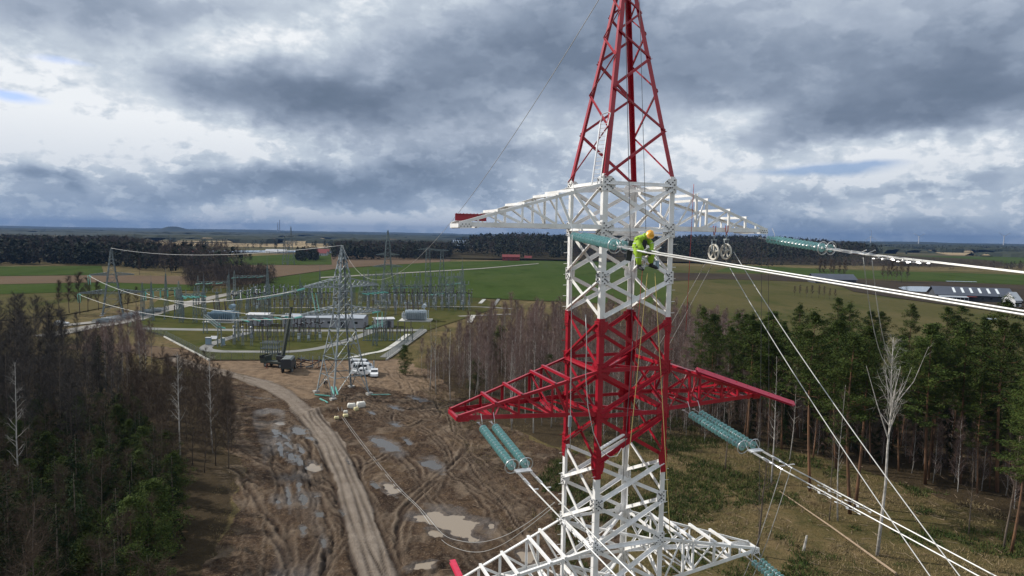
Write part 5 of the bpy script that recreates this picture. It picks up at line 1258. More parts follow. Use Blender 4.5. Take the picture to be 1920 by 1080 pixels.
# ------------------------------------------------------------------ vehicles on the work yard
def wheelset(t, xs_, yo, r, w=.25):
    for x in xs_:
        for s_ in (-1, 1):
            b = MB(); b.cyl((x, s_ * yo - w / 2, r), (x, s_ * yo + w / 2, r), r, n=14); o = b.build('wheel', 'tyre', t); b = MB(); b.cyl((x, s_ * (yo + w / 2 + .01) - .02, r), (x, s_ * (yo + w / 2 + .01) + .02, r), r * .55, n=10); b.build('rim', 'galvanised', o)
def van(P, rz, label, kind='van'):
    t = thing('parked_' + kind, label, kind, (P.x, P.y, P.z), rz); b = MB()
    if kind == 'van': sec = [(-2.5, .4), (-2.5, 1.2), (-2.42, 2.1), (-2.2, 2.2), (1.0, 2.2), (1.35, 2.05), (1.95, 1.25), (2.55, 1.0), (2.65, .45)]
    elif kind == 'pickup': sec = [(-2.6, .5), (-2.6, 1.1), (-.75, 1.12), (-.65, 1.75), (.6, 1.78), (1.2, 1.15), (2.45, 1.02), (2.6, .5)]
    else: sec = [(-2.0, .35), (-2.05, .95), (-1.7, 1.4), (-1.3, 1.5), (.3, 1.5), (1.0, .95), (1.95, .8), (2.05, .35)]
    hw_ = .95 if kind != 'car' else .82
    n = len(sec); prf = [(hw_, z_) for z_ in ()]
    V = []; ins = lambda z: hw_ if z < 1.05 else hw_ - (z - 1.05) * .14
    for s_ in (-1, 1): V += [(x, s_ * ins(z), z) for x, z in sec]
    b.add(V, [(i, (i + 1) % n, n + (i + 1) % n, n + i) for i in range(n)] + [tuple(range(n - 1, -1, -1)), tuple(range(n, 2 * n))]); b.build('body', 'white_car', t)
    b = MB(); top = 2.0 if kind == 'van' else (1.66 if kind == 'pickup' else 1.42)
    x0, x1 = ((-2.1, 1.1) if kind == 'van' else (-.55, .75)) if kind != 'car' else (-1.3, .5)
    for s_ in (-1, 1):
        k = 3 if kind == 'van' else 2
        for i in range(k):
            a, c_ = x0 + (x1 - x0) * i / k + .06, x0 + (x1 - x0) * (i + 1) / k - .06; y0 = s_ * (ins(1.25) + .012); y1 = s_ * (ins(top - .05) + .012)
            b.add([(a, y0, 1.2), (c_, y0, 1.2), (c_, y1, top - .12), (a, y1, top - .12)], [(0, 1, 2, 3)])
    b.build('side_window', 'glass_dark', t); b = MB()
    (xa, za), (xb, zb) = (sec[-3], sec[-4]) if kind == 'van' else ((sec[-3], sec[-4]))
    b.add([(xa - .06, -.75, za + .04), (xa - .06, .75, za + .04), (xb + .10, .7, zb - .03), (xb + .10, -.7, zb - .03)], [(0, 1, 2, 3)]); b.build('windscreen', 'glass_dark', t)
    for s_ in (-1, 1): b = MB(); b.box((sec[-1][0] - .03, s_ * .65, .75), (.1, .3, .18)); b.build('headlight', 'skylight', t)
    wheelset(t, (-1.55, 1.65) if kind != 'car' else (-1.25, 1.3), hw_ - .1, .36 if kind != 'car' else .31); return t
van(onground(676, 691), R(-5), 'white van parked furthest back beside the mud pylon')
van(onground(681, 698), R(-3), 'white van parked in the middle of the three vehicles', 'van')
van(onground(680, 704), R(2), 'white pickup parked nearest beside the mud pylon', 'pickup')
van(onground(702, 705), R(-80), 'small white car parked right of the vans behind the upright panel', 'car')
q = onground(701, 699, 0); t = thing('tipped_panel', 'upright pale ribbed panel standing beside the small white car', 'panel', tuple(q), R(12)); b = MB(); b.box((0, 0, 1.4), (.18, 1.6, 2.6)); 
for k in range(5): b.box((0, -.7 + .35 * k, 1.4), (.26, .08, 2.6))
b.build('panel', 'galvanised', t); b = MB(); b.bar((0, .6, 0), (1.0, .6, 1.8), .08); b.build('prop', 'galv_dark', t)
# canvas truck seen from behind
t = thing('military_truck', 'dark truck with a grey canvas cover parked right of the crane', 'truck', tuple(onground(541, 697)), R(98)); b = MB(); b.box((-.6, 0, 1.15), (4.8, 2.3, .35)); b.box((2.9, 0, 1.3), (1.7, 2.1, 1.1)); b.box((2.6, 0, 2.1), (1.1, 1.9, .8)); b.build('body', 'olive_drab', t)
b = MB(); b.prism((-3.0, 0, 0), (1.8, 0, 0), [(-1.15, 1.3), (1.15, 1.3), (1.15, 2.9), (.8, 3.15), (-.8, 3.15), (-1.15, 2.9)], Vector((0, 1, 0)), Vector((0, 0, 1))); b.build('cargo_box', 'truck_dark', t)
b = MB(); b.prism((-3.02, 0, 0), (1.82, 0, 0), [(-1.18, 2.9), (-.8, 3.17), (.8, 3.17), (1.18, 2.9), (1.18, 2.96), (.82, 3.24), (-.82, 3.24), (-1.18, 2.96)], Vector((0, 1, 0)), Vector((0, 0, 1))); b.build('canvas_roof', 'canvas_grey', t)
b = MB(); b.box((3.12, 0, 2.15), (.08, 1.6, .5)); b.build('windscreen', 'glass_dark', t); wheelset(t, (-2.1, -1.0, 2.6), .95, .52, .34)
# crane truck
t = thing('crane_truck', 'dark green crane truck with its long boom raised beside the substation fence', 'crane', tuple(onground(520, 688)), R(160)); b = MB(); b.box((0, 0, 1.1), (7.8, 2.4, .5)); b.box((3.3, 0, 1.9), (1.6, 2.3, 1.3)); b.build('chassis', 'olive_drab', t)
b = MB(); b.box((3.55, 0, 2.3), (1.2, 2.34, .5)); b.build('cab_window', 'glass_dark', t); b = MB(); b.cyl((-1.2, 0, 1.3), (-1.2, 0, 1.8), .9, n=14); b.box((-1.7, 0, 2.3), (2.4, 1.9, 1.0)); b.box((-.5, -.7, 2.6), (1.1, .8, 1.4)); b.build('turntable', 'truck_dark', t)
tip = Matrix.Rotation(-R(160), 3, 'Z') @ (atd(546, 578, onground(520, 688).y + 1.5) - onground(520, 688)); p0 = Vector((-1.6, 0, 2.9)); b = MB(); d = tip - p0; b.bar(p0, p0 + d * .45, .62, .7); b.bar(p0 + d * .42, p0 + d * .75, .48, .55); b.bar(p0 + d * .72, tip, .34, .4); b.box(tip, (.6, .5, .6)); b.build('boom', 'olive_drab', t)
b = MB(); b.bar(p0 + d * .2 + Vector((0, 0, -.6)), Vector((-.6, 0, 1.9)), .22); b.build('lift_cylinder', 'galvanised', t); b = MB()
for x in (-3.2, 1.2):
    for s_ in (-1, 1): b.bar((x, s_ * .9, .9), (x, s_ * 2.3, .9), .2); b.bar((x, s_ * 2.3, .9), (x, s_ * 2.3, .1), .16); b.box((x, s_ * 2.3, .06), (.6, .6, .12))
b.build('outrigger', 'rust', t); wheelset(t, (-2.9, -1.7, 2.5), .98, .52, .34)
wire('hoist_line', 'thin hoist cable hanging from the crane boom tip', 'cable', [atd(546, 580, onground(520, 688).y + 1.5), onground(541, 676, .3)], .05, 'cable_dark')
# drilling / pile of beams
t = thing('steel_pile', 'pile of rusty lattice steel members lying between the truck and the mud pylon', 'steel pile', tuple(onground(585, 690))); rr = random.Random(3)
for i in range(24):
    b = MB(); a = rr.uniform(-.5, .5) + (1.4 if i % 3 == 0 else 0); c_ = Vector((rr.uniform(-3.4, 3.4), rr.uniform(-1.4, 1.4), rr.uniform(.2, 1.8))); dd = Vector((math.cos(a), math.sin(a) * .6, rr.uniform(-.3, .5))) * rr.uniform(.8, 1.7); b.angle(c_ - dd, c_ + dd, (0, 0, 1), (0, 1, 0), .2, .04); b.build('beam', rr.choice(['rust', 'galvanised', 'wood', 'truck_dark']), t)
b = MB()
for x in (-2.6, 0.1, 1.6): b.bar((x, 0, 0), (x + .1, 0, 2.8), .18)
b.bar((-2.6, 0, 2.2), (-1.6, 0, 2.5), .15); b.build('upright', 'galvanised', t)
# sacks, crates, men
def sack(px, py, sz, label, mat='sack_white', rz=.2):
    q = onground(px, py); t = thing('material_sack', label, 'sack', tuple(q), rz); b = MB(); n = 16; pr = []
    V = []; k = 7
    for i in range(k):
        z = sz[2] * i / (k - 1); e = .88 + .14 * math.sin(math.pi * i / (k - 1))
        for j in range(n):
            a = 2 * math.pi * j / n; cx = math.copysign(abs(math.cos(a)) ** .45, math.cos(a)); cy = math.copysign(abs(math.sin(a)) ** .45, math.sin(a)); V.append((cx * sz[0] / 2 * e, cy * sz[1] / 2 * e, z + .05 * math.sin(3 * a)))
    b.add(V, [(i * n + j, i * n + (j + 1) % n, (i + 1) * n + (j + 1) % n, (i + 1) * n + j) for i in range(k - 1) for j in range(n)] + [tuple(range((k - 1) * n, k * n))]); b.build('sack', mat, t, smooth=True)
    b = MB(); 
    for s_ in (-1, 1): b.tube([(s_ * sz[0] * .4, 0, sz[2]), (s_ * sz[0] * .3, 0, sz[2] + .16), (s_ * sz[0] * .15, 0, sz[2])], .03, 5)
    b.build('strap', 'rope_white', t)
sack(659, 764, (1.5, 1.0, .85), 'left white bulk sack on the mud right of the mud pylon')
sack(677, 761, (1.6, 1.1, .95), 'right white bulk sack on the mud right of the mud pylon', rz=.5)
sack(668, 769, (.9, .6, .6), 'small cream sack between the two white bulk sacks', 'sack_yellow', .9)
sack(648, 783, (.9, .7, .45), 'cream sack lying nearest to the camera below the white sacks', 'sack_yellow', .4)
sack(631, 786, (.8, .6, .4), 'small cream sack beside the cables on the mud', 'sack_yellow', .2)
sack(648, 778, (.7, .6, .4), 'small white sack lying behind the nearest cream sack', 'sack_white', .2)
def walker(P, rz, label, jac, sc=1.0):
    t = thing('person', label, 'person', tuple(P), rz)
    V = [(0, 0, .95), (0, 0, 1.15), (0, 0, 1.38), (0, -.02, 1.52), (0, -.03, 1.64), (.11, 0, .90), (.13, -.10, .50), (.14, .02, .09), (.14, -.13, .05), (-.11, 0, .90), (-.13, .05, .50), (-.14, .14, .09), (-.14, 0, .05), (.20, 0, 1.36), (.27, 0, 1.10), (.25, -.14, .88), (-.20, 0, 1.36), (-.28, .03, 1.10), (-.26, -.10, .88)]
    Ed = [(0, 1), (1, 2), (2, 3), (3, 4), (0, 5), (5, 6), (6, 7), (7, 8), (0, 9), (9, 10), (10, 11), (11, 12), (2, 13), (13, 14), (14, 15), (2, 16), (16, 17), (17, 18)]
    skinbody('body', V, Ed, [.15, .15, .17, .06, .09, .1, .075, .055, .045, .1, .075, .055, .045, .075, .055, .04, .075, .055, .04], jac, t, 1)
    b = MB(); b.ball((0, -.03, 1.66), (.08, .10, .12), 10, 8); b.build('head', 'skin', t, smooth=True); b = MB(); b.ball((0, -.02, 1.72), (.115, .135, .095), 10, 6); b.build('helmet', 'white_car' , t, smooth=True); return t
walker(onground(609, 728), R(30), 'man in dark clothes standing under the mud pylon on the left', 'black_cloth')
walker(onground(613, 727), R(-60), 'man in dark clothes standing under the mud pylon on the right', 'black_cloth')

# ------------------------------------------------------------------ barns, farms, far things
A, B = at(1524, 531), at(1608, 533); mid = (A + B) / 2; mid.y += 6; dd = B - A
hut(mid, math.atan2(dd.y, dd.x) * .6, dd.length * .92, 16, 3.2, 'long dark roofed barn standing alone beyond the field', 'dark_roof', 'dark_wall', pitch=.42, name='barn', openings=7, over=1.0, cat='barn')
A, B = at(1765, 562), at(1905, 571); mid = (A + B) / 2; mid.y += 7; dd = B - A; rzb = math.atan2(dd.y, dd.x) * .45
brn = hut(mid, rzb, dd.length * 1.05, 17, 3.6, 'large dark barn with white skylight strips at the right edge by the pond', 'dark_roof', 'dark_wall', pitch=.42, name='barn', openings=9, over=1.0, cat='barn')
lx = dd.length * 1.05
for i in range(6):
    x = -lx / 2 + lx * (.26 + .115 * i); z0 = 3.6 + 8.5 * .42 + .20; b = MB(); b.bar((x, -1.2, z0 - 1.2 * .42), (x - .2, -6.6, z0 - 6.6 * .42), 1.1, .08, up=(0, .4, 1)); b.build('skylight', 'skylight', brn)
b = MB(); b.box((-lx * .3, -11.4, 2.7), (lx * .38, 5.5, .15), M=Matrix.Rotation(R(6), 4, 'X')); b.build('porch_roof', 'grey_roof', brn); b = MB()
for i in range(8): b.bar((-lx * .48 + i * lx * .052, -13.8, 0), (-lx * .48 + i * lx * .052, -13.8, 2.6), .22)
b.bar((-lx * .49, -13.8, 1.0), (-lx * .11, -13.8, 1.0), .15); b.build('porch_post', 'white_wall', brn); b = MB(); b.box((-lx * .05, -10.4, 2.8), (4.5, 3.5, .2)); b.build('red_awning', 'red_roof', brn)
def house(px, py, w, label, roof='red_roof', wall='white_wall', h=3.2, d=8, rz=0, name='house', pitch=.8):
    q = at(px, py); hut(q + Vector((0, d / 2, 0)), rz, w, d, h, label, roof, wall, pitch=pitch, name=name, openings=4, cat='house')
house(958, 489, 21, 'red house at the foot of the wooded hill', 'red_roof', 'red_roof', 4.5, 9, pitch=.6)
house(990, 488, 9, 'small orange shed right of the red house', 'red_roof', 'wood', 2.8, 6)
house(342, 481, 26, 'red roofed farmhouse in the trees at the left', 'red_roof', 'dark_wall', 4, 14, R(10), pitch=.6)
for i, (px, py, w_, lb) in enumerate([(321, 481, 9, 'white shed left of the red roofed farmhouse'), (337, 483, 9, 'white shed in front of the red roofed farmhouse'), (351, 483, 8, 'second white shed in front of the red roofed farmhouse'), (363, 479, 10, 'white shed right of the red roofed farmhouse'), (508, 475, 16, 'left long white shed on the far shore'), (521, 475, 22, 'right long white shed on the far shore')]): house(px, py, w_, lb, 'white_wall', 'white_wall', 2.6, 7)
for i, (px, py, w_, lb) in enumerate([(275, 480, 14, 'far red roof left of the farmhouse'), (283, 479, 12, 'far red roof between trees left of the farmhouse'), (583, 476, 22, 'wide red roofed house on the far shore'), (604, 477, 18, 'narrow red roofed house on the far shore'), (603, 480, 12, 'low white house in front of the far red roofs'), (1562, 468, 26, 'far pale farm on the right horizon'), (1849, 470, 22, 'far pale house below the right wind turbine'), (1860, 471, 20, 'far pale house further right below the turbine'), (1909, 577, 3, 'white shed at the corner of the right barn')]):
    house(px, py, w_, lb, 'red_roof' if 'red' in lb else 'grey_roof', 'white_wall', 3.5, 9)
# wind turbines
def turbine(px, py_base, hub_px, label, ph, D=4600):
    P = atd(px, py_base, D); t = thing('wind_turbine', label, 'wind turbine', (P.x, P.y, 5)); hub = atd(px, hub_px, D).z - 5; b = MB(); b.cyl((0, 0, 0), (0, 0, hub), 3.2, 1.8, 10); b.build('tower', 'white_wall', t); b = MB(); b.box((0, 2, hub + .5), (4, 9, 4)); b.build('nacelle', 'white_wall', t)
    b = MB(); b.lathe((0, -2.5, hub + .5), (0, -1, 0), [(0, 2.4), (2, 1.8), (3.4, 0)], 8); b.build('hub', 'white_wall', t)
    for k in range(3):
        a = ph + k * 2 * math.pi / 3; dv = Vector((math.cos(a), 0, math.sin(a))); b = MB(); b.prism(Vector((0, -4, hub + .5)) + dv * 2, Vector((0, -4, hub + .5)) + dv * 44, [(-1.5, -.4), (1.5, -.4), (.8, .4), (-1.2, .4)], dv.cross(Vector((0, 1, 0))), Vector((0, 1, 0))); b.build('blade', 'white_wall', t)
turbine(1632, 458, 444, 'leftmost far wind turbine above the right horizon', R(90))
turbine(1722, 460, 444, 'middle far wind turbine above the right horizon', R(150))
turbine(1881, 464, 443, 'rightmost far wind turbine above the right horizon', R(30))
for px, h_, lb in ((521, 95, 'left of two thin chimneys on the far horizon'), (524.5, 120, 'right and taller of two thin chimneys on the far horizon')):
    P = atd(px, 436, 7200); b = MB(); b.cyl((P.x, P.y, 0), (P.x, P.y, h_ + 20), 6, 4, 10); tag(b.build('chimney', 'pale_wall'), lb, 'chimney')
# row of stacked pipes / parked cars beside the left pylon
rr = random.Random(9)
A, B = at(178, 608), at(292, 584)
for i in range(22):
    p = A.lerp(B, (i + .5) / 22); b = MB(); 
    if i == 0: van(Vector((p.x - 9, p.y - 4, 0)), R(20), 'dark spot of a car parked at the left end of the steel stacks', 'car')
    for k in range(5): b.angle((rr.uniform(-1.5, 1.5), rr.uniform(-2, 2), .3 + .25 * k), (rr.uniform(-1.5, 1.5) + 3.5, rr.uniform(-2, 2), .3 + .25 * k), (0, 0, 1), (0, 1, 0), .35, .08)
    tag(b.build('steel_bundle', rr.choice(['galvanised', 'bright_steel', 'galvanised']), loc=(p.x, p.y, 0)), 'bundle of pale steel members stacked along the road by the left pylon', 'steel bundle', 'steel bundles by the left pylon').rotation_euler = (0, 0, R(20) + rr.uniform(-.2, .2))
# ------------------------------------------------------------------ vegetation
def rot_rand(rg, n):
    v = rg.normal(size=(n, 3)); return v / np.linalg.norm(v, axis=1, keepdims=True)
def slivers(rg, P, Dv, length, width):
    """one thin triangle per twig"""
    n = len(P); Dv = Dv / np.linalg.norm(Dv, axis=1, keepdims=True); a = np.cross(Dv, rot_rand(rg, n)); a /= np.linalg.norm(a, axis=1, keepdims=True) + 1e-9
    L_ = length * rg.uniform(.5, 1.2, n)[:, None]; w_ = width
    V = np.stack([P - a * w_, P + a * w_, P + Dv * L_], 1).reshape(-1, 3); return V, np.arange(3 * n).reshape(-1, 3)
def leafquads(rg, P, size, up=.3, squash=.5):
    n = len(P); nr = rot_rand(rg, n); nr[:, 2] = np.abs(nr[:, 2]) + up; nr /= np.linalg.norm(nr, axis=1, keepdims=True)
    a = np.cross(nr, rot_rand(rg, n)); a /= np.linalg.norm(a, axis=1, keepdims=True) + 1e-9; b = np.cross(nr, a); s_ = size * rg.uniform(.6, 1.4, n)[:, None]
    V = np.stack([P - a * s_, P - b * s_ * squash, P + a * s_, P + b * s_ * squash], 1).reshape(-1, 3); return V, np.arange(4 * n).reshape(-1, 4)
def zone(px_names, d_names, x, y):
    px = 960 + F_PX * x / y; a = next(n for lim, n in px_names if px < lim); b_ = next(n for lim, n in d_names if y < lim); return a, b_
def bare_tree(seed, h, r0, spread, nb, per, tw=(.9, .011), bark='birch_bark', twig='twig_purple', start=.35, rise=.75, name='birch_tree', label='-', cat='tree', fork=0):
    rg = np.random.default_rng(seed); t = thing(name, label, cat); b = MB(); k = 7; bend = rg.normal(size=2) * h * .015; trunk = []
    for i in range(k):
        u = i / (k - 1); trunk.append(Vector((bend[0] * math.sin(u * 3) + rg.normal() * .04, bend[1] * math.sin(u * 2.4) + rg.normal() * .04, h * u)))
    b.tube(trunk, [r0 * (1 - .88 * i / (k - 1)) for i in range(k)], 6); PP = []; DD = []; limbs = []
    for j in range(nb):
        u = start + (1 - start) * (j + rg.uniform(0, 1)) / nb * .97; i = min(k - 2, int(u * (k - 1))); f = u * (k - 1) - i; base = trunk[i].lerp(trunk[i + 1], f); q = rg.uniform(0, 2 * math.pi)
        u = start + rg.uniform(0, .22) if (fork and j < fork) else u; i = min(k - 2, int(u * (k - 1))); base = trunk[i].lerp(trunk[i + 1], u * (k - 1) - i); ln = spread * (1.15 - u) / (1.15 - start) * rg.uniform(.6, 1.15); d = Vector((math.cos(q), math.sin(q), rise * rg.uniform(.7, 1.4))).normalized()
        if fork and j < fork: ln = h * rg.uniform(.18, .36); d = Vector((math.cos(q) * .42, math.sin(q) * .42, 1)).normalized()
        mid = base + d * ln * .5 + Vector(rg.normal(size=3)) * ln * .05; end = mid + (d + Vector((0, 0, .35 if rise > 0 else -.2))).normalized() * ln * .5
        rb = max(.012, r0 * (1 - .88 * u) * (.55 if not (fork and j < fork) else .7)); b.tube([base, mid, end], [rb, rb * .6, rb * .25], 3 if not fork else 4, cap=False); limbs.append((base, mid, end))
        for m_ in range(per):
            v = rg.uniform(.15, 1); p = base.lerp(mid, v * 2) if v < .5 else mid.lerp(end, v * 2 - 1); dd = (end - base).normalized() + Vector(rg.normal(size=3)) * .55; PP.append(p); DD.append(dd)
            if m_ % 2 == 0: PP.append(p + dd.normalized() * tw[0] * .45); DD.append(dd + Vector(rg.normal(size=3)) * .9)
    b.build('trunk', bark, t, smooth=True); V, Fc = slivers(rg, np.array(PP), np.array(DD), tw[0], tw[1]); mesh_np('crown', V, Fc, twig, t); CH[t.name] = list(t.children); return t
def pine(seed, h, r0, start, spread, nw, name='pine_tree', mat='pine_needles', clump=.62, per=46, leaf=.15):
    rg = np.random.default_rng(seed); t = thing(name, '-', 'tree'); b = MB(); k = 8; bx, by = rg.normal(size=2) * h * .02; tr = [Vector((bx * math.sin(2.5 * i / 7), by * math.sin(2 * i / 7), h * i / 7)) for i in range(k)]
    b.tube(tr, [r0 * (1 - .85 * i / 7) for i in range(k)], 8); P = []
    for j in range(nw):
        u = start + (1 - start) * (j / nw) ** .9; i = min(k - 2, int(u * 7)); base = tr[i].lerp(tr[i + 1], u * 7 - i); q = rg.uniform(0, 2 * math.pi); s_ = (u - start) / (1 - start)
        ln = spread * (math.sin(math.pi * min(1, .22 + s_ * .85)) ** .8) * rg.uniform(.55, 1.2) + .25; d = Vector((math.cos(q), math.sin(q), .05 + .6 * s_)).normalized(); end = base + d * ln + Vector((0, 0, .15 * ln))
        b.tube([base, base.lerp(end, .5) - Vector((0, 0, .1 * ln)), end], [r0 * .22 * (1.2 - s_), r0 * .14 * (1.2 - s_), .015], 4, cap=False)
        for c_ in range(2 + int(ln > 1.4) + int(ln > 2.2)):
            cp = base.lerp(end, 1 - .27 * c_) + Vector(rg.normal(size=3)) * .22; n = int(per * rg.uniform(.6, 1.2)); pts = rot_rand(rg, n) * (rg.uniform(0, 1, n)[:, None] ** .4) * clump * rg.uniform(.7, 1.2) * np.array([1.25, 1.25, .62]); P.append(pts + np.array(cp))
    for _ in range(5):
        n = per; P.append(rot_rand(rg, n) * clump * .6 + np.array(tr[-1]) + np.array([0, 0, -.3]) + rg.normal(size=3) * .15)
    for _ in range(8):     # dead stubs on the bare stem
        u = rg.uniform(min(.2, start * .6), start + .05); i = min(k - 2, int(u * 7)); base = tr[i].lerp(tr[i + 1], u * 7 - i); q = rg.uniform(0, 6.28); b.tube([base, base + Vector((math.cos(q), math.sin(q), rg.uniform(-.2, .3))) * rg.uniform(.5, 1.4)], [.03, .01], 3, cap=False)
    b.build('trunk', 'pine_bark', t, smooth=True); V, Fc = leafquads(rg, np.concatenate(P), leaf, .3, .26); mesh_np('crown', V, Fc, mat, t); CH[t.name] = list(t.children); return t
def spruce(seed, h, spread, name='spruce_tree', mat='spruce_needles', n=7600, leaf=.15, low=.06):
    rg = np.random.default_rng(seed); t = thing(name, '-', 'tree'); b = MB(); b.tube([(0, 0, 0), (0, 0, h * .5), (0, 0, h)], [h * .013, h * .008, .02], 6); b.build('trunk', 'grey_bark', t, smooth=True)
    nb = 70; P = []
    for j in range(nb):
        u = low + (1 - low) * (j / nb) ** .85; ln = spread * (1 - u) ** .85 * rg.uniform(.65, 1.15) + .12; q = rg.uniform(0, 6.283); m_ = max(6, int(n / nb * (1 - u) * 1.7)); v = rg.uniform(.12, 1, m_) ** .8
        w_ = (1 - v * .6) * .42; P.append(np.stack([np.cos(q) * ln * v + rg.normal(size=m_) * w_ * .6, np.sin(q) * ln * v + rg.normal(size=m_) * w_ * .6, h * u - .22 * ln * v ** 2 * 2 + rg.normal(size=m_) * .12 + .1], 1))
    V, Fc = leafquads(rg, np.concatenate(P), leaf, .25, .24); mesh_np('crown', V, Fc, mat, t); CH[t.name] = list(t.children); return t
rg = np.random.default_rng(11); pr = random.Random(4)
class Pool:
    def __init__(s, ts): s.ts = ts; s.used = set(); s.i = 0
    def put(s, x, y, label, group, sc=1.0, k=None, z=None, cat='tree', fat=1.0):
        t = s.ts[pr.randrange(len(s.ts)) if k is None else k % len(s.ts)]; loc = (x, y, (zat(x, y) if z is None else z) - .15); rz = pr.uniform(0, 6.28)
        scv = (sc * fat, sc * fat, sc * pr.uniform(.93, 1.07))
        if t.name not in s.used:
            s.used.add(t.name); t.location = loc; t.rotation_euler = (0, 0, rz); t.scale = scv; t['label'] = label
            if group: t['group'] = group
            return t
        r = dup(t, loc, rz, label, group, scv)
        if not group and 'group' in r: del r['group']
        return r
def scatter(n, poly, mind, tries=40):
    """random points inside a pixel polygon laid on the ground"""
    W_ = [tuple(at(x, y)[:2]) for x, y in poly]; X = [p[0] for p in W_]; Y = [p[1] for p in W_]; out = []; cell = {}
    for _ in range(n * tries):
        if len(out) >= n: break
        x = pr.uniform(min(X), max(X)); y = pr.uniform(min(Y), max(Y))
        if not inpoly(np.array([x]), np.array([y]), W_)[0]: continue
        c = (int(x / mind), int(y / mind)); ok = True
        for i in (-1, 0, 1):
            for j in (-1, 0, 1):
                for (a, b_) in cell.get((c[0] + i, c[1] + j), ()):
                    if (a - x) ** 2 + (b_ - y) ** 2 < mind ** 2: ok = False
        if ok: out.append((x, y)); cell.setdefault(c, []).append((x, y))
    return out
# middle thicket of bare birches
birch = Pool([bare_tree(20 + i, 14.2, .095, 2.9, 36, 46, (.85, .0095), start=.42 + .05 * (i % 3), rise=1.2) for i in range(8)])
def pxf(x, y): return float(np.interp(960 + F_PX * x / y, [790, 850, 930, 1200, 1400], [.55, .74, .98, 1.0, .82]))
poly_b = [(795, 722), (778, 704), (800, 690), (860, 668), (930, 648), (1200, 640), (1420, 655), (1420, 800), (1350, 828), (1060, 832), (960, 800), (870, 762)]
for x, y in scatter(285, poly_b, 1.9): birch.put(x, y, 'slender bare birch %s of the thicket, %s' % zone([(860, 'at the left end'), (960, 'above the left red crossarm'), (1060, 'left of the big pylon'), (1180, 'directly behind the big pylon'), (9999, 'right of the big pylon')], [(125, 'in its front rows'), (160, 'in its middle'), (999, 'at its far side')], x, y), 'bare birches of the thicket', pr.uniform(.80, 1.08) * pxf(x, y))
thin = Pool([bare_tree(60 + i, 10, .055, 1.9, 26, 34, (.8, .010), bark='birch_bark', twig='twig_purple', start=.12, rise=1.3, name='sapling_tree') for i in range(3)])
for x, y in scatter(220, poly_b, 1.7): thin.put(x, y, 'thin purple twigged sapling %s of the thicket, %s' % zone([(860, 'at the left end'), (960, 'above the left red crossarm'), (1060, 'left of the big pylon'), (1180, 'directly behind the big pylon'), (9999, 'right of the big pylon')], [(125, 'in its front rows'), (160, 'in its middle'), (999, 'at its far side')], x, y), 'purple saplings of the thicket', pr.uniform(.7, 1.1) * pxf(x, y))
# brushwood filling the thicket (nobody could count its stems)
def brush(name, label, poly, n, hmax, mat, seed, w=.016, ln=1.0, name2=False):
    rg = np.random.default_rng(seed); W_ = [tuple(at(x, y)[:2]) for x, y in poly]; X = np.array([p[0] for p in W_]); Y = np.array([p[1] for p in W_]); x = rg.uniform(X.min(), X.max(), n * 4); y = rg.uniform(Y.min(), Y.max(), n * 4); k = inpoly(x, y, W_); x = x[k][:n]; y = y[k][:n]
    hh = hmax * (.45 + .6 * fbm(x, y, 4, seed)) * (np.interp(960 + F_PX * x / y, [790, 850, 930], [.5, .7, 1.0]) if name2 else 1); z = hh * rg.uniform(.02, 1, len(x)) ** .8; P = np.stack([x, y, z], 1); Dv = rg.normal(size=P.shape) * .33 + np.array([0, 0, 1.0]); V, Fc = slivers(rg, P, Dv, ln, w); return tag(mesh_np(name, V, Fc, mat), label, 'brushwood', None, 'stuff')
brush('brushwood', 'purple brown brushwood filling the birch thicket', poly_b, 150000, 12.5, 'twig_purple', 3, .008, 1.2, True)
brush('brushwood', 'dark brushwood filling the left bare wood', [(-300, 960), (-300, 700), (-60, 665), (120, 668), (215, 700), (232, 760), (215, 850), (120, 900)], 30000, 12, 'twig_dark', 4, .014, 1.4)
# the five paler birches along the clearing edge
edgeb = Pool([bare_tree(40 + i, 15.5, .12, 2.0, 24, 14, (.8, .008), twig='twig_brown', start=.4, rise=1.3) for i in range(2)])
for i, (px, py, lb) in enumerate([(806, 730, 'pale birch at the left end of the thicket edge'), (818, 738, 'second pale birch from the left end of the thicket edge'), (845, 750, 'pale birch on the thicket edge above the left tip of the red crossarm'), (880, 768, 'pale leaning birch on the thicket edge behind the red crossarm'), (960, 806, 'pale birch behind the middle of the left red crossarm'), (1000, 812, 'pale birch behind the left red crossarm near the pylon leg')]):
    q = at(px, py); edgeb.put(q.x, q.y, lb, None, .92, k=i)
# juniper / dark bushes
spr = Pool([spruce(70 + i, 13.0, 2.9) for i in range(5)])
ypine = Pool([pine(120 + i, 9.0, .13, .06, 2.3, 52, 'young_pine', clump=.62, per=80, leaf=.13) for i in range(2)])
q = at(760, 703); ypine.put(q.x, q.y, 'bushy dark green young pine at the corner of the mud yard', None, .72)
q = at(937, 700); ypine.put(q.x, q.y, 'lone dark pine among the bare birches behind the left red crossarm', None, 1.25)
q = at(1030, 760); ypine.put(q.x, q.y, 'dark pine among the bare birches near the pylon left leg', None, 1.1)
q = at(890, 735); ypine.put(q.x, q.y, 'low dark green pine under the birches at the thicket edge', None, .7)
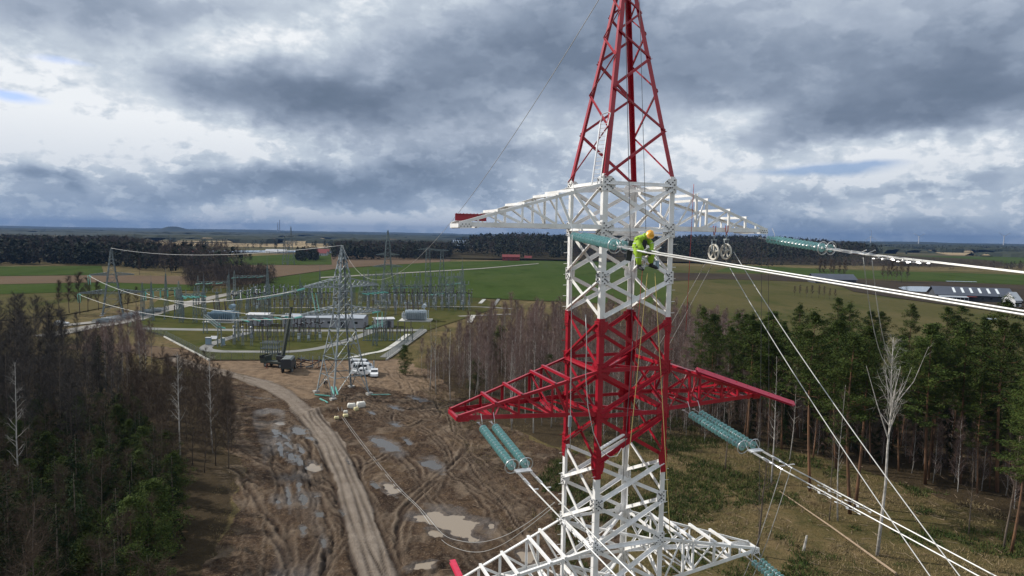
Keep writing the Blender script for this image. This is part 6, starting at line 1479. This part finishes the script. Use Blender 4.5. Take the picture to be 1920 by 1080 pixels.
# right pine wood
pines = Pool([pine(80 + i, 23.5, .19, .40 + .06 * (i % 3), 3.2 - .35 * (i % 2), 44, clump=.62, per=84, leaf=.15) for i in range(7)])
tallp = [(1440, 838, 24.5, 'tall pine with a ragged top left of the pine wood, crossed by the pulling ropes'), (1400, 835, 21.5, 'broad pine at the left edge of the pine wood behind the long red beam'), (1519, 920, 24.2, 'orange stemmed pine left of the pylon ropes, its base on the clearing'), (1594, 962, 24.6, 'orange stemmed pine standing left of the white birch'), (1568, 880, 23.5, 'broad crowned pine behind the two crossing ropes'),
         (1604, 950, 23.8, 'straight orange pine just left of the white birch'), (1545, 850, 22, 'pine with a rounded top in the middle of the pine wood'), (1735, 905, 25, 'tall pine with open tiers right of the white birch'), (1800, 905, 23.5, 'dark pine between the open tiered pine and the right edge'), (1870, 920, 26, 'tall broad pine near the right edge of the picture'), (1925, 1010, 22, 'pine at the right edge with low green branches'), (1895, 1040, 18, 'nearest pine at the lower right edge, green branches in front')]
for i, (px, py, h_, lb) in enumerate(tallp):
    q = at(px, py); pines.put(q.x, q.y, lb, None, (h_ - 1.3) / 24.3, k=i, fat=1.22)
poly_p = [(1330, 812), (1440, 838), (1540, 868), (1660, 892), (1770, 915), (1990, 1010), (2200, 980), (2150, 790), (1800, 765), (1560, 755), (1420, 752), (1330, 760), (1300, 790)]
for x, y in scatter(140, poly_p, 3.1): pines.put(x, y, 'dark pine of the right wood, %s and %s' % zone([(1440, 'at its left end'), (1560, 'left of the orange stems'), (1680, 'behind the white birch'), (1800, 'right of the white birch'), (9999, 'at the right picture edge')], [(95, 'in front'), (115, 'in the middle'), (999, 'at the back')], x, y), 'pines of the right wood', pr.uniform(.50, .84))
for x, y in scatter(70, [(1330, 800), (1500, 848), (1800, 880), (2000, 930), (2100, 800), (1500, 740), (1330, 760)], 4): spr.put(x, y, 'low dark spruce under the pines of the right wood', 'undergrowth spruces of the right wood', pr.uniform(.45, .75))
for x, y in scatter(60, [(1270, 826), (1420, 838), (1660, 880), (1900, 960), (1990, 900), (1500, 790), (1300, 790)], 2.6): thin.put(x, y, 'thin bare sapling at the edge of the right wood', 'saplings at the edge of the right wood', pr.uniform(.5, 1.0))
# the white birch and other single trees on the clearing
wb = bare_tree(5, 22.5, .19, 3.4, 46, 9, (1.0, .008), bark='birch_bark', twig='twig_pale', start=.50, rise=1.5, name='birch_tree', label='tall white barked birch with forked bare crown in front of the pines', fork=7)
q = at(1645, 1042); wb.location = (q.x, q.y, zat(q.x, q.y) - .1); wb.rotation_euler = (0, R(2), 1.2)
for i, (px, py, h_, r_, lb, bk) in enumerate([(1418, 1042, 13, .13, 'bare leafless tree with twin dark stems beside the bottom right crossarm tip', 'grey_bark'), (1446, 905, 17, .13, 'white birch stem behind the conductors under the red beam', 'birch_bark'), (1570, 975, 16, .10, 'slim bare birch just left of the orange pines', 'birch_bark'), (1555, 975, 14, .07, 'thin bare stem left of the slim birch', 'grey_bark'),
        (1360, 880, 11, .10, 'bare twin stemmed tree standing left of the conductors', 'grey_bark'), (1880, 1030, 12, .12, 'bare dark stem at the lower right on the clearing', 'grey_bark'), (1815, 1005, 9, .08, 'small bare tree in the lower right clearing', 'grey_bark'), (1630, 840, 19, .1, 'bare brown tree behind the pulling ropes', 'grey_bark'), (1480, 865, 14, .08, 'bare birch between the conductors and the orange pine', 'birch_bark')]):
    t = bare_tree(200 + i, h_, r_, 1.9, 20, 14, (.8, .009), bark=bk, twig='twig_brown', start=.35, rise=.9, name='bare_tree', label=lb); q = at(px, py); t.location = (q.x, q.y, zat(q.x, q.y) - .1); t.rotation_euler = (R(pr.uniform(-2, 2)), R(pr.uniform(-2, 3)), i)
q0, q1 = onground(1462, 922, .25), onground(1680, 1080, .3); b = MB(); b.tube([q0, q0.lerp(q1, .5) + Vector((0, 0, .1)), q1], [.05, .09, .12], 7); tag(b.build('fallen_trunk', 'log_pale'), 'long pale fallen trunk lying across the right clearing', 'fallen trunk')
q = onground(1506, 1032); b = MB(); b.tube([q - Vector((0, 0, .2)), q + Vector((.35, .1, 1.6))], [.16, .10], 8); tag(b.build('tree_stump', 'birch_bark'), 'pale broken stump leaning on the right clearing', 'stump')
# left foreground wood: dark spruces low down, bare trees above
left_poly = [(-260, 1500), (270, 1500), (300, 1200), (318, 1080), (330, 960), (325, 900), (300, 860), (250, 800), (60, 790), (-300, 860)]
for x, y in scatter(115, left_poly, 3.2): spr.put(x, y, 'dark green spruce of the lower left wood, %s, %s' % zone([(120, 'near the edge'), (250, 'inside'), (9999, 'near the mud')], [(60, 'nearest rows'), (85, 'middle rows'), (999, 'far rows')], x, y), 'spruces of the lower left wood', pr.uniform(.8, 1.15) * float(np.interp(y, [40, 70, 112], [.95, .74, .50])))
lyp = Pool([pine(140 + i, 11.5, .15, .10, 3.0, 60, 'young_pine', mat='pine_needles', clump=.70, per=80, leaf=.14) for i in range(2)])
for x, y in scatter(95, left_poly, 3.2): lyp.put(x, y, 'dark bushy pine of the lower left wood, %s, %s' % zone([(120, 'near the edge'), (250, 'inside'), (9999, 'near the mud')], [(60, 'nearest rows'), (85, 'middle rows'), (999, 'far rows')], x, y), 'pines of the lower left wood', pr.uniform(.8, 1.1) * float(np.interp(y, [40, 70, 112], [.9, .7, .5])))
dark = Pool([bare_tree(300 + i, 16.5, .11, 3.7, 40, 60, (1.0, .0095), bark='grey_bark', twig='twig_dark', start=.26, rise=.95, name='bare_tree') for i in range(5)])
for x, y in scatter(120, [(-300, 960), (-300, 700), (-60, 665), (120, 668), (215, 700), (232, 760), (215, 850), (120, 900)], 2.7): dark.put(x, y, 'dark leafless tree of the tall left wood, %s, %s' % zone([(60, 'at the picture edge'), (140, 'in the middle'), (9999, 'at its right side')], [(100, 'near rows'), (130, 'middle rows'), (999, 'far rows')], x, y), 'bare trees of the left wood', pr.uniform(.8, 1.1) * float(np.interp(960 + F_PX * x / y, [90, 150, 230], [1.0, .78, .55])))
mid_bare = Pool([bare_tree(330 + i, 10.5, .07, 3.0, 32, 52, (.85, .0085), bark='grey_bark', twig='twig_brown', start=.18, rise=.85, name='bare_tree') for i in range(4)])
for x, y in scatter(80, [(215, 880), (235, 745), (300, 700), (395, 708), (428, 760), (436, 840), (425, 930), (380, 900), (300, 850)], 2.2): mid_bare.put(x, y, 'brown leafless tree between the dark spruces and the mud track', 'brown bare trees beside the mud track', pr.uniform(.7, 1.1) * float(np.interp(y, [80, 110, 150], [1.05, .9, .6])))
for x, y in scatter(40, [(150, 760), (170, 680), (260, 660), (290, 700), (240, 760)], 2.4): birch.put(x, y, 'purple twigged bare tree at the far end of the left wood', 'purple trees of the left wood', pr.uniform(.6, .85))
for x, y in scatter(32, [(-60, 1450), (280, 1450), (325, 1080), (345, 900), (100, 850), (-80, 900)], 4): mid_bare.put(x, y, 'leafless brown tree rising between the lower left spruces', 'bare trees among the lower left spruces', pr.uniform(.95, 1.25) * float(np.interp(y, [40, 70, 112], [1., .85, .65])))
lb_t = bare_tree(410, 15, .12, 2.2, 22, 14, (.8, .008), twig='twig_pale', start=.3, rise=1.0, name='birch_tree', label='pale birch with bare branches in front of the left wood beside the track'); q = at(338, 860); lb_t.location = (q.x, q.y, 0)
lb_t = bare_tree(411, 15, .12, 2.0, 22, 10, (.8, .008), twig='twig_pale', start=.3, rise=1.0, name='birch_tree', label='slim pale birch between the spruces and the mud track'); q = at(398, 850); lb_t.location = (q.x, q.y, 0)
lb_t = bare_tree(412, 17, .12, 2.0, 22, 10, (.8, .008), twig='twig_pale', start=.3, rise=1.0, name='birch_tree', label='pale birch stem in the dark wood at the left edge'); q = at(40, 960); lb_t.location = (q.x, q.y, 0)
q = at(188, 745); spr.put(q.x, q.y, 'single pointed dark spruce among the purple trees left of the substation', None, .95)
# ground cover of the right clearing: low green tufts and straw (nobody could count it)
def cover(name, label, cat, poly, n, size, mat, seed, clumpy=.5, hgt=.5):
    rg = np.random.default_rng(seed); W_ = [tuple(at(x, y)[:2]) for x, y in poly]; X = np.array([p[0] for p in W_]); Y = np.array([p[1] for p in W_]); x = rg.uniform(X.min(), X.max(), n * 3); y = rg.uniform(Y.min(), Y.max(), n * 3)
    k = inpoly(x, y, W_) & (fbm(x, y, 5.5, seed) > clumpy); x = x[k][:n]; y = y[k][:n]; z = np.array([zat(a, c_) for a, c_ in zip(x, y)])
    m_ = 7; P = np.repeat(np.stack([x, y, z], 1), m_, 0) + rg.normal(size=(len(x) * m_, 3)) * np.array([.26, .26, 0]); Dv = rg.normal(size=P.shape) * .55 + np.array([0, 0, 1.0]); V, Fc = slivers(rg, P, Dv, hgt, size); o = mesh_np(name, V, Fc, mat); tag(o, label, cat, None, 'stuff'); return o
right_clear = [(1230, 760), (1300, 800), (1440, 838), (1660, 900), (1800, 930), (2050, 1020), (2050, 1500), (1150, 1500), (1080, 1080), (1010, 900), (1060, 830)]
cover('ground_cover', 'low green tufts and seedlings scattered over the right clearing', 'ground cover', right_clear, 8500, .05, 'tuft_green', 5, .53, .6)
cover('dry_grass', 'straw coloured dry grass over the right clearing', 'dry grass', right_clear, 9000, .030, 'tuft_straw', 6, .40, .38)
cover('dry_grass', 'straw coloured dry grass along the foot of the birch thicket and wood', 'dry grass', [(740, 690), (830, 700), (1000, 800), (1070, 1080), (950, 1000), (900, 880), (800, 740)], 2200, .028, 'tuft_straw', 8, .46, .32)
cover('ground_cover', 'rough low plants along the left edge of the mud', 'ground cover', [(380, 700), (470, 700), (470, 850), (440, 1080), (380, 1080), (420, 800)], 1500, .03, 'tuft_straw', 9, .5, .3)
rr = random.Random(8)
b = MB()
for i in range(420):
    px, py = rr.uniform(1230, 1900), rr.uniform(850, 1100); q = onground(px, py, .06); a = rr.uniform(0, 3.14); ln = rr.uniform(.3, 1.4); d = Vector((math.cos(a), math.sin(a), rr.uniform(-.05, .15))) * ln; b.tube([q, q + d], [.025, .012], 4)
for i in range(160):
    px, py = rr.uniform(430, 980), rr.uniform(760, 1100); q = onground(px, py, .04); a = rr.uniform(0, 3.14); ln = rr.uniform(.2, .9); d = Vector((math.cos(a), math.sin(a), .05)) * ln; b.tube([q, q + d], [.02, .012], 4)
tag(b.build('fallen_twigs', 'log_pale'), 'pale fallen twigs and chips scattered on the ground', 'fallen twigs', None, 'stuff')

# ------------------------------------------------------------------ far woods: things near enough to tell apart, then masses
def lowtree(rg, h, r, n, kind):
    if kind == 'con':
        u = rg.uniform(.08, 1, n); q = rg.uniform(0, 6.283, n); rad = r * np.sqrt(rg.uniform(.2, 1, n)) * (np.sin(np.pi * np.clip(.12 + u * .86, 0, 1)) ** .7); P = np.stack([np.cos(q) * rad, np.sin(q) * rad, h * u], 1); return leafquads(rg, P, h * .075, .3, .6)
    u = rg.uniform(.12, 1, n); q = rg.uniform(0, 6.283, n); rad = r * np.sqrt(rg.uniform(.05, 1, n)) * np.sin(np.pi * np.clip(.1 + u * .88, 0, 1)) ** .8; P = np.stack([np.cos(q) * rad, np.sin(q) * rad, h * u], 1); Dv = rg.normal(size=P.shape) * .5 + np.array([0, 0, .9]); V, Fc = slivers(rg, P, Dv, h * .17, h * .0085); V = V.reshape(-1, 3, 3); V = np.concatenate([V, V[:, 2:3]], 1); V[:, 3] = V[:, 2] + (V[:, 1] - V[:, 0]) * .2; return V.reshape(-1, 3), np.arange(len(V) * 4).reshape(-1, 4)
def woods(name, label, poly, n, h, kinds, mats, seed, mind=5.0, faces=70, base=0.0, hill=None, r=.24):
    rg = np.random.default_rng(seed); protos = []
    for k in range(6):
        kd = kinds[k % len(kinds)]; protos.append((lowtree(rg, 1.0, r * (1.15 if kd != 'con' else .85), faces, kd), 0 if kd == 'con' else 1))
    Vs = []; Fs = []; mi = []; o = 0
    W_ = poly if poly and not isinstance(poly[0][0], int) else [tuple(at(x, y)[:2]) for x, y in poly]; X = np.array([p[0] for p in W_]); Y = np.array([p[1] for p in W_])
    x = rg.uniform(X.min(), X.max(), n * 6); y = rg.uniform(Y.min(), Y.max(), n * 6); k = inpoly(x, y, W_); x = x[k][:n]; y = y[k][:n]
    for a, c_ in zip(x, y):
        kk = int((vnoise(a, c_, 60, seed) * .75 + rg.uniform() * .25) * 5.99); (V, Fc), m_ = protos[kk]; hh = h * rg.uniform(.7, 1.12); q = rg.uniform(0, 6.28); cs, sn = math.cos(q), math.sin(q)
        z0 = hill(a, c_) if hill else base; Vr = np.stack([V[:, 0] * cs - V[:, 1] * sn, V[:, 0] * sn + V[:, 1] * cs, V[:, 2]], 1) * hh + np.array([a, c_, z0]); Vs.append(Vr); Fs.append(Fc + o); o += len(V); mi += [m_] * len(Fc)
    ob = mesh_np(name, np.concatenate(Vs), np.concatenate(Fs), mats, mi=mi); return tag(ob, label, 'woodland', None, 'stuff')
FC = ['far_conifer', 'far_bare']
woods('woodland', 'dark mixed woodland behind the left green fields', [(-200, 496), (190, 498), (300, 512), (430, 522), (470, 515), (400, 500), (300, 492), (260, 476), (230, 468), (-200, 464)], 3000, 19, ['con', 'bare', 'bare', 'con', 'bare'], FC, 1, faces=64)
woods('woodland', 'brown leafless trees between the left fields and the substation', [(340, 524), (430, 520), (510, 521), (518, 540), (480, 548), (410, 552), (360, 552)], 330, 10, ['bare'], FC, 2, faces=80)
woods('woodland', 'dark trees and scrub behind the main green field', [(625, 488), (840, 488), (856, 474), (760, 470), (625, 474)], 1400, 17, ['con', 'bare', 'bare', 'con'], FC, 3, faces=60)
woods('woodland', 'scattered scrub and trees on the far plain', [(360, 468), (860, 470), (900, 460), (300, 458), (-200, 462)], 500, 13, ['bare', 'bare', 'con'], FC, 4, faces=50)
woods('woodland', 'dark conifers beside the far red roofs', [(556, 491), (596, 491), (596, 484), (556, 484)], 50, 13, ['con'], FC, 14, faces=90)
# wooded hill
HC = at(1000, 489); 
def hillz(x, y):
    s_ = 0
    for (cx, cy, rx, ry, hh) in ((25, 1130, 150, 210, 16), (190, 1180, 170, 240, 17), (430, 1350, 260, 260, 19)): s_ = max(s_, hh * math.exp(-((x - cx) / rx) ** 2 - ((y - cy) / ry) ** 2))
    return s_
hx = np.linspace(-250, 900, 60); hy = np.linspace(850, 1900, 50); HX, HY = np.meshgrid(hx, hy); HZ = np.vectorize(hillz)(HX, HY) - .6; ii = np.arange(HX.size).reshape(HX.shape)
fmat('wood_floor', (.045, .040, .026), (.060, .050, .032))
structure(mesh_np('hill', np.stack([HX, HY, HZ], -1).reshape(-1, 3), np.stack([ii[:-1, :-1], ii[:-1, 1:], ii[1:, 1:], ii[1:, :-1]], -1).reshape(-1, 4), 'wood_floor', smooth=True))
woods('woodland', 'wooded hill behind the pylon with dark conifers and grey leafless trees', [(-78.0, 935.0), (-20.0, 850.0), (30.0, 845.0), (160.0, 850.0), (360.0, 900.0), (620.0, 1150.0), (700.0, 1500.0), (100.0, 1500.0), (-60.0, 1250.0)], 4200, 19, ['con', 'bare', 'con', 'bare', 'con'], FC, 5, faces=64, hill=hillz)
woods('woodland', 'brown scrub strip along the right fields', [(1290, 497), (1500, 500), (1790, 508), (2100, 516), (2100, 508), (1780, 499), (1480, 487), (1290, 482)], 1500, 9, ['bare', 'bare', 'bare', 'con'], FC, 6, faces=60)
woods('woodland', 'far tree line below the right horizon', [(1290, 470), (2300, 482), (2300, 472), (1290, 458)], 1500, 17, ['con', 'bare', 'con'], FC, 7, faces=44)
# trees of the right field that can be told apart
fb = Pool([bare_tree(500 + i, 14, .16, 3.2, 26, 26, (1.5, .035), bark='grey_bark', twig='twig_brown', start=.25, rise=1.2, name='bare_tree') for i in range(2)])
for px, py in [(1536, 524), (1545, 524), (1556, 523), (1563, 524), (1574, 525), (1584, 525), (1664, 529), (1672, 529), (1680, 530), (1690, 530), (1700, 531), (1655, 529)]:
    q = at(px, py); fb.put(q.x, q.y, 'tall bare tree in the sparse rows behind the lone barn', 'bare trees behind the lone barn', pr.uniform(.9, 1.2), z=.3)
for px, py in [(1490, 556), (1500, 557), (1512, 558), (1522, 559), (1535, 560), (1545, 561), (1555, 562), (1565, 562)]:
    q = at(px, py); fb.put(q.x, q.y, 'small bare tree in the row crossing the right field', 'bare trees across the right field', pr.uniform(.35, .5), z=.3)
for px, py in [(1408, 499), (1412, 500), (1422, 500), (1440, 501)]:
    q = at(px, py); fb.put(q.x, q.y, 'round bare bush at the top of the right field', 'bushes at the top of the right field', pr.uniform(.3, .45), z=.3)
for i, (px, py, s_) in enumerate([(130, 588, 1.0), (150, 590, 1.1), (165, 585, .9), (185, 582, .8), (110, 590, .9), (262, 516, .8), (322, 515, .9), (368, 512, 1.1), (375, 512, 1.1), (445, 503, 1.2), (240, 585, .6), (225, 590, .6), (255, 578, .6)]):
    q = at(px, py); fb.put(q.x, q.y, 'dense brown leafless tree beside the left fields and road', 'leafless trees beside the left fields', s_, z=.2)
q = at(470, 489); ypine.put(q.x, q.y, 'round dark bush alone on the far green field', None, .9, z=.5)
# far blue ridges at the horizon, real rolling ground with a ragged canopy
def ridge(x0, x1, y0, y1, h, seed, label, nx=260, ny=10, amp=6):
    X, Y = np.meshgrid(np.linspace(x0, x1, nx), np.linspace(y0, y1, ny)); Yj = np.minimum((Y - y0), (y1 - Y)) / (y1 - y0) * 2; Z_ = h * (.55 + .9 * (fbm(X, Y, (x1 - x0) / 9, seed, 4) - .3)) * np.clip(Yj * 2.5, 0, 1) ** .5 + (fbm(X, Y, 55, seed + 3, 2) - .5) * amp; Z_[0] = 0; Z_[-1] = 0; i_ = np.arange(X.size).reshape(X.shape)
    return structure(mesh_np('distant_hills', np.stack([X, Y, Z_], -1).reshape(-1, 3), np.stack([i_[:-1, :-1], i_[:-1, 1:], i_[1:, 1:], i_[1:, :-1]], -1).reshape(-1, 4), 'far_conifer'))
ridge(-7500, 600, 5200, 6000, 20, 1, ''); ridge(-9500, 1200, 8200, 9500, 42, 2, ''); ridge(300, 4500, 3400, 4300, 17, 3, ''); ridge(600, 9000, 6200, 7200, 28, 4, ''); ridge(-1500, 3000, 7200, 8200, 26, 6, '')
ridge(-5000, -900, 2600, 3000, 12, 7, '', amp=8); ridge(-2500, -300, 3600, 4000, 13, 8, '', amp=8); ridge(-900, 1200, 4300, 4700, 14, 9, '', amp=8)
hc = atd(325, 430, 5600); X, Y = np.meshgrid(np.linspace(-420, 420, 40), np.linspace(-300, 300, 16)); Zh = 24 * np.exp(-(X / 75) ** 2 - (Y / 150) ** 2) * (.85 + .3 * fbm(X, Y, 60, 5)) + 30 * np.exp(-((X - 20) / 190) ** 2 - (Y / 150) ** 2) * (.8 + .4 * fbm(X, Y, 40, 5)); i_ = np.arange(X.size).reshape(X.shape)
structure(mesh_np('distant_hill', np.stack([X + hc.x, Y + hc.y, Zh], -1).reshape(-1, 3), np.stack([i_[:-1, :-1], i_[:-1, 1:], i_[1:, 1:], i_[1:, :-1]], -1).reshape(-1, 4), 'far_conifer'))
rgp = np.random.default_rng(77); Vp = []; Fp = []; o_ = 0
for k in range(330):
    yy = 1500 + 6500 * rgp.uniform() ** 1.3; pxx = rgp.uniform(-150, 2050); xx = (pxx - 960) / F_PX * yy
    if 800 < pxx < 900 and yy < 4000: continue
    if pxx < 780 and yy < 2900 and rgp.uniform() < .88: continue
    if pxx > 900 and yy < 2300 and rgp.uniform() < .5: continue
    wx, wy = rgp.uniform(50, 330) * (yy / 3500) ** .5, rgp.uniform(20, 90); u_, v_ = np.meshgrid(np.linspace(-1, 1, 22), np.linspace(-1, 1, 7)); X = xx + u_ * wx; Y = yy + v_ * wy
    hgt = np.clip(1.15 - u_ ** 2 - v_ ** 2 * .9 + (fbm(X, Y, 30, k) - .5) * 1.2, 0, 1) ** .35 * rgp.uniform(9, 17) * (.75 + .5 * vnoise(X, Y, 14, k + 5)); hgt = np.where(hgt < 2.5, -1, hgt)
    ii = np.arange(u_.size).reshape(u_.shape) + o_; Vp.append(np.stack([X, Y, hgt + .5], -1).reshape(-1, 3)); Fp.append(np.stack([ii[:-1, :-1], ii[:-1, 1:], ii[1:, 1:], ii[1:, :-1]], -1).reshape(-1, 4)); o_ += u_.size
tag(mesh_np('distant_woods', np.concatenate(Vp), np.concatenate(Fp), 'far_conifer'), 'dark copses and tree belts scattered over the far plain', 'woodland', None, 'stuff')
# ------------------------------------------------------------------ haze
b = MB(); b.box((0, 7200, 86), (34000, 18400, 178)); hz_ = b.build('haze', 'glass_dark'); tag(hz_, 'thin blue haze over the whole plain', 'haze', None, 'stuff')
hm = bpy.data.materials.new('haze'); hm.use_nodes = True; nn = hm.node_tree; nn.nodes.remove(nn.nodes['Principled BSDF']); pv = nn.nodes.new('ShaderNodeVolumePrincipled'); pv.inputs['Density'].default_value = 7.0e-5; pv.inputs['Color'].default_value = (.12, .24, .50, 1); pv.inputs['Anisotropy'].default_value = .1
nn.links.new(pv.outputs[0], nn.nodes['Material Output'].inputs['Volume']); hz_.data.materials.clear(); hz_.data.materials.append(hm)
scn.cycles.volume_bounces = 0; scn.cycles.max_bounces = 6; scn.cycles.transparent_max_bounces = 24
